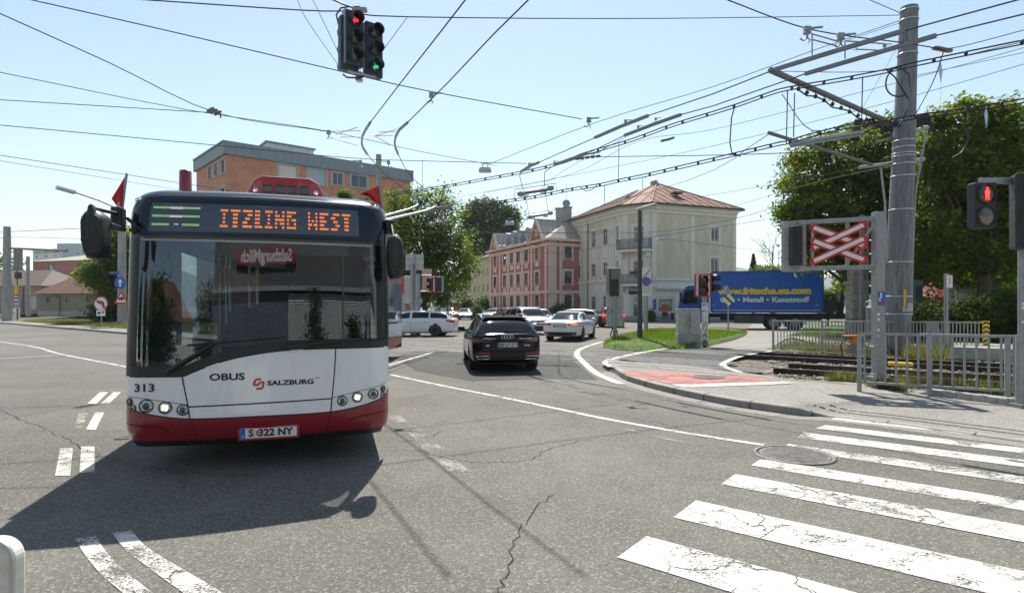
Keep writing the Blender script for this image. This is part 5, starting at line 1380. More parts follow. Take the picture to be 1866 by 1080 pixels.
class Car:
    def __init__(s, kind, label, cat, loc, rz, paintmat, group=None, glass=None, name='parked_car'):
        p = PROF[kind]; s.p = p; s.root = thing(name, label, cat, loc, rz, group); s.paint = paintmat
        st = p['st']; ys = [q[0] for q in st]; N_ = 110; rows = []; yy = []
        for i in range(N_+1):
            y = ys[0] + (ys[-1]-ys[0])*i/N_; yy.append(y)
            v = [smooth_tab([(q[0], q[k]) for q in st], y) for k in range(1, 6)]
            sec, jb, jr = section(*v); rows.append([(x, y, z) for x, z in sec])
        n = len(rows[0]); s.jb, s.jr, s.n = jb, jr, n
        full = []
        for r in rows: full.append([(-x, y, z) for x, y, z in r[::-1]] + r[1:])
        # full index: 0 = roof centre left ... n-1 = sill centre ... 2n-2 = roof centre right
        def cap(r, dirn):
            zc = sum(p_[2] for p_ in r)/len(r); zc = (max(p_[2] for p_ in r)+min(p_[2] for p_ in r))/2
            out = []
            for sc, dy in ((.985,.022), (.95,.042), (.86,.062), (.7,.076), (.45,.086), (.2,.09), (0,.091)):
                out.append([(x*sc, y+dirn*dy, zc+(z-zc)*sc) for x, y, z in r])
            return out
        full = cap(full[0], -1)[::-1] + full + cap(full[-1], 1); nc = 7
        m = len(full[0]); parts = {'body': MB(), 'side_window': MB(), 'windscreen': MB(), 'rear_window': MB()}
        V = [p_ for r in full for p_ in r]; allf = []
        faces = {k: [] for k in parts}
        R0 = .36
        s.wz = .33 if kind != 'suv' else .36
        for i in range(len(full)-1):
            for k in range(m-1):
                f = (i*m+k, i*m+k+1, (i+1)*m+k+1, (i+1)*m+k)
                cx_, cy, cz = [sum(V[q][c] for q in f)/4 for c in range(3)]
                j = abs(k+.5-(n-1)); gi = i-nc
                if any((cy-wy)**2+(cz-s.wz)**2 < (s.wz+.03)**2 for wy in p['wb']) and abs(cx_) > .6: continue
                key = 'body'
                if 0 <= gi < N_:
                    y = cy
                    belt = smooth_tab([(q[0], q[3]) for q in st], y); roof = smooth_tab([(q[0], q[5]) for q in st], y)
                    if jb+.6 < j < jr-.9 and roof-belt > .17 and p['sg'][0] < y < p['sg'][1] and not (abs(y+.02) < .05) and not (abs(y+1.06) < .045): key = 'side_window'
                    if j > jr+1.0 and p['ws'][0] < y < p['ws'][1]: key = 'windscreen'
                    if j > jr+.6 and p['rw'][0] < y < p['rw'][1]: key = 'rear_window'
                faces[key].append(f)
        s.bvh = BVHTree.FromPolygons(V, [f for fs in faces.values() for f in fs])
        for key, fs in faces.items():
            mp = {}; vs = []; ff = []
            for f in fs:
                g = []
                for q in f:
                    if q not in mp: mp[q] = len(vs); vs.append(V[q])
                    g.append(mp[q])
                ff.append(tuple(g))
            mb = MB(); mb.add(vs, ff, None, True)
            nm = {'body': 'body', 'side_window': 'side_windows', 'windscreen': 'windscreen', 'rear_window': 'rear_window'}[key]
            mb.build(nm, paintmat if key == 'body' else (glass or M['carglass']), s.root)
        mb = MB(); mb.box((0, 0, .34), (1.5, ys[-1]-ys[0]-.5, .26)); mb.box((0, -.2, .72), (1.5, 2.6, .5)); mb.build('underbody', M['interior'], s.root)
        s.y0, s.y1 = ys[0], ys[-1]
        # wheels
        for wy in p['wb']:
            for sx in (-1, 1):
                T = Matrix.Translation((sx*(p['W']-.12), wy, s.wz)) @ Matrix.Rotation(sx*PI/2, 4, 'Y'); mb = MB(); r = s.wz
                mb.lathe([(r*.66,-.1), (r*.95,-.1), (r,-.07), (r,.07), (r*.95,.1), (r*.70,.105), (r*.66,.09)], 28, T); w = mb.build('wheel', M['rubber'], s.root)
                mb = MB()
                mb.lathe([(r*.68,.06), (r*.70,.095), (r*.64,.10), (r*.61,.06)], 28, T)
                for k in range(5):
                    A = T @ Matrix.Rotation(2*PI*k/5, 4, 'Z')
                    mb.add([(-.035,0,.07),(.035,0,.07),(.028,r*.64,.09),(-.028,r*.64,.09),(-.035,0,.03),(.035,0,.03),(.028,r*.64,.03),(-.028,r*.64,.03)], [(0,1,2,3),(0,4,5,1),(1,5,6,2),(3,2,6,7),(0,3,7,4)], A)
                mb.lathe([(.06,.03), (.06,.085), (.001,.09)], 14, T); mb.build('rim', M['rim'], w)
                mb = MB(); mb.lathe([(.001,.02), (r*.66,.02)], 20, T); mb.build('brake_disc', M['interior'], w)
                mb = MB(); mb.lathe([(.001,-.16), (r+.025,-.16), (r+.025,-.03)], 24, T); mb.build('wheel_well', M['interior'], s.root)
        # mirrors
        belt = smooth_tab([(q[0], q[3]) for q in st], .75)
        for sx in (-1, 1):
            mb = MB(); rws = []
            for dy, sc in ((-.07,.75), (-.05,.95), (.0,1), (.06,.8), (.09,.4)):
                rws.append([(sx*(p['W']+.10)+.115*sc*math.cos(a), .72+dy, belt+.085+.075*sc*math.sin(a)) for a in [2*PI*k/14 for k in range(15)]])
            mb.grid(rws); mb.add(rws[0][:-1], [tuple(range(14))]); mb.add(rws[-1][:-1], [tuple(range(14))[::-1]]); mb.box((sx*(p['W']-.0), .74, belt+.03), (.14,.06,.05)); mb.build('mirror', paintmat, s.root)
    def cast(s, q, axis):
        d = {'r': Vector((0,1,0)), 'f': Vector((0,-1,0)), 'L': Vector((1,0,0)), 'R': Vector((-1,0,0))}[axis]
        o = Vector((q[0], -d.y*6, q[1])) if axis in 'rf' else Vector((-d.x*4, q[0], q[1]))
        h, n, i, dist = s.bvh.ray_cast(o, d)
        if h is None:
            h, n, i, dist = s.bvh.find_nearest(Vector((q[0], -d.y*2.3, q[1])) if axis in 'rf' else Vector((-d.x, q[0], q[1])))
        return h, (n if n.dot(d) < 0 else -n)
    def decal(s, name, corners, mat, axis='r', lift=.006, nu=8, nv=4, parent=None, thick=0):
        a, b, c, d = [Vector((p[0], p[1])) for p in corners]; rows = []
        for i in range(nv+1):
            r = []
            for k in range(nu+1):
                u, v = k/nu, i/nv; q = (a*(1-u)+b*u)*(1-v) + (d*(1-u)+c*u)*v
                h, n = s.cast(q, axis); r.append(h + n*lift)
            rows.append(r)
        mb = MB(); mb.grid(rows, flip=(axis in 'fR')); return mb.build(name, mat, parent or s.root)
    def both(s, name, corners, mat, axis='r', **k):
        out = [s.decal(name, corners, mat, axis, **k)]
        out.append(s.decal(name, [(-c[0], c[1]) for c in corners], mat, axis, **k)); return out
    def plate(s, z, body, axis='r', w=.50, h=.105, blue=True, x=0):
        hh, n = s.cast((x, z), axis); sg = -1 if axis == 'r' else 1
        y = hh.y + sg*.012; rot = 0 if axis == 'r' else PI
        T = Matrix.Translation((x, y, z)) @ Matrix.Rotation(rot, 4, 'Z') @ Matrix.Rotation(PI/2, 4, 'X')
        mb = MB(); mb.box((0,0,0), (w, h, .012), M=T); p = mb.build('number_plate', M['plate'], s.root, bevel=.003)
        mb = MB(); text(mb, body, h*.98, T @ Matrix.Translation((.02,0,.0075)), width=w*.84, bold=.003); mb.build('plate_lettering', M['ink'], p)
        if blue: mb = MB(); mb.box((-w/2+.02,0,.0075), (.036, h*.92, .004), M=T); mb.build('country_band', M['blue_sign'], p)
        return p
m_tail = pm('tail_lens', (.13,.008,.010), .15, var=.25, scale=12, coat=.7); m_taillit = emit('tail_lit', (1.0,.05,.03), .8); m_amberlit = emit('indicator_lit', (1.0,.32,.05), .8)
m_redref = pm('red_reflector', (.55,.015,.015), .3, coat=.5)
m_cblack = pm('black_car_paint', (.006,.008,.012), .12, var=.2, spec=.3, coat=.1); m_cwhite = carpaint('white_car_paint', (.68,.70,.72), 0, .28); m_csilver = carpaint('silver_car_paint', (.36,.37,.38), .7, .3)
m_cblue = carpaint('dark_blue_car_paint', (.02,.03,.07), .2, .25); m_cred = carpaint('red_car_paint', (.42,.015,.012), 0, .28); m_cgrey = carpaint('grey_car_paint', (.13,.14,.14), .5, .3)
def heads(c, zz, x0, x1, h, lit=None):
    for b in c.both('headlight', [(x0, zz), (x1, zz+h*.35), (x1, zz+h*1.2), (x0, zz+h)], M['chrome'] if not lit else lit, 'f', lift=.008): pass
def seams(c, ys, z0, z1):
    for y in ys:
        for ax in 'LR': c.decal('door_gap', [(y-.006, z0), (y+.006, z0), (y+.006, z1), (y-.006, z1)], m_seam, ax, .003, 1, 8)
def handles(c, ys, z):
    for y in ys:
        for ax in 'LR': c.decal('door_handle', [(y-.1, z-.015), (y+.1, z-.015), (y+.1, z+.02), (y-.1, z+.02)], M['chrome'], ax, .018, 3, 2)
# --- black estate in front of us, driving away
g0 = G(924, 679)
th = R(7.5)
c = Car('estate', 'shiny black estate car seen from behind with tail pipes and red reflectors', 'car', (g0.x - math.sin(th)*2.35, g0.y + math.cos(th)*2.35, 0), th, m_cblack, name='estate_car')
y0 = c.y0
c.both('tail_light', [(.40,.80), (.86,.78), (.86,.91), (.40,.875)], m_tail, 'r', nu=10)
c.both('light_strip', [(.30,.862), (.62,.872), (.62,.886), (.30,.876)], M['chrome'], 'r', lift=.014)
c.decal('garnish', [(-.40,.862), (.40,.862), (.40,.875), (-.40,.875)], M['black_gloss'], 'r', lift=.012)
c.plate(.715, 'BB·LP 271', w=.50, h=.11)
c.decal('bumper_insert', [(-.74,.33), (.74,.33), (.80,.50), (-.80,.50)], M['black'], 'r', lift=.004, nu=16)
c.both('reflector', [(.44,.49), (.80,.495), (.78,.525), (.44,.522)], m_redref, 'r', lift=.014)
for sx in (-1, 1):
    hh, n = c.cast((sx*.62,.40), 'r'); mb = MB()
    q = [(sx*.45,.355), (sx*.74,.36), (sx*.80,.43), (sx*.47,.435)]
    mb.tube([(a, hh.y-.02+.03*abs(abs(a)-.45), b) for a, b in q], .014, 6, closed=True); mb.build('exhaust_trim', M['chrome'], c.root)
c.decal('bumper_line', [(-.82,.545), (.82,.545), (.82,.565), (-.82,.565)], m_seam, 'r', lift=.004, nu=16)
c.decal('tailgate_sheen', [(-.55,.615), (.55,.615), (.56,.63), (-.56,.63)], pm('crease_sheen', (.10,.09,.07), .2, .6), 'r', lift=.004, nu=16)  # paler decal paints the sheen along the tailgate crease
mb = MB(); hh, n = c.cast((0,.90), 'r')
for k in range(4): mb.tube([(-.108+.072*k+.045*math.cos(a), hh.y-.012, .915+.045*math.sin(a)) for a in [2*PI*i/18 for i in range(18)]], .007, 6, closed=True)
mb.build('rings_emblem', M['chrome'], c.root)
mb = MB(); hh, n = c.cast((-.5,.70), 'r'); T = Matrix.Translation((-.5, hh.y-.008, .70)) @ Matrix.Rotation(PI/2, 4, 'X'); text(mb, 'A4', .06, T, bold=.003); hh, n = c.cast((.5,.70), 'r'); text(mb, '40 TDI', .05, Matrix.Translation((.50, hh.y-.008, .70)) @ Matrix.Rotation(PI/2, 4, 'X'), bold=.002); mb.build('badge_lettering', M['chrome'], c.root)
hh, n = c.cast((0,1.07), 'r'); mb = MB(); mb.bar((-.06, hh.y-.03, 1.065), (.42, hh.y-.012, 1.06), .03, .02); mb.build('rear_wiper', M['black'], c.root)
hh2, _ = c.cast((0,1.37), 'r'); mb = MB(); mb.box((0, hh2.y-.02, 1.39), (1.18, .22, .03)); mb.build('roof_spoiler', m_cblack, c.root, bevel=.01)
mb = MB(); mb.lathe([(.035,0), (.02,.05), (.001,.09)], 8, Matrix.Translation((0, -1.6, 1.425))); mb.build('aerial_fin', m_cblack, c.root)
for sx in (-1, 1):
    mb = MB(); mb.tube([(sx*.60,-1.75,1.385), (sx*.60,-1.6,1.43), (sx*.60,-.6,1.468), (sx*.60,.15,1.45), (sx*.61,.3,1.40)], .016, 6); mb.build('roof_rail', M['alu'], c.root)
seams(c, (-.02, .98), .30, .93); handles(c, (-.85, .2), .80)
# --- white saloon, driving away to the right
g0 = G(1021, 622); th = -R(19)
c = Car('sedan', 'white saloon car driving away with its right indicator lit', 'car', (g0.x - math.sin(th)*2.3, g0.y + math.cos(th)*2.3, 0), th, m_cwhite, name='saloon_car')
for sx, m_ in ((-1, m_tail), (1, m_tail)):
    t_ = c.decal('tail_light', [(sx*.42,.77), (sx*.86,.755), (sx*.86,.87), (sx*.42,.865)], m_redref, 'r', nu=10)
    if sx > 0: c.decal('indicator', [(.50,.805), (.84,.80), (.84,.835), (.50,.84)], m_amberlit, 'r', lift=.012, parent=t_)
c.plate(.735, 'SO·544 DR', w=.50, h=.11); c.decal('plate_surround', [(-.30,.665), (.30,.665), (.30,.80), (-.30,.80)], m_cgrey, 'r', lift=.003)
c.decal('bumper_insert', [(-.74,.30), (.74,.30), (.80,.46), (-.80,.46)], M['black'], 'r', lift=.005, nu=16)
seams(c, (-.02, .98, -.95), .30, .93); handles(c, (-.80, .2), .80)
mb = MB(); hh, n = c.cast((0,.86), 'r')
for k in range(4): mb.tube([(-.09+.06*k+.04*math.cos(a), hh.y-.01, .865+.04*math.sin(a)) for a in [2*PI*i/14 for i in range(14)]], .006, 5, closed=True)
mb.build('rings_emblem', M['chrome'], c.root)
# --- white estate at left, driving left
g0 = G(775, 613); th = R(90-7)
c = Car('estate', 'white estate car in profile half hidden by the bus mirror', 'car', (g0.x-.75, g0.y+.95, 0), th, m_cwhite, name='estate_car')
seams(c, (-.02, .98, -1.1), .30, .93); handles(c, (-.85, .2), .80); c.both('tail_light', [(.50,.78), (.86,.76), (.86,.92), (.50,.90)], m_redref, 'r')
for ax, sy in (('L', 1),): c.decal('tail_light', [(-2.30,.82), (-2.02,.84), (-2.05,.93), (-2.30,.93)], m_redref, ax, .006, 4, 3)
# --- silver SUV facing us
g0 = G(950, 610); th = R(180+22)
c = Car('suv', 'silver grey SUV facing the viewer beside the white saloon', 'car', (g0.x+.45, g0.y+2.0, 0), th, m_csilver, name='suv_car')
heads(c, .76, .45, .80, .13); c.decal('grille', [(-.42,.62), (.42,.62), (.45,.82), (-.45,.82)], M['black'], 'f'); c.decal('lower_grille', [(-.7,.38), (.7,.38), (.66,.52), (-.66,.52)], M['black'], 'f', nu=12); c.plate(.56, 'S·871 KL', 'f', w=.46)
seams(c, (-.02, .95), .40, 1.0); handles(c, (-.8, .2), .90)
for sx in (-1, 1):
    mb = MB(); mb.tube([(sx*.60,-1.6,1.55), (sx*.60,-1.4,1.61), (sx*.60,.0,1.645), (sx*.61,.25,1.57)], .018, 6); mb.build('roof_rail', M['alu'], c.root)
# --- white car behind the SUV
p_ = P(985, 557, 44); c = Car('hatch', 'white hatchback behind the silver SUV', 'car', (p_.x-.1, 44, 0), R(180+12), m_cwhite, name='hatchback_car')
heads(c, .68, .42, .76, .13); c.decal('grille', [(-.4,.48), (.4,.48), (.42,.62), (-.42,.62)], M['black'], 'f')
# --- silver estate behind the saloon
p_ = P(1046, 557, 47); c = Car('estate', 'silver estate car mostly hidden behind the white saloon', 'car', (p_.x, 47.5, 0), R(64), m_csilver, name='estate_car'); seams(c, (-.02,), .3, .93)
# --- dark blue saloon coming, headlights on
p_ = P(847, 557, 70); c = Car('sedan', 'dark blue car coming down the street with headlights on', 'car', (p_.x, 71.5, 0), R(180+3), m_cblue, name='saloon_car')
heads(c, .62, .45, .76, .13, emit('far_headlamp', (1,.8,.5), 1.6)); c.decal('grille', [(-.4,.56), (.4,.56), (.42,.68), (-.42,.68)], M['chrome'], 'f'); c.plate(.42, 'SL·29 AB', 'f', w=.46)
# --- parked grey car by the tenement hedge
p_ = P(899, 557, 66); c = Car('sedan', 'dark grey parked car below the tenement house', 'car', (p_.x, 68, 0), R(180-24), m_cgrey, name='saloon_car'); heads(c, .62, .42, .76, .12)
p_ = P(922, 557, 74); c = Car('hatch', 'small dark red car parked behind the dark grey one', 'car', (p_.x, 75, 0), R(180-24), carpaint('maroon_paint', (.12,.02,.02)), name='hatchback_car')
p_ = P(822, 557, 78); c = Car('hatch', 'red hatchback parked far off left of the dark blue car', 'car', (p_.x, 78, 0), R(180+10), m_cred, name='hatchback_car')
# --- red SUV seen from behind
g0 = G(1122, 597); th = -R(4); c = Car('suv', 'red SUV with lit brake lights behind the grey sign back', 'car', (g0.x, g0.y+2.2, 0), th, m_cred, name='suv_car')
c.both('tail_light', [(.66,.86), (.86,.86), (.86,1.06), (.66,1.06)], m_taillit, 'r'); c.plate(.80, 'S·214 PF', w=.46); c.decal('bumper_insert', [(-.78,.36), (.78,.36), (.82,.58), (-.82,.58)], M['black'], 'r', lift=.005, nu=14)

# ================================================================ BLUE LORRY
tl, trr = P(1297, 568, 41.9), P(1499, 568, 39.6)
d = (trr-tl); d.z = 0; d.normalize(); nn = Vector((d.y, -d.x, 0))      # nn points to the viewer
LR_ = thing('box_lorry', 'blue box lorry with yellow web address and white lettering on its side', 'lorry', (tl.x, tl.y, 0)); 
m_lblue = pm('lorry_blue', (.014,.11,.52), .42, var=.16, scale=.8, bmp=.5, bscale=1.3, dirt=(.014,.085,.40), stretch=(1.6,1,.5)); m_lcab = pm('lorry_cab_blue', (.012,.07,.36), .35, var=.1, spec=.3)
LM = frame((0,0,0), d, (0,0,1))      # x along the side, y up, z to the viewer
LL = (Vector((trr.x, trr.y, 0)) - Vector((tl.x, tl.y, 0))).length; zb, zt = 1.3, 4.12; DW = 2.5
mb = MB(); mb.box((LL/2, (zb+zt)/2, -DW/2), (LL, zt-zb, DW), M=LM); bx = mb.build('cargo_box', m_lblue, LR_, bevel=.02)
mb = MB()
for x in (-.02, LL+.02): mb.box((x, (zb+zt)/2, -DW/2), (.12, zt-zb+.04, DW+.06), M=LM)
mb.box((LL/2, zt+.02, -DW/2), (LL, .07, DW+.05), M=LM); mb.box((LL/2, zb-.03, -DW/2), (LL, .12, DW+.07), M=LM); mb.build('box_frame', m_lcab, bx)
mb = MB(); mb.box((LL/2, zb+.08, .012), (LL*.97, .035, .02), M=LM)
for x, s in ((.25, 1), (LL-.25, -1)): mb.box((x-s*.1, zt-.12, .012), (.3, .03, .02), M=LM); mb.box((x-s*.24, zt-.25, .012), (.03, .28, .02), M=LM)
mb.build('reflective_tape', M['white'], bx)
def lx(u): return (u-1297)/202*LL
def lz(v): return zt - (v-494.5)/74*(zt-zb)
mb = MB(); text(mb, 'www.fritsche.eu.com', .62, LM @ Matrix.Translation((lx(1394.5), lz(531), .006)), width=lx(1480)-lx(1309), bold=.04); mb.build('box_lettering', pm('lorry_yellow', (.88,.62,.03), .5, var=.06), bx)
mb = MB(); text(mb, 'Glas • Metall • Kunststoff', .48, LM @ Matrix.Translation((lx(1394), lz(547), .006)), width=lx(1475)-lx(1312), bold=.02); mb.build('box_lettering', M['white'], bx)
mb = MB(); 
for x in (lx(1302), lx(1490)): text(mb, '0403', .14, LM @ Matrix.Translation((x, lz(557), .006)))
mb.build('box_lettering', pm('small_yellow_marks', (.7,.45,.2), .5), bx)
# cab
cab = [(-2.35,.55), (-2.42,1.0), (-2.38,1.55), (-2.1,2.35), (-1.85,3.05), (-1.6,3.2), (-.25,3.25), (-.2,3.0), (-.2,.95), (-.2,.55)]
mb = MB(); mb.prism(cab, 2.4, M=LM, z0=-2.45); cb = mb.build('cab', m_lcab, LR_, bevel=.05)
mb = MB(); mb.prism([(-2.02,2.0), (-1.82,2.75), (-1.62,2.85), (-1.0,2.85), (-1.0,1.85), (-1.95,1.85)], .02, M=LM, z0=-.045); mb.build('side_window', M['carglass'], cb)
mb = MB(); mb.prism([(-2.31,1.85), (-2.335,1.85), (-1.96,2.9), (-1.93,2.9)], 2.1, M=LM, z0=-2.3); mb.build('windscreen', M['carglass'], cb)
mb = MB(); mb.box((-1.55, 1.55, -.03), (.01, 2.2, .02), M=LM); mb.box((-.75, 1.55, -.03), (.01, 2.2, .02), M=LM); mb.box((-.45, 1.2, -.03), (.3, .35, .03), M=LM); mb.build('door_gaps', m_seam, cb)
mb = MB(); mb.bar(LM @ Vector((-2.05,2.75,.05)), LM @ Vector((-2.15,2.75,.28)), .05, .05); mb.box((-2.15, 2.35, .3), (.16, .75, .26), M=LM); mb.build('mirror', M['black'], LR_, bevel=.03)
mb = MB(); text(mb, 'fritsche', .28, LM @ Matrix.Translation((-1.35, 1.42, -.03)), bold=.01); mb.build('cab_lettering', M['yellow'], cb)
mb = MB(); text(mb, 'Glas Metall Kunststoff', .11, LM @ Matrix.Translation((-1.35, 1.2, -.03))); mb.build('cab_lettering', M['white'], cb)
mb = MB(); mb.lathe([(.12,0), (.12,.16), (.001,.19)], 12, LM @ Matrix.Translation((-1.0,3.23,-.6)) @ Matrix.Rotation(-PI/2, 4, 'X')); mb.build('beacon', M['yellow'], LR_)
mb = MB(); mb.box((-2.2, .62, -1.25), (.5, .55, 2.4), M=LM); mb.build('bumper', m_lcab, LR_, bevel=.05)
mb = MB(); mb.box((-.35, .75, -.15), (.4, .8, .3), M=LM)
for k in range(3): mb.box((-.35, .5+k*.28, .02), (.42, .05, .12), M=LM)
mb.build('cab_steps', M['black'], LR_)
mb = MB(); mb.box((LL/2, 1.0, -.8), (LL+1.2, .26, .2), M=LM); mb.box((LL/2, 1.0, -1.7), (LL+1.2, .26, .2), M=LM); mb.box((LL/2+.3, .9, -1.25), (LL-.6, .5, 1.9), M=LM); mb.build('chassis', M['interior'], LR_)
mb = MB(); mb.box((LL*.30, .75, -.25), (1.25, .6, .45), M=LM); mb.box((LL*.42, .75, -.25), (.95, .6, .45), M=LM); mb.build('locker', pm('lorry_locker', (.06,.07,.08), .55, var=.2), LR_, bevel=.02)
for x in (lx(1412), lx(1452), -1.35):
    for zz in (-.2, -2.3):
        T = LM @ Matrix.Translation((x, .52, zz)); mb = MB(); mb.lathe([(.30,-.16), (.48,-.16), (.52,-.1), (.52,.1), (.48,.16), (.30,.16)], 28, T); w = mb.build('wheel', M['rubber'], LR_)
        mb = MB(); mb.lathe([(.31,.15), (.28,.05), (.2,.02), (.12,.06), (.11,.14), (.001,.15)], 20, T)
        for k in range(10): mb.box((.17*math.cos(k*.628), .17*math.sin(k*.628), .06), (.03,.03,.05), M=T)
        mb.build('rim', M['rim'], w)
    if x > 0: 
        mb = MB(); T = LM @ Matrix.Translation((x, .52, 0)); pts = [(.62*math.cos(a), .62*math.sin(a)) for a in [PI*k/10 for k in range(11)]]
        for (a, b) in zip(pts, pts[1:]): mb.bar(T @ Vector((a[0], a[1], -.2)), T @ Vector((b[0], b[1], -.2)), .05, .42, up=LM.to_3x3() @ Vector((0,0,1)))
        mb.build('mudguard', M['black'], LR_)
# loading crane behind the box
mb = MB(); X = LL
mb.box((X+1.0, 1.0, -1.25), (1.9, .35, 1.6), M=LM); mb.box((X+.55, 1.5, -.5), (.35, 1.2, .4), M=LM); mb.box((X+1.2, 2.0, -1.0), (.45, 2.4, .5), M=LM)
mb.bar(LM @ Vector((X+1.2,3.2,-1.0)), LM @ Vector((X+.9,1.4,-.4)), .22, .26); mb.bar(LM @ Vector((X+1.5,3.8,-.9)), LM @ Vector((X+1.3,1.3,-.7)), .14, .18); mb.bar(LM @ Vector((X+.7,3.3,-.6)), LM @ Vector((X+1.3,2.2,-.6)), .1, .1)
for k in range(4): mb.tube([LM @ Vector((X+.9+.12*k, 3.0, -.4)), LM @ Vector((X+1.3+.06*k, 2.4, -.2)), LM @ Vector((X+1.0+.1*k, 1.3, -.3))], .025, 6)
mb.build('crane', pm('crane_dark', (.025,.03,.035), .5, var=.3), LR_)
mb = MB(); mb.prism([(X+.85,3.1), (X+1.15,3.15), (X+1.1,1.9), (X+.95,2.2)], .12, M=LM, z0=-.32); mb.build('crane_cover', M['galv'], LR_)
mb = MB(); mb.box((X+1.8, 1.0, -.15), (.1, .16, .1), M=LM); mb.build('tail_light', m_redref, LR_)
# ================================================================ SIGNALS, SIGNS, MASTS, FENCES
def facing(loc, yaw):                   # local -y looks towards the viewer when yaw = 0
    return Matrix.Translation(loc) @ Matrix.Rotation(yaw, 4, 'Z')
def visor(mb, T, r, ln):                # open-bottomed tunnel hood along local -y
    rows = []
    for y in (0, -ln*.5, -ln):
        rows.append([T @ Vector((r*math.cos(a), y, r*math.sin(a)*(1.0))) for a in [R(-35)+R(250)*k/16 for k in range(17)]])
    mb.grid(rows)
def signal_head(root, T, n=3, r=.10, pitch=.31, w=.33, d=.22, lit=None, part='signal_head', housing=None, vis=.2):
    h = pitch*n + .03; mb = MB(); mb.box((0, d/2, 0), (w, d, h), M=T); hd = mb.build(part, housing or M['signal_green'], root, bevel=.025)
    mb = MB()
    for k in range(1, n): mb.box((0, d/2, h/2-.015-pitch*k), (w+.006, d+.006, .008), M=T)
    mb.build('housing_joint', M['interior'], hd)
    for k in range(n):
        z = h/2-.015-pitch*(k+.5); V = T @ Matrix.Translation((0, -.004, z))
        mb = MB(); mb.lathe([(r*1.18, 0), (r*1.18, .02), (r*1.02, .025), (r*1.0, .0)], 24, V @ Matrix.Rotation(PI/2, 4, 'X'), cap=False); visor(mb, V, r*1.12, vis); mb.build('visor', housing or M['signal_green'], hd, solid=.008)
        mb = MB(); mb.lathe([(r, .0), (r*.7, .018), (.001, .026)], 22, V @ Matrix.Rotation(PI/2, 4, 'X'))
        m_ = (lit or {}).get(k, M['lamp_lens']); ar = m_ in (red_lit, green_lit)
        ln_ = mb.build('lens', (M['lamp_lens'] if m_ == green_lit else dim_red) if ar else m_, hd)
        if ar: mb = MB(); mb.prism([(x_*r, y_*r) for x_, y_ in ((-.8,-.05),(-.05,.62),(-.05,.25),(.62,.25),(.62,-.35),(-.05,-.35),(-.05,-.72))], .004, M=V @ Matrix.Rotation(PI/2, 4, 'X'), z0=.027); mb.build('lit_arrow', m_, ln_)
    return hd
red_lit = emit('signal_red', (1.0,.04,.06), .4); green_lit = emit('signal_green_lit', (.04,.75,.42), .35); dim_red = pm('dim_red_lens', (.10,.012,.012), .2, coat=.5)
arrow_red = pm('red_arrow_glass', (.20,.01,.012), .25, var=.6, scale=16)
def post(name, label, cat, base, h, r, mat, lean=(0,0)):
    t = thing(name, label, cat, base)
    mb = MB(); rr = r if isinstance(r, (tuple, list)) else (r, r)
    n = 6; mb.tube([(lean[0]*k/n, lean[1]*k/n, h*k/n) for k in range(n+1)], [rr[0]+(rr[1]-rr[0])*k/n for k in range(n+1)], 20); mb.build('pole', mat, t); return t
# hanging signal over the junction
q = P(655, 88, 10.5)
t = thing('hanging_traffic_light', 'six lamp traffic light cluster hanging from a span wire above the junction', 'traffic light', q)
a = R(38); T0 = Matrix.Rotation(a, 4, 'Z')
hd = signal_head(t, T0 @ Matrix.Translation((-.14, -.12, .10)), 3, .095, .315, .34, .16, {0: red_lit}, vis=.19)
signal_head(t, T0 @ Matrix.Translation((.24, -.12, .0)), 3, .095, .315, .34, .16, {2: green_lit}, vis=.19)
signal_head(t, T0 @ Matrix.Rotation(PI, 4, 'Z') @ Matrix.Translation((.20, -.10, .0)), 3, .095, .315, .34, .16, vis=.19)
mb = MB(); mb.box((0,.02,.56), (.10,.08,.12)); mb.tube([(0,.02,.5),(0,.02,.74)], .035, 8); mb.box((0,.02,.70), (.26,.1,.06)); mb.lathe([(.001,-.06),(.09,-.06),(.1,0),(.09,.08),(.001,.1)], 12, Matrix.Translation((-.2,.05,.48)) @ Matrix.Rotation(PI/2, 4, 'Y')); mb.build('hanger', M['galv'], t)
mb = MB(); mb.tube([(-.38,.0,.42), (-.42,.0,.6), (-.34,.02,.74), (-.2,.02,.76), (0,.02,.76)], .014, 6); mb.tube([(-.28,-.05,-.5), (-.2,-.1,-.57), (0,-.1,-.58), (.1,-.05,-.53)], .016, 6); mb.build('cable', M['black'], t)
mb = MB(); mb.tube([(-.34,-.14,-.36),(-.1,-.18,-.50),(.3,-.02,-.53)], .02, 6); mb.box((0,-.02,-.53), (.1,.12,.16)); mb.build('lower_bracket', M['galv'], t)
hl_ = MB(); Tl = T0 @ Matrix.Translation((-.14, -.12, .10)); hl_.box((-.178, .06, 0), (.012,.14,.96), M=Tl); hl_.build('edge_trim', M['galv'], hd)

# level crossing sign frame
b = G(1600, 706, .12); bx_, by_ = b.x, b.y
t = thing('crossing_sign', 'galvanised gantry frame with double red and white St Andrew crosses beside the tracks', 'crossing sign', b)
yawF = math.atan2(-.62, 1.25); FM = Matrix.Rotation(yawF, 4, 'Z')     # frame runs to the left and a little away
def hz(v, Y): return EH + (HY-v)*Y/F - .12
zt, zbm = hz(394, by_), hz(488, by_)
mb = MB(); mb.prism([(-.085,-.085), (.085,-.085), (.085,.085), (-.085,.085)], zt+.08); mb.box((0,0,.78), (.22,.2,.05)); mb.box((0,0,.02), (.2,.2,.5)); mb.build('post', M['galv'], t, bevel=.008)
mb = MB(); mb.box((0,0,.20), (.30,.28,.04)); mb.build('flange', M['galv'], t)
FL = 1.42
mb = MB()
for z in (zt-.04, zbm+.02): mb.box((-FL/2, 0, z), (FL, .07, .085), M=FM)
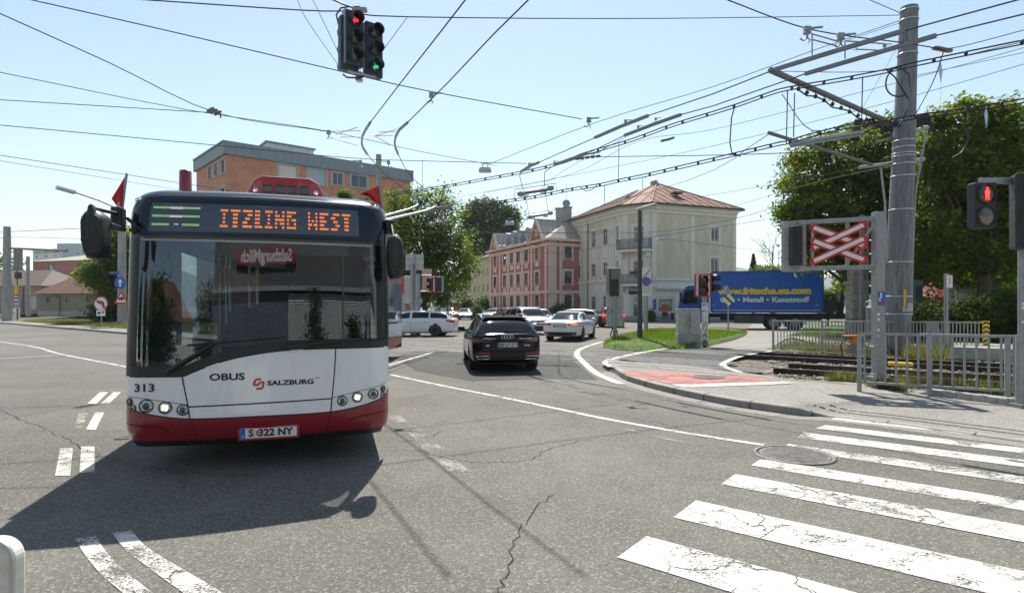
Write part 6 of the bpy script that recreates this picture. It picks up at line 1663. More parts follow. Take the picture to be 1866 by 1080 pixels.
mb.box((-FL+.02, 0, (zt+zbm)/2), (.07,.07,zt-zbm), M=FM); mb.box((-FL*.79, 0, (zt+zbm)/2), (.06,.06,zt-zbm-.1), M=FM); mb.box((-FL*.36, .03, (zt+zbm)/2), (.07,.05,zt-zbm-.1), M=FM)
mb.bar(FM @ Vector((-.04,.05,zt-.12)), FM @ Vector((-.55,.05,zbm+.05)), .07, .05); mb.bar(FM @ Vector((-FL+.03,0,zbm+.1)), FM @ Vector((-FL+.25,0,zbm+.0)), .06, .05); mb.build('sign_frame', M['galv'], t, bevel=.005)
def cross(cz, y):
    for s in (1, -1):
        for grow, mat, yy, nm in ((1, M['red'], 0, 'cross_arm'), (.74, M['white'], -.006, 'white_stripe')):
            ang = s*math.atan2(.235, .50); T = FM @ Matrix.Translation((-FL*.475, y+yy-.008*(s > 0), cz)) @ Matrix.Rotation(PI/2, 4, 'X') @ Matrix.Rotation(ang, 4, 'Z')
            hl, hw = .56*(1 if grow == 1 else .84), .074*(1 if grow == 1 else .5)
            poly = [(-hl,0), (-hl+hw*.9,-hw), (hl-hw*.9,-hw), (hl,0), (hl-hw*.9,hw), (-hl+hw*.9,hw)] if grow == 1 else [(-hl,-hw), (hl,-hw), (hl,hw), (-hl,hw)]
            mb = MB(); mb.prism(poly, .006, M=T)
            if grow == 1: pa = mb.build(nm, mat, t)
            else: mb.build(nm, mat, pa)
zc = (zt+zbm)/2
cross(zc+.135, -.06); cross(zc-.135, -.085)
# crossing lamp seen from behind at the left end of the frame
T = FM @ Matrix.Translation((-FL-.02, .10, zc-.01))
mb = MB(); mb.prism([(-.26+.0,-.52), (.18,-.52), (.21,-.49), (.21,.49), (.18,.52), (-.24,.52), (-.27,.49), (-.27,-.49)], .02, M=T @ Matrix.Rotation(R(18), 4, 'Z') @ Matrix.Rotation(PI/2, 4, 'X')); mb.build('lamp_backboard', M['sign_back'], t, bevel=.006)
mb = MB(); mb.box((-.03,-.13,.0), (.22,.2,.80), M=T @ Matrix.Rotation(R(18), 4, 'Z')); mb.build('lamp_housing', M['black'], t, bevel=.03)
mb = MB(); mb.box((.02,-.095,1.72), (.13,.006,.26)); stk = mb.build('sticker', M['blue_sign'], t)
mb = MB(); mb.lathe([(.001,0),(.04,0)], 16, Matrix.Translation((.04,-.1,1.64)) @ Matrix.Rotation(PI/2, 4, 'X')); mb.build('sticker_dot', M['red'], stk)
mb = MB(); mb.box((-.0,-.1,1.78), (.05,.004,.1), rz=.3); mb.box((-.03,-.1,1.70), (.03,.004,.07)); mb.build('sticker_figure', M['white'], stk)
mb = MB()
for z in (1.42, 1.32, 1.12, 1.02): mb.box((-.05,-.092,z), (.05,.004,.05))
mb.build('sticker', M['white'], t)

# second crossing signal post behind (lamps in profile)
b = G(1571, 640, .06); t = post('crossing_signal', 'grey post with four black crossing lamps in profile behind the cross frame', 'signal', b, 4.9, .085, M['galv_dark'])
for v in (445, 470, 502, 528):
    z = EH+(HY-v)*b.y/F-.06; mb = MB(); T = Matrix.Translation((.42, -.02, z)) @ Matrix.Rotation(R(75), 4, 'Z')
    mb.lathe([(.001,.0),(.17,.0),(.17,.14),(.10,.2),(.001,.2)], 20, T @ Matrix.Rotation(PI/2, 4, 'X') @ Matrix.Rotation(PI, 4, 'X')); visor(mb, T, .17, .3); mb.build('lamp', M['black'], t)
mb = MB(); mb.tube([(.2,0,1.9),(.2,0,4.7)], .05, 8); mb.tube([(0,0,3.2),(.42,0,3.2)], .03, 6); mb.tube([(0,0,4.3),(.42,0,4.3)], .03, 6); mb.build('bracket', M['galv_dark'], t)
mb = MB(); zb_ = EH+(HY-607)*b.y/F-.06; zt_ = EH+(HY-560)*b.y/F-.06; mb.box((.28,-.12,(zb_+zt_)/2), (.44,.2,zt_-zb_)); mb.build('cabinet', M['sign_back'], t, bevel=.01)
mb = MB(); mb.box((.54,-.05,1.2), (.08,.06,1.3)); 
mb.build('striped_post', M['white'], t)
mb = MB()
for k in range(5): mb.box((.54,-.083,.75+k*.26), (.082,.006,.1))
mb.build('stripes', M['ink'], t)
# orange-topped trackside box with cable loops
b = G(1556, 652, .05); t = thing('trackside_box', 'small trackside box with orange lid and black cable loops', 'box', b)
mb = MB(); mb.box((0,0,.3), (.3,.25,.3)); mb.build('body', M['galv_dark'], t, bevel=.02)
mb = MB(); mb.box((0,0,.70), (.62,.3,.05)); mb.box((0,0,.56), (.2,.2,.25)); mb.build('lid', pm('orange_lid', (.55,.2,.03), .5), t, bevel=.01)
mb = MB(); mb.tube([(.1,0,.6),(-.25,0,.62),(-.42,0,.4),(-.35,0,.05)], .02, 6); mb.tube([(.3,0,.65),(.62,0,.6),(.72,0,.3),(.9,0,.02)], .02, 6); mb.build('cable', M['black'], t)
# white-and-orange marker on the earth bank, yellow rail inductor
b = G(1527, 641, .06); t = thing('marker_post', 'short white marker post with orange cap on the earth bank', 'marker', b); mb = MB(); mb.box((0,0,.09), (.08,.08,.2)); mb.build('stem', M['white'], t); mb = MB(); mb.box((0,0,.21), (.16,.12,.05)); mb.build('cap', pm('orange_cap', (.6,.2,.05), .5), t)
b = G(1641, 665, .15); t = thing('track_magnet', 'yellow track magnet between the rails behind the near fence', 'track magnet', b, math.atan2(DL.y, DL.x)); mb = MB(); mb.box((0,0,.03), (.55,.16,.1)); mb.build('body', M['yellow'], t, bevel=.03); mb = MB(); mb.box((0,0,-.03), (.3,.1,.06)); mb.build('foot', M['galv_dark'], t)

# catenary mast
b = G(1632, 645, .05); tp = P(1657, 14, b.y)
MAST = post('catenary_mast', 'tall weathered steel catenary mast beside the railway, carrying bracket arms and cables', 'mast', b, tp.z-.05, (.44, .265), M['mast_steel'], (tp.x-b.x, 0))
def mx(z): f = z/(tp.z-.05); return (tp.x-b.x)*f, .44+(.265-.44)*f
for v in (20, 38, 100, 258, 270, 281, 286, 300, 322, 383, 478, 540, 572):
    z = EH+(HY-v)*b.y/F-.05; x, r = mx(z); mb = MB(); mb.lathe([(r+.006,-.02),(r+.02,-.02),(r+.02,.02),(r+.006,.02)], 24, Matrix.Translation((x,0,z))); mb.build('strap', M['alu'], MAST)
mb = MB(); 
for k in range(7):
    z = EH+(HY-(530+k*4.6))*b.y/F-.05; x, r = mx(z); T = Matrix.Translation((x-.05, -r-.012, z)) @ Matrix.Rotation(PI/2, 4, 'X') @ Matrix.Rotation(0, 4, 'Z'); mb.box((0,0,0), (.07+.02*(k%2), .07, .006), M=T)
mb.build('yellow_marking', M['yellow'], MAST)
mb = MB(); z = EH+(HY-564)*b.y/F-.05; x, r = mx(z); text(mb, '38A', .17, Matrix.Translation((x+.02, -r-.014, z)) @ Matrix.Rotation(PI/2, 4, 'X'), bold=.003); mb.build('mast_number', M['white'], MAST)
mb = MB()
for (u0, v0), (u1, v1) in (((1661,574),(1663,470)), ((1663,470),(1668,350)), ((1668,350),(1688,238)), ((1613,370),(1605,305)), ((1616,480),(1613,370))):
    p0, p1 = P(u0, v0, b.y-.2)-b, P(u1, v1, b.y-.2)-b; mb.tube([p0, p1], .035, 7)
mb.tube([P(1652,600,b.y-.35)-b, P(1655,480,b.y-.35)-b, P(1660,380,b.y-.3)-b], .03, 7); mb.build('conduit', M['galv'], MAST)
mb = MB(); q = P(1656, 560, b.y-.4)-b; mb.box(q, (.2,.15,.3)); mb.build('switch_box', M['sign_back'], MAST, bevel=.02)
def arm(u0, v0, Y0, u1, v1, Y1, r, mat, nm='bracket_arm'):
    mb = MB(); mb.tube([P(u0,v0,Y0)-b, P(u1,v1,Y1)-b], r, 10); return mb.build(nm, mat, MAST)
a1 = arm(1404,128,16.0, 1640,232,20.3, .085, M['galv_dark']); a2 = arm(1401,242,16.1, 1588,300,19.6, .05, M['galv_dark'])
arm(1440,262,16.3, 1572,241,17.4, .06, M['galv'], 'cross_bar'); arm(1566,305,19.8, 1684,290,20.0, .06, M['sign_back'], 'cross_bar')
mb = MB(); mb.bar(P(1600,258,20)-b, P(1692,232,20)-b, .1, .09); mb.build('cross_bar', M['galv'], MAST)
mb = MB()
for k in range(11):
    f = k/10; p0 = P(1455+f*155, 162+f*70, 16.6+3*f)-b; mb.lathe([(.001,-.05),(.045,-.05),(.06,0),(.045,.05),(.001,.05)], 8, Matrix.Translation(p0)); mb.tube([p0, p0+Vector((0,0,.22))], .012, 5)
pts = [P(1455+k*15.5, 164+k*7+4*math.sin(k*1.9), 16.6+.3*k)-b for k in range(11)]; mb.tube(pts, .022, 6); mb.build('insulated_cable', M['interior'], MAST)
mb = MB(); rg = random.Random(4)                      # disconnector and terminal gear left and right of the shaft
for k in range(10):
    p0 = P(1560+k*8, 226+rg.uniform(-8,14), 19.5)-b; mb.lathe([(.001,-.1),(.06,-.1),(.08,-.03),(.05,0),(.08,.04),(.05,.09),(.001,.1)], 8, Matrix.Translation(p0))
for k in range(6):
    p0 = P(1672+k*5, 222+rg.uniform(-6,12), 20)-b; mb.box(p0, (.12,.14,.26)); mb.lathe([(.04,.1),(.07,.16),(.04,.2),(.001,.25)], 8, Matrix.Translation(p0))
mb.build('disconnector', M['interior'], MAST)
mb = MB(); c_ = P(1638,150,19.6)-b
mb.tube([c_+Vector((.44*math.cos(a_), .04*math.sin(a_*2), .48*math.sin(a_))) for a_ in [2*PI*k/26 for k in range(26)]], .026, 7, closed=True); mb.build('cable_loop', M['black'], MAST); mb = MB()
mb.tube([P(1616,128,19.6)-b, P(1630,140,19.5)-b, P(1655,180,19.5)-b, P(1668,215,19.5)-b, P(1655,228,19.6)-b, P(1600,232,19.6)-b], .024, 7)
mb.tube([P(1640,122,19.6)-b, P(1656,135,19.5)-b, P(1660,190,19.5)-b, P(1640,225,19.5)-b, P(1560,228,19)-b], .022, 7)
mb.tube([P(1743,200,19.6)-b, P(1762,240,19.6)-b, P(1764,258,19.6)-b, P(1752,278,19.6)-b, P(1735,288,19.6)-b], .02, 7); mb.build('cable_loop', M['black'], MAST)
mb = MB()
for u, v0, v1 in ((1435,165,262), (1448,170,250), (1572,140,215), (1567,215,245)): mb.tube([P(u,v0,17)-b, P(u-2,v1,17)-b], .016, 5)
mb.build('dropper', M['wire'], MAST)
mb = MB(); mb.tube([P(1340,190,17)-b, P(1333,215,17)-b, P(1330,260,17)-b, P(1334,280,17)-b, P(1350,285,16.9)-b], .018, 6); mb.build('jumper_cable', M['black'], MAST)

# other masts
def mast(u, v0, v1, Y, z0, r0, r1, label, mat='pole_concrete'):
    b_ = P(u, 0, Y); b_.z = z0; return post('concrete_mast', label, 'mast', b_, EH+(HY-v0)*Y/F-z0, (r0, r1), M[mat])
t = mast(13, 413, 590, 60, .12, .46, .31, 'thick round concrete railway mast at the far left edge')
t = mast(51, 467, 577, 76, .3, .24, .20, 'slimmer concrete mast in front of the goods shed door')
mast(33, 455, 500, 118, .3, .8, .75, 'distant steel mast behind the goods shed roof', 'mast_steel')
t6 = mast(222, 396, 596, 47, .12, .31, .27, 'concrete lamp mast behind the blue arrow sign')
t7 = mast(690, 282, 560, 30, 0, .16, .14, 'concrete mast rising behind the right corner of the bus roof')
# railway arms on the left masts
mb = MB(); o_ = Vector(bpy.data.objects['concrete_mast'].location)
mb.tube([P(13,452,60)-o_, P(122,457,58)-o_], .12, 6); mb.build('bracket_arm', pm('rusty_arm', (.30,.2,.14), .7), bpy.data.objects['concrete_mast'])
# street lamp arm on the mast left of the bus
o_ = Vector(t6.location); mb = MB(); mb.tube([P(219,382,46.8)-o_, P(180,365,46)-o_, P(136,350,45)-o_], .07, 8); la = mb.build('lamp_arm', M['galv'], t6)
mb = MB(); mb.bar(P(138,351,45)-o_, P(102,341,44)-o_, .5, .28); mb.build('lamp_head', M['alu'], la, bevel=.08)
# round and triangular signs on the same mast
def disc_sign(root, c, r, rim, face, yaw=0, name='sign_plate'):
    T = facing(c, yaw) @ Matrix.Rotation(PI/2, 4, 'X'); mb = MB(); mb.lathe([(.001,-.01),(r,-.01),(r,.0),(.001,.002)], 36, T); s = mb.build(name, rim, root)
    mb = MB(); mb.lathe([(.001,.005),(r*.84,.005)], 36, T); mb.build('sign_face', face, s); return s, T
def tri_sign(root, c, h, yaw=0):
    T = facing(c, yaw) @ Matrix.Rotation(PI/2, 4, 'X'); w = h*1.15
    mb = MB(); mb.prism([(-w/2,-h/2),(w/2,-h/2),(0,h/2)], .01, M=T); s = mb.build('sign_plate', M['red'], root, bevel=.004)
    mb = MB(); mb.prism([(-w*.33,-h*.40),(w*.33,-h*.40),(0,h*.26)], .006, M=T, z0=.010); mb.build('sign_face', M['white'], s); return s, T
Yd = 46.4
s, T = disc_sign(t6, P(219,515,Yd)-o_, .46, M['blue_sign'], M['blue_sign'])
mb = MB(); mb.prism([(-.07,-.3),(.07,-.3),(.07,.05),(.2,.05),(0,.32),(-.2,.05),(-.07,.05)], .006, M=T, z0=.008); mb.build('arrow', M['white'], s)
s, T = tri_sign(t6, P(221,541,Yd)-o_, 1.05)
mb = MB(); mb.prism([(-.2,-.2),(.22,-.2),(.22,-.05),(.1,-.05),(.1,.05),(-.02,.05),(-.02,-.05),(-.2,-.05)], .004, M=T, z0=.018)
for x in (-.12,.02,.15): mb.lathe([(.05,.018),(.001,.023)], 12, T @ Matrix.Translation((x,-.24,0)))
mb.build('locomotive_symbol', M['ink'], s)
mb = MB(); q = P(208,497,Yd)-o_; mb.box(q, (.75,.03,.2)); nmp = mb.build('street_name_plate', M['blue_sign'], t6)
# no-left-turn sign
b_ = G(185, 598, .1); t = post('no_turn_sign', 'round no left turn sign on thin post in the grass verge', 'road sign', b_, EH+(HY-541)*b_.y/F-.1, .04, M['galv'])
z = EH+(HY-553)*b_.y/F-.1; s, T = disc_sign(t, Vector((0,-.06,z)), .52, M['red'], M['white'])
mb = MB(); mb.prism([(.12,-.3),(.24,-.3),(.24,.05),(.1,.18),(-.1,.18),(-.1,.28),(-.3,.1),(-.1,-.05),(-.1,.06),(.06,.06),(.12,.0)], .004, M=T, z0=.008); mb.build('turn_arrow', M['ink'], s)
mb = MB(); mb.box((0,0,.014), (1.0,.1,.004), M=T @ Matrix.Rotation(R(-38), 4, 'Z')); mb.build('bar', M['red'], s)
mb = MB(); mb.box((0,-.07,EH+(HY-570)*b_.y/F-.1), (.62,.02,.42)); ap_ = mb.build('supplementary_plate', M['white'], t)
mb = MB(); z = EH+(HY-570)*b_.y/F-.1; mb.box((-.12,-.085,z), (.2,.006,.16)); mb.box((.15,-.085,z+.05), (.16,.006,.1)); mb.build('vehicle_symbol', M['ink'], ap_)
mb = MB(); mb.box((0,0,.04), (1.0,.8,.1)); mb.build('foot', M['galv_dark'], t)
# railway signal by the far left mast
b_ = P(20.5, 570, 62); b_.z = .2; t = post('railway_signal', 'small railway signal with black lamp and striped board at the foot of the left mast', 'signal', b_+Vector((1.5,-1,0)), 5.6, .07, M['galv_dark'])
mb = MB(); mb.box((.1,0,4.7), (.5,.4,.7)); mb.build('lamp', M['black'], t, bevel=.05)
mb = MB(); mb.box((.0,-.12,3.2), (.4,.04,.9)); sb_ = mb.build('board', M['yellow'], t); mb = MB(); mb.box((.0,-.12,1.9), (.4,.04,1.2)); sb2 = mb.build('board', M['white'], t)
mb = MB()
for k in range(3): mb.box((0,-.145,1.5+k*.4), (.36,.01,.13), rz=0)
mb.build('stripes', M['ink'], sb2)
t = thing('graffiti_cabinet', 'low white trackside cabinet with red scrawl near the left mast', 'cabinet', P(25,557,66).xy.to_3d()+Vector((0,0,.2))); mb = MB(); mb.box((0,0,.6), (1.1,.5,1.2)); cbt = mb.build('body', M['white'], t, bevel=.02)
mb = MB(); mb.tube([(-.3,-.26,.5),(-.2,-.26,.8),(-.05,-.26,.5),(.1,-.26,.85),(.2,-.26,.6),(.35,-.26,.75)], .03, 5); mb.build('scrawl', M['red'], cbt)

# pedestrian and vehicle signal at the right edge
b_ = G(1862, 742, .12); t = thing('signal_post', 'grey steel signal post at the right edge with red pedestrian light and yellow push button', 'signal', b_)
def zz(v): return EH+(HY-v)*b_.y/F-.12
def xx(u): return (u-CX)*b_.y/F-b_.x
mb = MB(); mb.tube([(0,0,0),(0,0,zz(610))], .078, 16); mb.tube([(.005,0,zz(610)),(.005,0,zz(318))], .055, 14); mb.build('pole', M['galv'], t)
mb = MB(); mb.box((0,0,.03), (.25,.25,.06)); mb.build('base_plate', M['galv'], t)
mb = MB(); mb.box(((xx(1781)+xx(1864))/2, -.05, zz(331)), (xx(1864)-xx(1781), .08, .09)); mb.build('cross_arm', M['galv'], t, bevel=.006)
T = facing(Vector((xx(1786), -.12, zz(376))), R(3)); mb = MB(); w, h = xx(1807)-xx(1766), zz(335)-zz(417)
mb.box((0, .08, 0), (w, .16, h), M=T); ph = mb.build('pedestrian_head', M['black'], t, bevel=.02)
for k, s in enumerate((1, -1)):
    mb = MB(); V = T @ Matrix.Translation((0,-.002,s*h*.245)) @ Matrix.Rotation(PI/2, 4, 'X'); mb.lathe([(w*.44,0),(w*.44,.03),(w*.40,.035),(w*.385,.0)], 28, V, cap=False); mb.build('lens_ring', M['black'], ph)
    mb = MB(); mb.lathe([(w*.385,.004),(.001,.012)], 24, V); mb.build('lens', M['lamp_lens'] if s < 0 else pm('red_lens_dark', (.06,.006,.008), .25, coat=.4), ph)
    if s > 0:
        mb = MB(); k_ = w*.31; V2 = V @ Matrix.Translation((0,0,.016)) @ Matrix.Scale(k_, 4)
        man = [(-.12,-.92),(-.30,-.92),(-.26,-.1),(-.34,-.05),(-.38,.35),(-.26,.52),(.26,.52),(.38,.35),(.34,-.05),(.26,-.1),(.30,-.92),(.12,-.92),(.0,-.15)]
        mb.prism(man, .012, M=V2); mb.lathe([(.19,0),(.19,.012),(.001,.014)], 16, V2 @ Matrix.Translation((0,.74,0))); mb.build('red_man', emit('red_man_lit', (1.0,.06,.035), 1.0), ph)
T = facing(Vector((xx(1858), -.16, zz(388))), R(62)); signal_head(t, T, 3, .105, .37, .36, .20, {}, 'vehicle_head', M['black'], vis=.22)
mb = MB(); mb.box((.01,-.10,zz(638)), (.10,.08,.2)); pb = mb.build('push_button', M['yellow'], t, bevel=.02); mb = MB(); mb.box((.01,-.11,zz(628)), (.08,.08,.05)); mb.build('button_cap', M['red'], pb, bevel=.015)
mb = MB()
for v, hh_ in ((420,.02),(553,.04),(560,.05),(586,.04)): mb.box((0,-.055,zz(v)), (.09,.01,hh_))
mb.build('sticker', M['white'], t)

# utility cabinet and posts on the grass island
def island(u, v): return G(u, v, .16)
b_ = G(1256, 631, .1); t = thing('utility_cabinet', 'grey utility cabinet with doodle on its door standing on the grass island', 'cabinet', b_, R(-4))
mb = MB(); mb.box((0,.2,.24), (.9,.42,.5)); mb.build('plinth', M['concrete'], t, bevel=.01)
mb = MB(); mb.box((0,.2,.96), (.86,.44,.96)); cbn = mb.build('housing', M['sign_back'], t, bevel=.012)
mb = MB(); mb.box((0,.2,1.46), (.89,.48,.05)); mb.build('lid', M['galv'], t, bevel=.01)
mb = MB(); rg = random.Random(2)
def dood(pts): mb.tube([(-.12+x*.004, -.036, 1.0-y*.004) for x, y in pts], .006, 4)
dood([(0,-60),(18,-70),(36,-60),(38,-40),(20,-28),(2,-38),(0,-60)]); dood([(2,-38),(-12,-10),(6,0),(20,-8),(36,0),(52,-12),(38,-40)]); dood([(8,0),(0,30),(18,40),(40,34),(34,0)]); dood([(0,30),(-20,60),(20,66),(60,56),(40,34)]); dood([(-40,-60),(-30,-50),(-38,-40)]); mb.build('doodle', M['ink'], cbn)
mb = MB(); mb.box((.2,-.035,.95), (.03,.01,.06)); mb.box((.0,-.033,.96), (.01,.006,.9)); mb.build('lock', M['interior'], cbn)
# dark green lamp post
b_ = G(1166, 622, .1); zt_ = EH+(HY-383)*b_.y/F-.1
t = post('street_lamp', 'slim dark green street lamp with flat silver head on the grass island', 'street lamp', b_, zt_, (.115,.085), M['dgreen'])
mb = MB(); mb.bar((-.1,-.02,zt_+.02), (.62,-.5,zt_+.18), .34, .10); mb.build('lamp_head', M['alu'], t, bevel=.03); mb = MB(); mb.bar((.0,-.06,zt_-.03), (.55,-.44,zt_+.10), .24, .03); mb.build('lamp_glass', M['lamp_glass'], t)
# no-stopping sign post
b_ = G(1177, 606, .15); t = post('no_parking_sign', 'grey post with cancelled zone plate, no parking disc and text plates', 'road sign', b_, EH+(HY-488)*b_.y/F-.15, .12, M['galv'])
def zq(v): return EH+(HY-v)*b_.y/F-.15
mb = MB(); mb.box((0,-.14,zq(500)), (.55,.02,zq(488)-zq(512)-.04)); p1 = mb.build('zone_plate', M['white'], t); mb = MB(); mb.bar((-.24,-.16,zq(508)), (.24,-.16,zq(490)), .02, .12, up=(0,1,0)); mb.build('cancel_bar', M['ink'], p1)
s, T = disc_sign(t, Vector((0,-.17,zq(513))), .25, M['red'], M['blue_sign']); mb = MB(); mb.box((0,0,.012), (.42,.05,.004), M=T @ Matrix.Rotation(R(-45), 4, 'Z')); mb.build('bar', M['red'], s)
mb = MB(); mb.box((0,-.135,zq(513)), (.56,.02,.62)); mb.build('disc_backing', M['white'], t)
mb = MB(); mb.box((0,-.14,zq(529)), (.56,.02,.62)); p2 = mb.build('text_plate', M['white'], t)
mb = MB()
for k in range(4): mb.box((0,-.155,zq(522)-.12*k), (.42-.06*(k % 2),.004,.04))
mb.build('text_lines', M['galv_dark'], p2)
# traffic light seen from behind with grey board
b_ = G(1120, 621, .05); t = post('traffic_light', 'traffic light seen from behind with a tall grey board hung below', 'traffic light', b_, EH+(HY-492)*b_.y/F-.05, .085, M['galv'])
def zq(v): return EH+(HY-v)*b_.y/F-.05
T = facing(Vector((-.02,.12,zq(514))), PI); signal_head(t, T, 3, .1, .42, .42, .22, {}, 'signal_head', M['black'])
mb = MB(); mb.box((-.02,.25,zq(514)), (.72,.02,1.38)); mb.build('backing_board', M['sign_back'], t, bevel=.01)
mb = MB(); mb.box((.02,-.12,zq(499)), (.42,.02,.5)); fr_ = mb.build('small_display', M['galv_dark'], t); 
mb = MB(); mb.box((.02,.06,zq(565)), (.80,.05,zq(535)-zq(595))); bd = mb.build('sign_back', M['sign_back'], t, bevel=.01)
mb = MB(); mb.tube([(-.25+.09*math.cos(a_), .03, zq(566)+.13*math.sin(a_)) for a_ in [R(40)+R(280)*k/12 for k in range(13)]], .02, 5); mb.tube([(-.2,.03,zq(566)),(-.08,.03,zq(566))], .018, 5); mb.build('scrawl', pm('grey_scrawl', (.2,.22,.25), .6), bd)
mb = MB(); mb.tube([(-.15,-.05,.05),(-.2,-.05,.3),(-.1,-.05,.62),(.1,-.05,.5),(.14,-.05,.1)], .03, 6); mb.build('cable_boot', M['black'], t)
# red-framed traffic light with stickered post
b_ = G(1284, 629, .1); t = post('traffic_light', 'two lamp traffic light with red and white frame on a sticker covered post', 'traffic light', b_, EH+(HY-505)*b_.y/F-.1, .10, M['galv'])
def zq(v): return EH+(HY-v)*b_.y/F-.1
k_ = b_.y/F
mb = MB(); mb.prism([(-17*k_*.9,-21*k_),(17*k_*.9,-21*k_),(17*k_*.9,21*k_),(-17*k_*.9,21*k_)], .02, M=facing(Vector((-6*k_,-.18,zq(520))), 0) @ Matrix.Rotation(PI/2, 4, 'X')); fr_ = mb.build('red_frame', M['red'], t, bevel=.02)
mb = MB(); mb.box((-6*k_,-.206,zq(520)), (24*k_,.012,37*k_)); wf = mb.build('white_frame', M['white'], fr_)
T = facing(Vector((-6*k_,-.28,zq(520))), R(0)); signal_head(t, T, 2, .15, .40, 17*k_, .06, {0: dim_red, 1: dim_red}, 'signal_head', M['black'], vis=.12)
T = facing(Vector((14*k_,-.02,zq(516))), R(60)); signal_head(t, T, 2, .14, .40, .40, .2, {}, 'side_head', M['black'], vis=.28)
mb = MB(); mb.box((-.02,-.11,zq(585)), (.26,.02,zq(545)-zq(612))); sl = mb.build('sticker_sleeve', M['white'], t)
mb = MB(); rg = random.Random(9)
for k in range(34): mb.box((-.02+rg.uniform(-.1,.1),-.122,zq(585)+rg.uniform(-.72,.72)), (rg.uniform(.02,.07),.004,rg.uniform(.02,.08)))
mb.build('sticker_print', pm('sticker_brown', (.18,.10,.09), .6, var=.5, scale=20), sl)
mb = MB(); mb.lathe([(.18,0),(.14,.12),(.10,.2)], 16); mb.build('foot', M['galv_dark'], t)
# cancelled priority road sign on thin post
b_ = G(1327, 605, .15); t = post('priority_sign', 'small white and black diamond sign on a thin post in front of the blue lorry', 'road sign', b_, EH+(HY-523)*b_.y/F-.15, .045, M['galv'])
def zq(v): return EH+(HY-v)*b_.y/F-.15
T = facing(Vector((.0,-.07,zq(546))), 0) @ Matrix.Rotation(PI/2, 4, 'X') @ Matrix.Rotation(R(45), 4, 'Z'); mb = MB(); mb.box((0,0,0), (.52,.52,.015), M=T); s = mb.build('sign_plate', M['white'], t, bevel=.005); mb = MB(); mb.box((0,0,.012), (.34,.34,.006), M=T); mb.build('yellow_centre', pm('cream_sign', (.75,.62,.3), .4), s); mb = MB(); mb.box((0,0,.018), (.62,.10,.005), M=T @ Matrix.Rotation(R(90), 4, 'Z')); mb.build('black_bar', M['ink'], s)
mb = MB(); mb.box((-.12,.05,zq(528)), (.26,.03,.5)); mb.build('small_plate', M['sign_back'], t)

# sign and signal cluster left of the white estate
YS = 34.0
def sp_(u, v): return P(u, v, YS)
b_ = P(751, 0, YS); b_.z = 0; t = post('direction_sign', 'large panel sign seen from behind on two steel posts beside the bus mirror', 'road sign', b_, EH+(HY-480)*YS/F, .10, M['galv'])
mb = MB(); mb.tube([(.15,.1,0),(.15,.1,EH+(HY-464)*YS/F)], .07, 10); mb.build('pole', M['galv'], t)
k_ = YS/F
for j, (v0, v1) in enumerate(((463,472.5),(473,482),(482.5,492))):
    mb = MB(); mb.box(((755-751)*k_, .1, EH+(HY-(v0+v1)/2)*k_), (33*k_, .03, (v1-v0)*k_)); mb.build('panel', M['sign_back'], t)
mb = MB(); mb.box(((776-751)*k_, .4, EH+(HY-510)*k_), (18*k_, .03, 42*k_)); mb.build('brown_board', pm('tan_board', (.5,.34,.25), .7), t); 
b_ = P(762, 0, YS-.6); b_.z = 0; t = post('traffic_light', 'traffic light with red and white frame left of the white estate', 'traffic light', b_, EH+(HY-500)*YS/F, .13, M['galv'])
def zq(v): return EH+(HY-v)*(YS-.6)/F
k_ = (YS-.6)/F
mb = MB(); mb.tube([(0,0,zq(502)),(24*k_,0,zq(502))], .05, 8); mb.tube([(0,0,zq(531)),(24*k_,0,zq(531))], .05, 8); mb.build('bracket', M['galv'], t)
mb = MB(); mb.box((24*k_,-.1,zq(517.5)), (15.5*k_,.03,29*k_)); fr_ = mb.build('red_frame', M['red'], t, bevel=.02); mb = MB(); mb.box((24*k_,-.122,zq(517.5)), (12*k_,.02,25.5*k_)); mb.build('white_frame', M['white'], fr_)
T = facing(Vector((23.5*k_,-.2,zq(517.5))), R(-25)); signal_head(t, T, 2, .13, .38, .27, .08, {}, 'signal_head', M['black'], vis=.2)
mb = MB(); mb.box((37*k_,.1,zq(517.5)), (10*k_,.2,27*k_)); mb.build('rear_head', M['black'], t, bevel=.03); mb = MB(); mb.box((40*k_,.22,zq(517.5)), (11*k_,.02,29*k_)); mb.build('backing_board', M['sign_back'], t)
mb = MB(); mb.lathe([(.001,0),(.2,0),(.22,.1),(.001,.12)], 12, Matrix.Translation((3*k_,-.15,zq(547))) @ Matrix.Rotation(PI/2, 4, 'X')); mb.build('push_button', M['galv'], t)
b_ = P(736, 0, YS+1); b_.z = 0; t = post('traffic_light', 'traffic light with grey board partly hidden behind the bus mirror', 'traffic light', b_, EH+(HY-503)*YS/F, .12, M['galv'])
k_ = (YS+1)/F
mb = MB(); mb.box((6*k_,.0,EH+(HY-528)*k_), (11*k_,.25,50*k_)); mb.build('cabinet', M['sign_back'], t, bevel=.03)
mb = MB(); mb.box((-2.5*k_,-.2,EH+(HY-522)*k_), (5*k_,.03,29*k_)); mb.build('red_frame', M['red'], t)
b_ = P(816, 0, 46); b_.z = 0; t = post('priority_sign', 'diamond sign seen from behind on a grey post by the far kerb', 'road sign', b_, EH+(HY-531)*46/F, .09, M['galv'])
mb = MB(); mb.box((0,-.1,0), (.5,.02,.5), M=Matrix.Translation((0,0,EH+(HY-539)*46/F)) @ Matrix.Rotation(R(45), 4, 'Y')); mb.build('sign_plate', M['sign_back'], t)

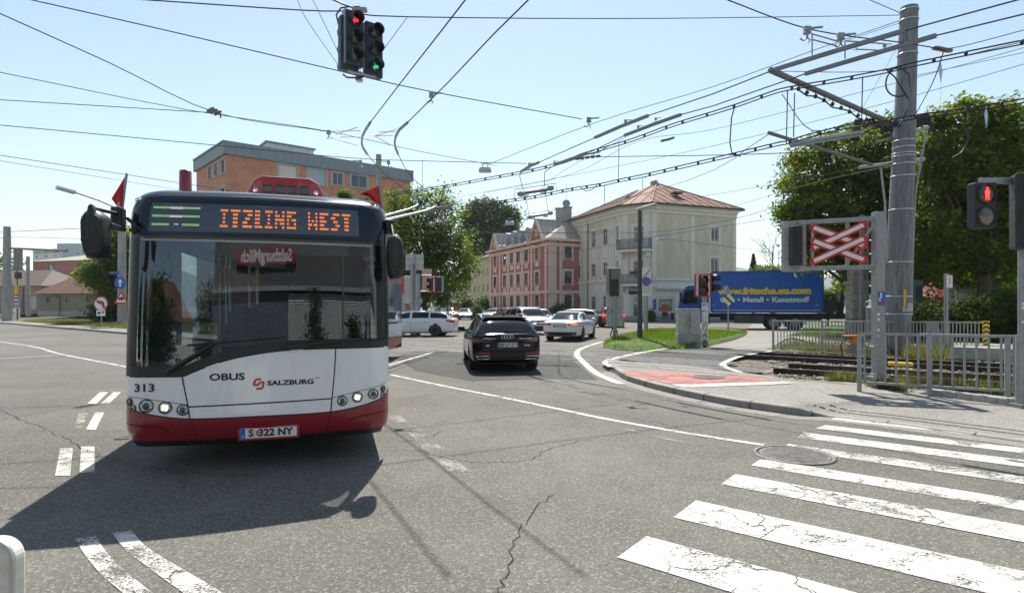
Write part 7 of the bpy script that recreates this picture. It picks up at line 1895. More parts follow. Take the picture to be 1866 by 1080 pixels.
# ---- fences
def fence(name, label, A, B_, h, n, endstripe=False, zfoot=.13, posts=3):
    t = thing(name, label, 'fence', (A.x, A.y, zfoot)); D = B_-A; D.z = 0; Ln = D.length; D.normalize()
    mb = MB(); mb.bar((0,0,h), D*Ln+Vector((0,0,h)), .06, .05); mb.build('top_rail', M['galv'], t, bevel=.008)
    mb = MB(); mb.bar((0,0,.16), D*Ln+Vector((0,0,.16)), .05, .045); mb.build('bottom_rail', M['galv'], t, bevel=.006)
    for k in range(posts):
        p = D*(Ln*k/(posts-1)); mb = MB(); mb.box((p.x, p.y, h/2-.05), (.075,.075,h+.1), rz=math.atan2(D.y, D.x)); mb.build('post', M['galv'], t, bevel=.006)
    bm = None
    for k in range(n):
        f = (k+.5)/n; p = D*(Ln*f)
        if any(abs(f-j/(posts-1))*Ln < .06 for j in range(posts)): continue
        if bm is None:
            mb = MB(); mb.box((0,0,(h+.16)/2), (.035,.012,h-.2), rz=math.atan2(D.y, D.x)); bm = mb.build('baluster', M['galv'], t); bm.location = p
        else:
            o = bm.copy(); COL.objects.link(o); o.parent = t; o.location = p
    return t
A = G(1566, 699, .26); A.z = 0; B_ = G(1852, 716, .26); B_.z = 0; B2 = A + (B_-A)*1.9
fence('railing', 'galvanised railing in front of the tracks beside the crossing sign post', A, B2, 1.06, 26, posts=5)
A = G(1409, 641, .05); A.z = 0; B_ = G(1794, 650, .05); B_.z = 0
t = fence('railing', 'far galvanised railing behind the tracks ending in a yellow and black striped plate', A, B_, 1.1, 62, zfoot=.06, posts=5)
def striped(root, c, w, h, y):
    mb = MB(); mb.box((c.x, c.y+y, c.z), (w,.02,h)); s = mb.build('warning_plate', M['yellow'], root)
    mb = MB(); n = int(h/.14)
    for k in range(n):
        z = c.z-h/2+(k+.5)*h/n
        for sx in (-1, 1):
            T = Matrix.Translation((c.x+sx*w*.25, c.y+y-.012, z)) @ Matrix.Rotation(sx*R(35), 4, 'Y'); mb.box((0,0,0), (w*.56,.004,.06), M=T)
    mb.build('stripes', M['ink'], s); return s
striped(t, (B_-A)+Vector((0,-.06,.58)), .22, 1.15, 0)
# low concrete platform end with its own striped plate
b_ = G(1790, 690, .03); t = thing('platform_edge', 'low rough concrete platform end behind the rails with a striped plate', 'platform', (0,0,0))
mb = MB(); p0, p1 = off(22.75, -.7), off(22.75, 16); mb.bar(p0+Vector((0,0,.22)), p1+Vector((0,0,.22)), .25, .42); mb.build('wall', M['concrete'], t, bevel=.02)
mb = MB(); p0, p1 = off(24.1, -.7), off(24.1, 16); mb.bar(p0+Vector((0,0,.30)), p1+Vector((0,0,.30)), 2.5, .26); mb.build('slab', M['sidewalk'], t, bevel=.02)
q = off(22.58, 1.3); striped(t, Vector((q.x, q.y, .26)), .14, .36, 0)
# stop sign, info pillar, bench, kiosk, red umbrella, stone pillar
b_ = P(1724, 0, 20.2); b_.z = .1; t = post('stop_sign', 'thin grey stop post with small white timetable plate behind the far railing', 'bus stop sign', b_, EH+(HY-498)*20.2/F-.1, .065, M['galv'])
k_ = 20.2/F; mb = MB(); mb.box((2.5*k_,-.09,EH+(HY-513)*k_-.1), (11*k_,.02,25*k_)); pl = mb.build('plate', M['white'], t, bevel=.004); mb = MB()
for v in (501.5, 524.5): mb.box((2.5*k_,-.102,EH+(HY-v)*k_-.1), (10.5*k_,.004,1.2*k_))
for v, w in ((507,3),(510,2.5),(513,3.4),(516,3)): mb.box((2.5*k_,-.102,EH+(HY-v)*k_-.1), (w*k_,.004,1.6*k_))
mb.build('plate_print', M['red'], pl)
b_ = P(1671, 0, 27); b_.z = .08; t = thing('info_pillar', 'dark information pillar standing under the trees right of the mast', 'pillar', b_); k_ = 27/F
mb = MB(); mb.box((0,0,EH/2+(HY-513)*k_/2), (.36,.3,EH+(HY-513)*k_)); mb.build('body', M['dgreen'], t, bevel=.02); mb = MB(); mb.box((.0,-.155,1.9), (.3,.01,1.3)); mb.build('poster', M['interior'], t); mb = MB(); mb.lathe([(.001,-.16),(.05,-.16),(.05,-.165)], 12, Matrix.Translation((-.08,0,2.65)) @ Matrix.Rotation(PI/2, 4, 'X') ); mb.build('emblem', M['white'], t)
b_ = P(1708, 0, 23); b_.z = .08; t = thing('bench', 'slatted metal bench leaning back beside the stop sign', 'bench', b_, R(20)); mb = MB()
for k in range(7): mb.bar((-.28+k*.09,.0,.45), (-.28+k*.09,.22,.98), .045, .02)
mb.build('backrest', M['galv'], t); mb = MB(); mb.box((0,-.2,.44), (.6,.45,.04)); mb.build('seat', M['galv'], t)
for x in (-.25,.25): mb = MB(); mb.box((x,-.15,.22), (.05,.4,.44)); mb.build('leg', M['galv_dark'], t)
b_ = P(1772, 0, 30); b_.z = .08; k_ = 30/F; t = thing('kiosk', 'small pale kiosk with yellow green fascia half hidden behind the hedge', 'kiosk', b_, R(-14)); zt_ = EH+(HY-524)*k_
mb = MB(); mb.box((0,.6,zt_/2), (1.42,1.4,zt_)); mb.build('body', pm('kiosk_wall', (.55,.53,.5), .7, var=.06), t, bevel=.02); mb = MB(); mb.box((0,.6,zt_+.14), (1.5,1.5,.28)); mb.build('fascia', pm('lime_fascia', (.38,.40,.02), .6), t); mb = MB(); mb.box((.66,-.12,zt_*.7), (.1,.03,.9)); mb.build('window', M['window'], t)
b_ = P(1698, 0, 33); b_.z = .08; k_ = 33/F; t = thing('market_parasol', 'wide red parasol behind the hedge under the trees', 'parasol', b_); zt_ = EH+(HY-528)*k_; ze = EH+(HY-545)*k_
mb = MB(); w = 48*k_; c8 = [(w*math.cos(2*PI*k/8+.39), w*math.sin(2*PI*k/8+.39)) for k in range(8)]
mb.add([(x,y,ze) for x,y in c8]+[(0,0,zt_+.35)], [(k,(k+1)%8,8) for k in range(8)]); mb.add([(x,y,ze) for x,y in c8]+[(x,y,ze-.28) for x,y in c8], [(k,8+k,8+(k+1)%8,(k+1)%8) for k in range(8)]); mb.build('canopy', pm('parasol_red', (.20,.008,.009), .75, var=.12), t, solid=.01); mb = MB(); mb.tube([(0,0,0),(0,0,zt_+.3)], .04, 8); mb.build('pole', M['galv'], t)
b_ = P(1559, 0, 31); b_.z = .05; k_ = 31/F; t = thing('gate_pillar', 'rough stone gate pillar between the lorry crane and the cross frame post', 'pillar', b_); zt_ = EH+(HY-520)*k_
m_stone = pm('pillar_stone', (.30,.27,.22), .95, var=.4, scale=5, bmp=1.0, bscale=9, dirt=(.2,.18,.15))
mb = MB(); 
for k in range(6): mb.box((0,0,zt_*(k+.5)/6), (.72-.01*(k%2),.7,zt_/6-.015))
mb.build('shaft', m_stone, t, bevel=.03); mb = MB(); mb.box((0,0,zt_+.08), (.9,.88,.22)); mb.box((0,0,zt_+.55), (.6,.6,.75)); mb.build('capital', m_stone, t, bevel=.04)
# small no-entry shield in the hedge
b_ = P(1830, 0, 24); b_.z = .08; t = post('hedge_sign', 'small white triangular sign poking out of the right hedge', 'road sign', b_, EH+(HY-540)*24/F-.08, .02, M['galv']); mb = MB(); z = EH+(HY-541)*24/F-.08; mb.prism([(-.08,.09),(.08,.09),(.07,-.02),(0,-.1),(-.07,-.02)], .01, M=Matrix.Translation((0,-.03,z)) @ Matrix.Rotation(PI/2, 4, 'X')); s = mb.build('sign_plate', M['white'], t); mb = MB(); mb.lathe([(.001,0),(.035,0)], 10, Matrix.Translation((0,-.043,z+.015)) @ Matrix.Rotation(PI/2, 4, 'X')); mb.build('emblem', M['red'], s)
# metal guard panel near the camera, lower left
b_ = Vector((-2.02, 2.0, 0)); t = thing('guard_panel', 'pale metal guard panel with rounded corner at the lower left edge', 'panel', b_)
mb = MB(); x1 = (48-CX)*2/F+2.02; zt_ = EH+(HY-973)*2/F; rr = .07
poly = [(-.6,0),(x1,0)] + [(x1-rr+rr*math.cos(a_), zt_-rr+rr*math.sin(a_)) for a_ in [R(90)*k/8 for k in range(9)]] + [(-.6, zt_)]
mb.prism(poly, .05, M=Matrix.Rotation(PI/2, 4, 'X')); mb.build('panel', pm('painted_panel', (.80,.75,.66), .5, var=.10, scale=3, dirt=(.6,.55,.47)), t, bevel=.008)
mb = MB(); mb.tube([(p[0], -.055, p[1]) for p in poly[1:-1]]+[(-.6,-.055,zt_)], .007, 8); mb.build('rim', M['alu'], t)
mb = MB(); mb.tube([(-.4,.03,0),(-.4,.03,zt_-.05)], .03, 8); mb.build('post', M['galv'], t)
# ================================================================ OVERHEAD LINES
def Tk(u, v, c=17.3):
    a = (u-CX)/F; Y = c/(.63*a+.78); return P(u, v, Y)
def wire(name, label, pts, r, mat, cat='overhead wire', sag=0.0, sm=0, group=None):
    if sm: pts = smoothline(pts, sm)
    elif sag or len(pts) == 2:
        a, b = Vector(pts[0]), Vector(pts[-1]); pts = [a.lerp(b, k/12) - Vector((0,0,sag*4*(k/12)*(1-k/12))) for k in range(13)] if len(pts) == 2 else pts
    mb = MB(); mb.tube(pts, r, 6); o = mb.build(name, mat); tag(o, label, cat, group); return o
def Ws(pts, z): return [W(u, v, z if not isinstance(z, (list, tuple)) else z[i]) for i, (u, v) in enumerate(pts)]
m_sw = pm('rail_profile', (.21,.23,.245), .5, .5, var=.15, scale=5)
def clamp(parent, p, dx=1, s=1.0):
    """insulated hanger: lever, body, bell and hook"""
    mb = MB(); k = .6*s
    mb.bar(p+Vector((-.42*k*dx,0,.05*k)), p+Vector((-.08*k*dx,0,.02*k)), .035*k, .05*k); mb.box(p+Vector((0,0,.0)), (.17*k,.09*k,.13*k)); mb.lathe([(.05*k,-.06*k),(.11*k,-.1*k),(.11*k,-.12*k),(.03*k,-.15*k),(.03*k,-.24*k)], 10, Matrix.Translation(p))
    mb.tube([p+Vector((0,0,-.24*k)), p+Vector((.1*k*dx,0,-.32*k)), p+Vector((.2*k*dx,0,-.26*k))], .022*k, 5); mb.tube([p+Vector((0,0,-.24*k)), p+Vector((-.08*k*dx,0,-.3*k)), p+Vector((.02*k,0,-.38*k))], .018*k, 5)
    return mb.build('clamp', M['galv'], parent)
def thick(parent, pts, w=.10, h=.09):
    mb = MB()
    for a, b in zip(pts, pts[1:]): mb.bar(a, b, w, h)
    return mb.build('guide_rail', m_sw, parent)
ZT = 5.9; CW = M['copper_wire']
# two trolley wires coming over the junction and bending at the switch
p = Ws([(860,-14),(848,0),(800,62),(731,150),(675,223)], ZT) + Ws([(666,237),(660,249),(659,261),(662,270),(669,281)], ZT) + Ws([(697,314),(736,344),(775,372)], ZT)
t1 = wire('trolley_wire', 'left of the two trolley wires crossing above the junction and bending behind the bus roof', p, .0115, CW); thick(t1, p[4:10], .045, .05)
p = Ws([(975,-14),(963,0),(900,62),(817,150),(743,223)], ZT) + Ws([(728,236),(721,249),(719,260),(721,270),(725.5,281)], ZT) + Ws([(736,303),(752,325),(773,343),(800,368)], ZT)
t2 = wire('trolley_wire', 'right of the two trolley wires crossing above the junction and bending behind the bus roof', p, .0115, CW); thick(t2, p[4:10], .045, .05)
clamp(t2, W(786,172,6.15), -1, .9)
p = Ws([(1960,-32),(1855,0),(1649,56)], ZT) + Ws([(1530,91),(1412,127)], ZT) + Ws([(1300,171),(1181,211)], ZT) + Ws([(1130,231),(1084,251)], ZT) + Ws([(982,296),(963,304),(949,313)], ZT) + Ws([(947,321),(952,342)], [ZT, ZT-.1])
t3 = wire('trolley_wire', 'upper of the two trolley wires sweeping from the top right past the mast', p, .0115, CW); thick(t3, p[2:5], .065, .06); thick(t3, p[6:9], .06, .06); thick(t3, p[9:12], .055, .06)
p = Ws([(1960,2),(1866,26),(1706,65)], ZT) + Ws([(1590,99),(1467,135)], ZT) + Ws([(1300,193),(1241,209)], ZT) + Ws([(1190,227),(1138,247)], ZT) + Ws([(1070,280),(1035,291),(1010,301),(993,313)], ZT) + Ws([(992,322),(992,336)], [ZT, ZT-.1])
t4 = wire('trolley_wire', 'lower of the two trolley wires sweeping from the top right past the mast', p, .0115, CW); thick(t4, p[2:5], .065, .06); thick(t4, p[6:9], .06, .06); thick(t4, p[9:12], .055, .06)
for par, u, v, s in ((t3,1471,53,1.0),(t3,1560,82,.5),(t4,1532,65,1.0),(t4,1612,82,.5),(t3,1073,217,1.0),(t3,1140,220,.6),(t4,1195,216,.5),(t4,1163,230,.5),(t3,965,299,.9),(t4,1010,294,.5)): clamp(par, W(u, v, 6.2), -1, s)
mb = MB()
for (u0,v0),(u1,v1) in (((1479,62),(1528,76)),((1479,72),(1528,85)),((1480,100),(1480,62)),((1540,107),(1540,78)),((1540,75),(1610,80)),((1560,90),(1600,92))): mb.tube([W(u0,v0,6.05), W(u1,v1,6.05)], .012, 5)
mb.build('spreader', M['galv'], t3)
for par, u, v in ((t1,599,240),(t1,657,294),(t2,708,295)): clamp(par, W(u, v, 6.1), 1, .9)
mb = MB()
for (u0,v0),(u1,v1) in (((602,240),(657,238)),((612,245),(652,232)),((606,252),(650,265)),((620,250),(655,250)),((660,245),(683,248)),((683,248),(722,236)),((683,248),(716,247)),((683,248),(713,265)),((690,240),(722,240)),((612,254),(655,264))): mb.tube([W(u0,v0,6.0), W(u1,v1,6.0)], .010, 5)
mb.build('pull_off', M['galv'], t1)
# catenary of the railway: two bundles with spacers
def bundle(label, pts, nb, gap, c=17.3):
    q = smoothline([Tk(u, v, c) for u, v in pts], 5)
    o = wire('catenary_line', label, q, .018, M['wire']); mb = MB(); mb.tube([x-Vector((0,0,gap)) for x in q], .016, 6); mb.build('lower_strand', M['wire'], o)
    L_ = [0]
    for a, b in zip(q, q[1:]): L_.append(L_[-1]+(b-a).length)
    first = None
    for k in range(nb):
        x = along(q, L_, (k+.5+random.uniform(-.22,.22))/nb)
        if first is None:
            mb = MB(); mb.lathe([(.001,-.07),(.03,-.055),(.04,0),(.03,.055),(.001,.07)], 10); first = mb.build('spacer', M['black'], o); first.location = x-Vector((0,0,gap/2))
        else:
            s = first.copy(); COL.objects.link(s); s.parent = o; s.location = x-Vector((0,0,gap/2))
    return o
c1w = bundle('upper railway feeder line with dark spacers running from the bus roof to the tall mast', [(640,366),(694,356),(736,349),(810,338),(903,321),(980,306),(1035,290),(1066,278),(1145,255),(1225,226),(1300,203),(1347,188),(1400,169),(1436,159),(1540,141),(1618,126),(1667,114),(1866,73),(1980,50)], 34, .09)
c2w = bundle('lower railway contact line with dark spacers reaching from the tree to the mast', [(800,383),(824,379),(872,373),(918,365),(973,357),(1035,344),(1091,335),(1132,326),(1176,317),(1223,306),(1300,288),(1412,261),(1433,257),(1473,245),(1543,228),(1600,222),(1673,209),(1743,200),(1866,180),(1980,160)], 36, .09)
mb = MB(); mb.tube([Tk(u, v) for u, v in ((1058,284),(1075,281),(1092,278),(1106,266))], .014, 5); mb.build('jumper', M['wire'], c1w)
mb = MB(); mb.tube([Tk(u, v) for u, v in ((1058,342),(1068,348),(1080,345),(1090,335))], .014, 5); mb.build('jumper', M['wire'], c2w)
mb = MB()
for u, v0, v1 in ((1128,258,325),(1102,337,372)): mb.tube([Tk(u, v0), Tk(u-1, v1)], .012, 5)
mb.build('dropper', M['wire_pale'], c2w)
mb = MB(); mb.bar(Tk(1440,264), Tk(1570,241), .09, .06); mb.bar(Tk(1440,268), Tk(1570,246), .06, .04); mb.build('stiff_rail', M['galv'], c2w)
# thin span and stay wires
SPAN = [
 ('long span wire from the top left corner passing under the hanging traffic light', [W(30,-6,7.2), W(300,55,6.8), W(616,129,6.35), W(780,166,6.25), W(1060,217,6.4)], .010, 'wire'),
 ('span wire carrying the hanging traffic light and ending at the tall mast top', [P(235,-2,10.2), P(550,19,10.4), P(648,21,10.5), P(742,31,11), P(1200,34,15.5), P(1641,28,20.4)], .011, 'wire'),
 ('steep span wire from the upper left edge to the dark turnbuckle in the sky', [W(0,25,6.6), W(200,115,6.55), W(398,207,6.5), W(600,240,6.2)], .010, 'wire'),
 ('thin wire from the left edge sloping down behind the steep span wire', [W(0,132,6.6), W(340,200,6.55), W(590,238,6.5), W(760,275,6.5), W(905,302,6.5)], .008, 'wire'),
 ('nearly level wire from the left edge meeting the turnbuckle', [W(0,182,6.6), W(395,206,6.5)], .009, 'wire'),
 ('level wire from the left edge towards the corner of the orange block roof', [W(0,228,6.6), W(385,264,6.6), W(640,288,6.6), W(760,293,6.6), W(960,298,6.5)], .011, 'wire'),
 ('thin upper wire of the pair running down to the red roof canister', [W(0,283,6.6), W(325,333,6.6), W(420,348,6.6)], .011, 'wire'),
 ('thin lower wire of the pair running down to the red roof canister', [W(0,293,6.6), W(290,340,6.6), W(400,356,6.6)], .009, 'wire_pale'),
 ('left guy wire coming down to the hanging traffic light from the top edge', [P(568,-4,10.4), P(618,100,10.5), P(628,132,10.5)], .006, 'wire_pale'),
 ('outer left guy wire reaching the base of the hanging traffic light', [P(540,-4,10.4), P(560,38,10.4), P(620,124,10.5)], .006, 'wire_pale'),
 ('short stay from the span wire down to the right of the hanging traffic light', [P(742,32,11), P(690,103,10.6)], .006, 'wire'),
 ('black feed cable running to the top of the hanging traffic light', [P(595,-6,10.4), P(625,8,10.45), P(648,16,10.5)], .016, 'black'),
 ('stay wire from the top right through two clamps to the insulator right of the mast', [W(1310,-6,6.6), W(1445,45,6.5), W(1532,64,6.4), W(1637,77,6.4), W(1706,88,6.4), W(1722,92,6.4)], .010, 'wire'),
 ('short wire running from the top edge to the mast head', [P(1575,-4,19), P(1643,25,20.3)], .012, 'wire'),
 ('stay falling from the mast head to the left across the sky to the hanging lamp', [P(1645,36,20.2), P(1480,93,21), P(1300,158,22), P(1090,222,24), P(889,300,26)], .012, 'wire'),
 ('second stay from the mast head to the pair of clamps', [P(1646,40,20.2), P(1520,82,17)], .009, 'wire'),
 ('level feeder wire crossing the sky above the corner house roof', [P(1045,288,26), P(1090,286,26), P(1300,283,23), P(1488,278,21), P(1610,283,20.4)], .016, 'wire'),
 ('pale wire rising to the right edge above the trees, upper one', [P(880,352,30), P(1040,318,28), P(1164,257,26), P(1300,236,25), P(1600,160,21), P(1866,87,18), P(1980,52,17)], .010, 'wire_pale'),
 ('pale wire rising to the right edge above the trees, lower one', [P(820,362,32), P(1110,306,28), P(1300,266,25), P(1600,192,21), P(1866,117,18), P(1980,80,17)], .010, 'wire_pale'),
 ('wire from the right edge insulator up towards the top right corner', [P(1722,90,15), P(1768,81,14.6), P(1866,55,14), P(1980,24,13)], .010, 'wire'),
 ('dark slanting stay from the insulator down to the mast gear', [P(1720,92,15), P(1700,150,16.5), P(1665,215,19.6)], .013, 'wire'),
 ('thin wire above the trees left of the corner house eaves', [P(1200,372,40), P(1430,332,32), P(1570,305,24)], .012, 'wire'),
 ('pale wire across the upper windows of the corner house', [P(700,420,40), P(1000,425,42), P(1200,422,42), P(1345,397,38), P(1425,372,34)], .018, 'wire_pale'),
 ('second pale wire across the corner house balcony', [P(860,452,44), P(1020,460,44), P(1200,430,44), P(1345,408,40), P(1425,395,36)], .018, 'wire_pale'),
 ('dark wire falling from the balcony lamp to the lorry side', [P(1205,434,44), P(1300,446,42), P(1400,460,40)], .014, 'wire'),
 ('wire from the tree to the tenement house facade', [P(820,440,46), P(900,478,60), P(1040,490,62)], .022, 'wire_pale'),
 ('wire under the rooftops from the tree to the tall lamp', [P(770,408,42), P(880,418,50), P(1000,424,55), P(1130,420,55)], .02, 'wire'),
 ('thin wire sloping from the rotary insulator to the bus mirror', [P(760,385,36), P(850,400,38), P(950,436,44), P(1040,470,50)], .014, 'wire'),
 ('thin wire rising from the upper bracket arm to the right edge below the feeder', [P(1405,130,16), P(1620,128,14.6), P(1866,76,13.5), P(1980,50,13)], .009, 'wire'),
 ('thin wire from the lower bracket arm down to the tree crown on its left', [P(1402,244,16.1), P(1250,330,24), P(1000,402,40)], .010, 'wire'),
 ('pale wire from the mast cross bar to the corner house roof edge', [P(1680,291,20), P(1480,334,26), P(1330,378,38)], .011, 'wire_pale'),
 ('thin wire dropping from the mast head to the upper bracket arm', [P(1644,70,20.2), P(1570,200,19), P(1540,245,18.6)], .007, 'wire_pale'),
 ('dark sagging cable between the two bracket arms and the mast gear', [P(1425,172,16.4), P(1480,238,17.6), P(1560,222,19), P(1625,232,20)], .013, 'wire'),
 ('thin wire from the top right edge down across the mast', [P(1980,70,16), P(1866,96,17), P(1660,140,19.6)], .008, 'wire'),
 ('thin wire leaving the right switch rails towards the tenement dormers', [P(1140,250,22), P(1000,330,34), P(930,400,50)], .010, 'wire'),
 ('level wire over the left masts', [P(-5,423,64), P(20,422,62), P(150,416,60), P(230,412,58)], .03, 'wire'),
 ('lower level wire over the goods shed', [P(-5,436,64), P(20,432,62), P(150,435,60), P(230,437,58)], .025, 'wire'),
]
for lb, pts, r, m_ in SPAN:
    o = wire('span_wire', lb, [Vector(p) for p in pts], r, M[m_], sm=(4 if len(pts) > 2 else 0))
    if 'turnbuckle in the sky' in lb:
        mb = MB()
        for u, v in ((384,200),(390,203),(397,206)): q = W(u,v,6.52); mb.lathe([(.001,-.1),(.03,-.1),(.045,0),(.03,.1),(.001,.1)], 8, Matrix.Translation(q) @ Matrix.Rotation(R(60), 4, 'Y'))
        q = W(402,208,6.5); mb.tube([q, q+Vector((0,0,-.1))], .02, 5); mb.build('turnbuckle', M['galv_dark'], o)
    if 'insulator right of the mast' in lb:
        mb = MB()
        for u in (1706,1712,1720,1728): q = P(u, 88+(u-1706)*.2, 15); mb.lathe([(.001,-.09),(.05,-.09),(.06,0),(.05,.09),(.001,.09)], 8, Matrix.Translation(q) @ Matrix.Rotation(R(90), 4, 'Y'))
        mb.build('insulator', pm('brown_insulator', (.22,.15,.11), .4), o)
    if 'upper one' in lb:
        mb = MB()
        for u, v in ((1209,256),(1218,254),(1224,252)): q = P(u, v, 25.6); mb.lathe([(.001,-.12),(.05,-.12),(.06,0),(.05,.12),(.001,.12)], 8, Matrix.Translation(q) @ Matrix.Rotation(R(75), 4, 'Y'))
        mb.build('insulator', M['galv_dark'], o)
    if 'level feeder' in lb:
        mb = MB()
        for u in (1052,1060,1070,1080,1090): q = P(u, 289-(u-1052)*.12, 26); mb.lathe([(.001,-.1),(.06,-.1),(.075,0),(.06,.1),(.001,.1)], 8, Matrix.Translation(q) @ Matrix.Rotation(R(85), 4, 'Y'))
        mb.build('insulator', M['galv_dark'], o)
# blue plastic bird flags on the right
for lb, u, v, Y, v1 in (('pale blue plastic flag hanging by a string right of the mast', 1714, 132, 15.6, 205), ('grey plastic flag hanging in front of the right maple', 1797, 213, 17, 230)):
    q = P(u, v, Y); t = thing('bird_flag', lb, 'flag', q); k_ = Y/F
    mb = MB(); mb.add([(0,0,22*k_),(4.5*k_,.02,2*k_),(.5*k_,0,-22*k_),(-4.5*k_,-.02,3*k_)], [(0,1,2,3)]); mb.build('foil', pm('blue_foil', (.45,.55,.66), .3, .2, var=.15), t, solid=.002)
    mb = MB(); mb.tube([(0,0,22*k_),(0,0,30*k_)], .005, 4); mb.tube([(.5*k_,0,-22*k_),(.5*k_,0,(v-v1)*k_)], .004, 4); mb.build('string', M['wire_pale'], t)
# hanging street lamps
def hlamp(u, v, Y, s, lb):
    q = P(u, v, Y); t = thing('hanging_lamp', lb, 'street lamp', q, 0, 'street lamps hung from span wires'); k = s*Y/F
    mb = MB(); mb.box((0,0,0), (24*k,14*k,7*k), top=.8); mb.build('housing', M['alu'], t, bevel=1.2*k)
    mb = MB(); mb.box((0,0,-4.2*k), (20*k,11*k,1.6*k)); mb.build('lamp_glass', pm('lamp_diffuser', (.6,.55,.45), .3), t)
    mb = MB(); mb.tube([(-4*k,0,3*k),(-6*k,0,9*k),(0,0,11*k),(6*k,0,12*k),(4*k,0,4*k)], 1*k, 5); mb.build('hook', M['galv_dark'], t)
hlamp(884, 309, 26, 1.0, 'boxy street lamp hung in the sky above the round green tree'); hlamp(929, 406, 52, .75, 'street lamp hung in front of the dark tree left of the tenement roof'); hlamp(1204, 435, 44, .6, 'street lamp hung before the upper balcony of the corner house')
hlamp(915, 449, 58, .6, 'upper street lamp hung before the tenement gable'); hlamp(923, 470, 60, .45, 'lower street lamp hung before the tenement windows')
# section insulators of the trolley line
def insul(u, v, Y, s, lb):
    q = P(u, v, Y); t = thing('section_insulator', lb, 'insulator', q); k = s*Y/F
    mb = MB(); mb.tube([(-24*k,0,-4*k),(26*k,0,3*k)], 3.2*k, 10); mb.build('bar', M['galv_dark'], t)
    for x, z in ((-31,-6),(31,6)): mb = MB(); mb.lathe([(.001,-8*k),(4*k,-6*k),(6.5*k,0),(4*k,6*k),(.001,8*k)], 12, Matrix.Translation((x*k,0,z*k)) @ Matrix.Rotation(PI/2, 4, 'Y')); mb.build('bulb', M['galv'], t)
    for x, z in ((-22,-6),(15,1)):
        mb = MB()
        for i in range(5): mb.box(((x+i*2.6-4)*k,0,(z-2+random.uniform(-1,1))*k), (1.6*k,7*k,11*k))
        mb.build('contact_block', pm('ochre_block', (.34,.26,.17), .7, var=.3, scale=12), t)
    mb = MB(); mb.tube([(-44*k,0,-14*k),(-44*k,0,3*k),(43*k,0,16*k),(43*k,0,2*k)], .9*k, 5); mb.build('guard_frame', M['galv'], t)
insul(976, 348, 20.5, .88, 'twin section insulator hanging above the tenement roof, upper one'); insul(984, 392, 26, .62, 'twin section insulator hanging above the tenement roof, lower one')
insul(800, 378, 25.5, .7, 'insulator gear where the trolley poles of the bus meet the wires'); insul(800, 405, 33, .5, 'round insulator gear in front of the leafy tree')
for lb, pts in (('long dropper wire from the trolley switch to the upper insulator', [P(952,342,18.5), P(958,352,20)]), ('thin hanging wires below the upper insulator', [P(957,355,20.5), P(965,396,25)]), ('second thin hanging wire below the upper insulator', [P(993,336,19), P(994,352,20.5), P(1000,392,25)]), ('thin vertical wire left of the hanging lamp', [P(770,292,24), P(770,345,24)])):
    wire('dropper_wire', lb, pts, .01, M['wire_pale'], 'wire')
# ================================================================ TREES AND PLANTS
def leaf_mesh(name, cen, nrm, size, tint, mat, parent, aspect=.75):
    n = len(cen)
    a = np.cross(nrm, NPR.normal(size=(n, 3))); a /= np.linalg.norm(a, axis=1)[:, None]+1e-9
    b = np.cross(nrm, a)
    s = size[:, None]
    v = np.empty((n, 4, 3)); v[:, 0] = cen - a*s; v[:, 1] = cen + b*s*aspect*.62 - a*s*.1 + nrm*s*.12; v[:, 2] = cen + a*s; v[:, 3] = cen - b*s*aspect*.62 - a*s*.1 + nrm*s*.12
    me = bpy.data.meshes.new(name); me.vertices.add(4*n); me.vertices.foreach_set('co', v.ravel())
    me.loops.add(4*n); me.loops.foreach_set('vertex_index', np.arange(4*n)); me.polygons.add(n); me.polygons.foreach_set('loop_start', np.arange(0, 4*n, 4)); me.polygons.foreach_set('loop_total', np.full(n, 4))
    me.update(calc_edges=True)
    at = me.attributes.new('tint', 'FLOAT', 'FACE'); at.data.foreach_set('value', np.clip(tint, 0, 1).astype(np.float32))
    o = bpy.data.objects.new(name, me); COL.objects.link(o); me.materials.append(mat)
    if parent is not None: o.parent = parent
    return o
def blob_leaves(rg, c, r, nclump, nleaf, cs, hollow=.55):
    """clumps near the surface of an ellipsoid, leaves scattered through each clump"""
    d = rg.normal(size=(nclump, 3)); d /= np.linalg.norm(d, axis=1)[:, None]
    rad = (hollow + (1-hollow)*rg.random(nclump)**.6)*rg.uniform(.66, 1.26, nclump)
    cc = np.array(c) + d*rad[:, None]*np.array(r)
    k = rg.poisson(nleaf, nclump) + 1
    idx = np.repeat(np.arange(nclump), k); m = len(idx)
    off_ = rg.normal(size=(m, 3))*cs*np.array([1, 1, .6])
    p = cc[idx] + off_
    nr = rg.normal(size=(m, 3))*.75 + np.array([0, 0, .8]) + d[idx]*.5; nr /= np.linalg.norm(nr, axis=1)[:, None]
    t = np.repeat(rg.random(nclump), k)*.6 + rg.random(m)*.4
    return p, nr, t
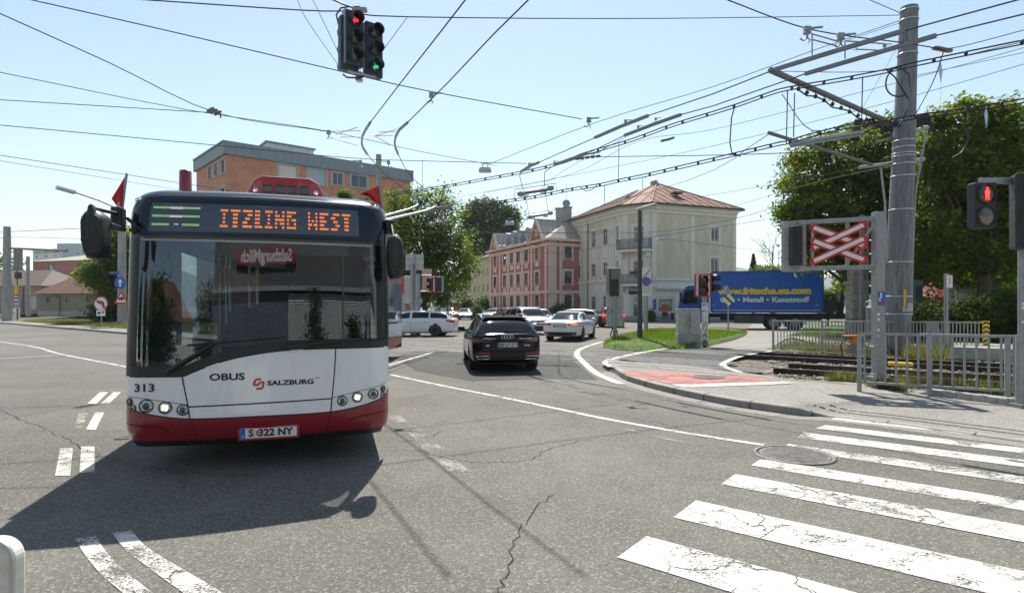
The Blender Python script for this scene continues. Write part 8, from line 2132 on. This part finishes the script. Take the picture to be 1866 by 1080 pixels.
def tree(name, label, base, blobs, mat, leaf, trunk_r, trunk_h, seed, cs=.42, dens=1.0, group=None, lean=(0,0), hollow=.55, bark=None):
    rg = np.random.default_rng(seed); t = thing(name, label, 'tree', base, 0, group)
    P_, N_, T_ = [], [], []
    for (c, r, nc, nl) in blobs:
        p, n_, tt = blob_leaves(rg, c, r, int(nc*dens), nl, cs, hollow); P_.append(p); N_.append(n_); T_.append(tt)
    p = np.concatenate(P_); n_ = np.concatenate(N_); tt = np.concatenate(T_)
    sz = leaf*(.6+.7*rg.random(len(p)))
    leaf_mesh('crown', p, n_, sz, tt, mat, t)
    mb = MB(); top = max(b[0][2] for b in blobs)
    pts = [Vector((lean[0]*f + .12*math.sin(f*5+seed), lean[1]*f + .1*math.cos(f*4+seed), f*(trunk_h))) for f in [k/7 for k in range(8)]]
    mb.tube(pts, [trunk_r*(1.25 if k == 0 else 1-.5*k/7) for k in range(8)], 10); tr = mb.build('trunk', bark or M['bark'], t)
    mb = MB(); r_ = random.Random(seed)
    for (c, r, nc, nl) in blobs:
        for q in range(4):
            s = pts[r_.randint(3, 7)]; e = Vector(c) + Vector((r_.uniform(-.75,.75)*r[0], r_.uniform(-.75,.75)*r[1], r_.uniform(-.2,.8)*r[2]))
            m1 = s.lerp(e, .45) + Vector((r_.uniform(-.3,.3), r_.uniform(-.3,.3), r_.uniform(0,.4)))
            mb.tube([s, m1, e], [trunk_r*.38, trunk_r*.22, trunk_r*.06], 6)
            for w in range(2):
                e2 = m1.lerp(e, .5) + Vector((r_.uniform(-1,1)*r[0]*.4, r_.uniform(-1,1)*r[1]*.4, r_.uniform(-.2,.9)*r[2]*.4)); mb.tube([m1.lerp(e, .3), e2], [trunk_r*.14, trunk_r*.04], 5)
    mb.build('limbs', bark or M['bark'], t); return t
m_maple = leafmat('maple_leaves', (.024,.050,.010), (.150,.210,.036), .55, (.20,.125,.035))
m_maple_d = leafmat('shade_leaves', (.022,.046,.010), (.085,.14,.024), .4)  # darker copy of the maple leaves, shade put into the colour
m_ash = leafmat('ash_leaves', (.032,.068,.013), (.14,.20,.034), .55)
m_dark = leafmat('lime_leaves', (.022,.046,.016), (.07,.115,.03), .3)
m_hedge = leafmat('hedge_leaves', (.024,.050,.012), (.095,.15,.03), .35)
m_fir = leafmat('spruce_needles', (.008,.02,.014), (.02,.04,.026), .1)
m_weed = leafmat('weed_leaves', (.06,.08,.02), (.17,.175,.055), .4, (.26,.20,.10))
m_lawnb = leafmat('lawn_blades', (.04,.085,.012), (.125,.19,.03), .45, (.17,.17,.05))
def rel(u, v, Y, base): return tuple(P(u, v, Y) - base)
def R_(px_, Y): return px_*Y/F
# big maples on the right
Y = 33; b_ = Vector((P(1560,557,Y).x, Y, .06)); s = Y/F
tree('maple_tree', 'big maple left of the steel mast with browning leaf edges', b_, [(rel(1560,330,Y,b_), (95*s,80*s,75*s), 330, 42), (rel(1500,310,Y+1,b_), (70*s,70*s,48*s), 150, 40), (rel(1492,395,Y-1,b_), (62*s,60*s,55*s), 150, 40), (rel(1600,290,Y,b_), (60*s,60*s,55*s), 140, 40), (rel(1545,445,Y,b_), (88*s,80*s,60*s), 210, 40), (rel(1470,360,Y,b_), (40*s,40*s,30*s), 60, 34), (rel(1620,420,Y,b_), (70*s,70*s,80*s), 200, 40), (rel(1585,500,Y,b_), (60*s,60*s,40*s), 90, 36)] + [(rel(u,v,Y-.5,b_), (r*s,r*s,r*.7*s), int(r*1.5), 34) for u, v, r in ((1441,336,22),(1458,288,24),(1505,262,26),(1560,244,24),(1468,440,26),(1436,385,18),(1640,252,26),(1610,228,18),(1450,410,14),(1480,475,20))], m_maple, .135, .34, 5.5, 11, .33, .52)
Y = 28; b_ = Vector((P(1790,557,Y).x, Y, .08)); s = Y/F
tree('maple_tree', 'broad maple right of the steel mast behind the red pedestrian light', b_, [(rel(1790,320,Y,b_), (95*s,95*s,90*s), 340, 44), (rel(1745,260,Y,b_), (62*s,62*s,52*s), 150, 40), (rel(1820,240,Y,b_), (66*s,60*s,46*s), 150, 40), (rel(1715,340,Y,b_), (60*s,60*s,70*s), 140, 36), (rel(1880,320,Y,b_), (70*s,70*s,80*s), 180, 40), (rel(1740,430,Y,b_), (85*s,80*s,70*s), 220, 44), (rel(1840,430,Y,b_), (90*s,80*s,75*s), 260, 44), (rel(1790,500,Y+2,b_), (110*s,80*s,40*s), 150, 40)] + [(rel(u,v,Y-.5,b_), (r*s,r*s,r*.7*s), int(r*1.5), 34) for u, v, r in ((1715,218,24),(1760,200,20),(1800,205,16),(1840,205,24),(1690,262,20),(1872,245,18),(1700,300,20))], m_maple, .13, .36, 5.5, 12, .31, .50)
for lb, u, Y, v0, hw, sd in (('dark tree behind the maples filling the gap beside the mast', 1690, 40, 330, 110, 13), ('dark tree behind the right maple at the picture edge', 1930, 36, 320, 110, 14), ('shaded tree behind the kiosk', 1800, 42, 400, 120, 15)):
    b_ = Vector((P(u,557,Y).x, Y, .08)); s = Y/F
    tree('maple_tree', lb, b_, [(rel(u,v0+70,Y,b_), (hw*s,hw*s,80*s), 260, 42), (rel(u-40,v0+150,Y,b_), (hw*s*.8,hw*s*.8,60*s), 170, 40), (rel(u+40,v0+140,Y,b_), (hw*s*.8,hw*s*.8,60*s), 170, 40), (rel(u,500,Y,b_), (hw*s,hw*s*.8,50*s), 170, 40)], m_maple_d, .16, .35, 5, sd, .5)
# light leafy tree right of the bus
Y = 44; b_ = Vector((P(775,557,Y).x, Y, 0)); s = Y/F
tree('ash_tree', 'light leafy tree between the bus and the street, sky showing through', b_, [(rel(735,400,Y,b_), (42*s,40*s,50*s), 85, 26), (rel(762,372,Y,b_), (28*s,28*s,30*s), 40, 24), (rel(805,400,Y,b_), (42*s,40*s,48*s), 80, 24), (rel(770,450,Y,b_), (72*s,60*s,55*s), 190, 28), (rel(820,445,Y,b_), (50*s,45*s,45*s), 90, 24), (rel(745,500,Y,b_), (50*s,50*s,50*s), 130, 30), (rel(800,505,Y,b_), (58*s,50*s,40*s), 130, 30), (rel(858,482,Y,b_), (24*s,24*s,22*s), 30, 20), (rel(720,360,Y,b_), (22*s,22*s,22*s), 22, 22), (rel(810,360,Y,b_), (18*s,18*s,26*s), 18, 18), (rel(775,540,Y,b_), (55*s,40*s,24*s), 80, 26)], m_ash, .14, .22, 6.5, 21, .42, .85, hollow=.35)
# large dark tree behind the tenement
Y = 125; b_ = Vector((P(898,557,Y).x, Y, 0)); s = Y/F
tree('lime_tree', 'large dark round tree behind the roofs in the street gap', b_, [(rel(893,430,Y,b_), (50*s,50*s,55*s), 260, 46), (rel(880,390,Y,b_), (30*s,30*s,24*s), 90, 40), (rel(918,400,Y,b_), (30*s,30*s,28*s), 90, 40), (rel(858,400,Y,b_), (16*s,16*s,18*s), 30, 30), (rel(890,490,Y,b_), (56*s,50*s,40*s), 150, 40)], m_dark, .38, .6, 14, 22, 1.0)
# tree and bush between the mirror and the mast, left
Y = 54; b_ = Vector((P(196,557,Y).x, Y, .1)); s = Y/F
tree('ash_tree', 'green tree between the left bus mirror and the lamp mast', b_, [(rel(205,450,Y,b_), (22*s,25*s,40*s), 100, 34), (rel(180,500,Y,b_), (28*s,25*s,20*s), 80, 30), (rel(208,520,Y,b_), (24*s,25*s,40*s), 100, 34), (rel(238,480,Y,b_), (20*s,25*s,60*s), 70, 34), (rel(213,440,Y,b_), (13*s,18*s,30*s), 40, 34)], m_ash, .17, .22, 5, 23, .5)
for i_, (x_, y_, h_) in enumerate(((-13,-27,8.5),(-24,-24,9.5),(-5.5,-40,11),(-34,-34,10))):
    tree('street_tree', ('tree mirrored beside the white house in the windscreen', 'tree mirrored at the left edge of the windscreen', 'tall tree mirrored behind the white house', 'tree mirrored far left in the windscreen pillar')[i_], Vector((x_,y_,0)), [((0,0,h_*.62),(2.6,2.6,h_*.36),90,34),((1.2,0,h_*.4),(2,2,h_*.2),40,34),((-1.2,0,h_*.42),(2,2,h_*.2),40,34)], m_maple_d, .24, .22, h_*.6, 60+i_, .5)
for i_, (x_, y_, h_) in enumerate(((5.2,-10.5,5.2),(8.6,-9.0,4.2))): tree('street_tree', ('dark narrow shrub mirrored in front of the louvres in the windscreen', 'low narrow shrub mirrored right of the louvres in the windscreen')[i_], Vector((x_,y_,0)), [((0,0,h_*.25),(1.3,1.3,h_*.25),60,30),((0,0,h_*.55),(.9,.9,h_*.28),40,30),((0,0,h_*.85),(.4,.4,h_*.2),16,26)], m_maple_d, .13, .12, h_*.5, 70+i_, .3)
post('street_post', 'bare grey post mirrored in the right half of the windscreen', 'post', Vector((6.9,-8.2,0)), 6.4, (.13,.09), M['galv'])
def bush(label, u, v0, v1, Y, w, mat, seed, leaf=.11, name='bush', n=120, z0=0.0, dep=None):
    rg = np.random.default_rng(seed); c = P(u, (v0+v1)/2, Y); b_ = Vector((c.x, Y, z0)); t = thing(name, label, 'bush', b_); h = (v1-v0)*Y/F; wx = w*Y/F
    zc = EH+(HY-(v0+v1)/2)*Y/F - z0
    p, n_, tt = blob_leaves(rg, (0,0,zc), (wx/2, dep or wx/2, h/2), n, 40, .22, .5); leaf_mesh('foliage', p, n_, leaf*(.6+.7*rg.random(len(p))), tt, mat, t)
    mb = MB()
    for k in range(5): mb.tube([(0,0,0), (rg.uniform(-.3,.3)*wx, rg.uniform(-.2,.2)*wx, max(.3, zc+.1*h))], [.05,.015], 5)
    mb.build('stem', M['bark'], t); return t
bush('dark bush at the foot of the left mast and sign', 200, 545, 592, 52, 62, m_dark, 31, .13)
bush('trimmed hedge against the dark red tenement wall', 1022, 556, 582, 70, 44, m_hedge, 32, .12, 'hedge')
bush('tall green shrub in front of the yellow house', 880, 540, 578, 88, 26, m_hedge, 33, .14)
bush('clipped round shrub beside the parked grey car', 868, 556, 582, 80, 20, m_hedge, 34, .13)
bush('leafy shrub at the end of the street', 852, 543, 575, 95, 24, m_hedge, 35, .15)
bush('light green bush showing above the lorry box', 1408, 482, 530, 58, 90, m_ash, 36, .13)
bush('potted oleander beside the cafe door', 1186, 562, 586, 61.5, 9, m_hedge, 37, .08, 'potted_plant', 40, .15)
bush('low green shrub by the crane end of the lorry', 1508, 528, 575, 47, 26, m_ash, 38, .11)
for i, (u, w, v0) in enumerate(((1690, 90, 553), (1745, 80, 556))): bush(('clipped dark hedge behind the far railing, left half', 'clipped dark hedge in front of the kiosk')[i], u, v0, 606, 25.5, w, m_hedge, 41+i, .055, 'hedge', 300, .08, 1.0)
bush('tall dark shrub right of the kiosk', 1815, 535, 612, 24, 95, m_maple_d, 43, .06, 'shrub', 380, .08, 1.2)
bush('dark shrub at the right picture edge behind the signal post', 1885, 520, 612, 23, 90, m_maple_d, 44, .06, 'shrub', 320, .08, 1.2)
bush('green trees far left behind the goods shed roof', 15, 462, 520, 150, 60, m_ash, 45, .3)
bush('little roof-top tree crest behind the orange block', 628, 348, 362, 58, 22, m_ash, 46, .12, 'tree_top', 40)
# spruce and bare tree behind the lorry
Y = 88; b_ = Vector((P(1373,557,Y).x, Y, 0)); t = thing('spruce_tree', 'small dark spruce behind the lorry', 'tree', b_); rg = np.random.default_rng(6); pp, nn_, tt = [], [], []
H = EH+(HY-464)*Y/F
for k in range(70):
    f = k/69; z = H*(1-f*.75); r = .15+f*1.9; n = int(30+60*f); a_ = rg.random(n)*6.283; rr = r*rg.random(n)**.5
    pp.append(np.stack([rr*np.cos(a_), rr*np.sin(a_), z-rr*.35+rg.normal(size=n)*.1], 1)); q = np.stack([np.cos(a_)*.4, np.sin(a_)*.4, np.full(n, .9)], 1)+rg.normal(size=(n,3))*.4; nn_.append(q/np.linalg.norm(q, axis=1)[:, None]); tt.append(rg.random(n))
pp = np.concatenate(pp); leaf_mesh('crown', pp, np.concatenate(nn_), .16*(.5+rg.random(len(pp))), np.concatenate(tt), m_fir, t)
mb = MB(); mb.tube([(0,0,0),(0,0,H*.98)], [.25,.03], 8); mb.build('trunk', M['bark'], t)
Y = 74; b_ = Vector((P(1408,557,Y).x, Y, 0)); t = thing('bare_tree', 'thin leafless tree behind the lorry left of the maple', 'tree', b_); r_ = random.Random(8); H = EH+(HY-415)*Y/F
mb = MB(); mb.tube([(0,0,0),(.1,0,H*.4),(0,.1,H*.75)], [.2,.14,.05], 7); mb.build('trunk', M['bark'], t); mb = MB()
def twig(p, d, l, r, n):
    e = p + d*l; mb.tube([p, e], [r, r*.55], 4)
    if n:
        for _ in range(3): twig(p.lerp(e, r_.uniform(.5, 1)), (d + Vector((r_.gauss(0,.45), r_.gauss(0,.45), r_.uniform(.0,.35)))).normalized(), l*r_.uniform(.55,.8), r*.55, n-1)
for k in range(8): twig(Vector((.08,0,H*(.35+.05*k))), Vector((r_.uniform(-.8,.8), r_.uniform(-.5,.5), 1)).normalized(), H*.16, .05, 3)
mb.build('branches', M['bark'], t)
# ---- grass: island, verge, weeds
def blades(name, label, pts, h, w, mat, seed, kind='stuff', cat='grass', lean=.35, clump=0):
    rg = np.random.default_rng(seed); n = len(pts); a = rg.random(n)*6.283; d = np.stack([np.cos(a), np.sin(a), np.zeros(n)], 1); hh = h*(.35+.9*rg.random(n)); l = rg.normal(size=(n, 2))*lean
    v = np.empty((n, 3, 3)); v[:, 0] = pts - d*w; v[:, 1] = pts + d*w; v[:, 2] = pts + np.concatenate([l*hh[:, None], hh[:, None]], 1)
    me = bpy.data.meshes.new(name); me.vertices.add(3*n); me.vertices.foreach_set('co', v.ravel()); me.loops.add(3*n); me.loops.foreach_set('vertex_index', np.arange(3*n)); me.polygons.add(n); me.polygons.foreach_set('loop_start', np.arange(0, 3*n, 3)); me.polygons.foreach_set('loop_total', np.full(n, 3)); me.update(calc_edges=True)
    at = me.attributes.new('tint', 'FLOAT', 'FACE'); at.data.foreach_set('value', rg.random(n).astype(np.float32)); o = bpy.data.objects.new(name, me); COL.objects.link(o); me.materials.append(mat)
    tag(o, label, cat); o['kind'] = kind; return o
isl = [G(u, v, .08) for u, v in [(1098,629),(1108,622),(1150,614),(1185,606),(1240,601),(1300,598.5),(1340,600),(1362,606),(1348,615),(1320,623),(1280,631),(1240,636),(1190,637),(1130,634)]]
cen = sum(isl, Vector())/len(isl); sm_ = smoothline(isl + [isl[0]], 4); mb = MB(); rows = []
for f, z in ((1, .02), (.97, .12), (.85, .2), (.6, .26), (.3, .28), (.02, .29)): rows.append([(cen.x+(p.x-cen.x)*f, cen.y+(p.y-cen.y)*f, z) for p in sm_])
mb.grid(rows); o = mb.build('grass_island', M['lawn']); struct(o)
if o.data.polygons[len(o.data.polygons)//2].normal.z < 0: o.data.flip_normals()
def inpoly(p, poly):
    c = False; j = len(poly)-1
    for i in range(len(poly)):
        if (poly[i].y > p[1]) != (poly[j].y > p[1]) and p[0] < (poly[j].x-poly[i].x)*(p[1]-poly[i].y)/(poly[j].y-poly[i].y)+poly[i].x: c = not c
        j = i
    return c
rg = np.random.default_rng(77); pts = []
x0, x1 = min(p.x for p in isl), max(p.x for p in isl); y0, y1 = min(p.y for p in isl), max(p.y for p in isl)
while len(pts) < 26000:
    q = (rg.uniform(x0, x1), rg.uniform(y0, y1))
    if inpoly(q, sm_): pts.append((q[0], q[1], .15))
pts = np.array(pts)
dd = np.array([max(0, 1-math.hypot((p[0]-cen.x)/((x1-x0)/2), (p[1]-cen.y)/((y1-y0)/2))) for p in pts]); pts[:, 2] = .08+.2*np.minimum(1, dd*2.2)
blades('island_grass', 'bright green short grass on the traffic island', pts, .13, .012, m_lawnb, 5)
pts = np.array([tuple((lambda o_: off(o_, -rg.uniform(1.5*o_, 75)))(rg.uniform(O0+1.7, O0+9))) for _ in range(30000)]); pts[:, 2] = .12
blades('verge_grass', 'dry yellow green grass on the verge between the far kerb and the railway', pts, .24, .018, m_weed, 6)
def patchpts(n, o0, o1, s0, s1, z): return np.array([(*off(rg.uniform(o0, o1), rg.uniform(s0, s1)).xy, z) for _ in range(n)])
blades('bank_weeds', 'sparse weeds and dry grass on the earth bank behind the far track', np.concatenate([patchpts(5500, 22.9, 26.2, -6, 6, .06), patchpts(2000, 22.7, 24.5, -5, -1, .06)]), .32, .012, m_weed, 7)
blades('park_grass', 'green grass strip behind the footpath on the right', patchpts(9000, 33.5, 38, -8, 8, .09), .14, .02, m_lawnb, 8)
# weeds growing at the near fence and round the sign post
def weeds(label, u0, v0, u1, v1, n, h, seed, mat, z=.1):
    a, c = G(u0, v0, z), G(u1, v1, z); pp = []
    for _ in range(n):
        f = rg.random(); q = a.lerp(c, f); pp.append((q.x+rg.normal()*.06, q.y+rg.normal()*.10, z))
    return blades('weeds', label, np.array(pp), h, .008, mat, seed, 'stuff', 'weeds', .5)
weeds('green weed tuft at the foot of the crossing sign post', 1592, 706, 1640, 713, 900, .26, 51, m_weed)
weeds('dry weeds under the near railing right of the crossing sign post', 1640, 702, 1850, 722, 1100, .30, 52, m_weed, .06)
weeds('weeds beside the end of the near railing, left of the crossing sign post', 1515, 695, 1565, 699, 600, .26, 53, m_weed, .06)
weeds('tall dry weeds around the foot of the steel mast', 1650, 652, 1720, 662, 900, .5, 54, m_weed, .05)
# ================================================================ CAMERA, SUN, SKY
cam_d = bpy.data.cameras.new('camera'); cam = bpy.data.objects.new('camera', cam_d); COL.objects.link(cam)
cam.location = (0,0,EH); cam.rotation_euler = (R(90),0,0); cam_d.sensor_width = 36; cam_d.lens = 36*F/1866
cam_d.shift_y = (HY-540)/1866; cam_d.clip_end = 6000; cam_d.clip_start = .05; SC.camera = cam
SUN_EL, SUN_AZ = R(55), R(-2)          # the sun stands high ahead of the camera
sd = bpy.data.lights.new('sun', 'SUN'); sun = bpy.data.objects.new('sun', sd); COL.objects.link(sun)
sd.energy = 4.2; sd.angle = R(.53); sd.color = (1.0,.95,.87)
dv = Vector((math.sin(SUN_AZ)*math.cos(SUN_EL), math.cos(SUN_AZ)*math.cos(SUN_EL), math.sin(SUN_EL)))
sun.rotation_euler = dv.to_track_quat('Z', 'Y').to_euler(); sun.location = dv*80
w = bpy.data.worlds.new('World'); SC.world = w; w.use_nodes = True; nt = w.node_tree; bg = nt.nodes['Background']
sky = nt.nodes.new('ShaderNodeTexSky'); sky.sky_type = 'NISHITA'; sky.sun_disc = False; sky.sun_elevation = SUN_EL; sky.sun_rotation = SUN_AZ
sky.altitude = 420; sky.air_density = 1.0; sky.dust_density = 0.3; sky.ozone_density = 1.0
nt.links.new(mixc(nt, 1.0, sky.outputs[0], (1.11,1.06,.90), 'MULTIPLY'), bg.inputs[0]); bg.inputs[1].default_value = .090
vs_ = SC.view_settings; SC.display_settings.display_device = 'sRGB'; vs_.view_transform = 'Standard'; vs_.look = 'None'; vs_.gamma = 1; vs_.use_curve_mapping = False; vs_.exposure = 1.0
SC.cycles.max_bounces = 8; SC.cycles.transparent_max_bounces = 16; SC.cycles.use_denoising = True; SC.cycles.caustics_reflective = False; SC.cycles.caustics_refractive = False
SC.cycles.sample_clamp_indirect = 6

# ---- the air: pale even haze round the whole place
mb = MB(); mb.box((0,700,200), (4400,3200,402)); hz_ = mb.build('haze', None); hm = bpy.data.materials.new('haze'); hm.use_nodes = True; ht_ = hm.node_tree; ht_.nodes.clear()
ho = ht_.nodes.new('ShaderNodeOutputMaterial'); hv = ht_.nodes.new('ShaderNodeVolumePrincipled'); hv.inputs['Color'].default_value = (.80,.88,.96,1); hv.inputs['Density'].default_value = .0002; hv.inputs['Anisotropy'].default_value = .3
ht_.links.new(hv.outputs[0], ho.inputs['Volume']); hz_.data.materials.append(hm); hz_['kind'] = 'stuff'; hz_['label'] = 'thin pale haze in the air over the whole junction'
SC.cycles.volume_bounces = 0

GRP = {'span_wire': 'span wires over the junction', 'trolley_wire': 'trolley wires over the road', 'maple_tree': 'maples beside the railway', 'concrete_mast': 'concrete masts', 'railing': 'railings along the railway', 'section_insulator': 'section insulators', 'catenary_line': 'railway lines with spacers', 'hedge': 'clipped hedges', 'bird_flag': 'plastic flags on the wires', 'street_tree': 'trees behind the viewpoint', 'manhole_cover': 'covers in the road', 'dropper_wire': 'dropper wires', 'traffic_light': 'traffic lights on posts', 'estate_car': 'estate cars', 'saloon_car': 'saloon cars', 'hatchback_car': 'hatchbacks', 'suv_car': 'SUVs', 'weeds': None}
for o in SC.objects:
    g_ = GRP.get(o.name.split('.')[0])
    if o.parent is None and g_ and not o.get('group'): o['group'] = g_
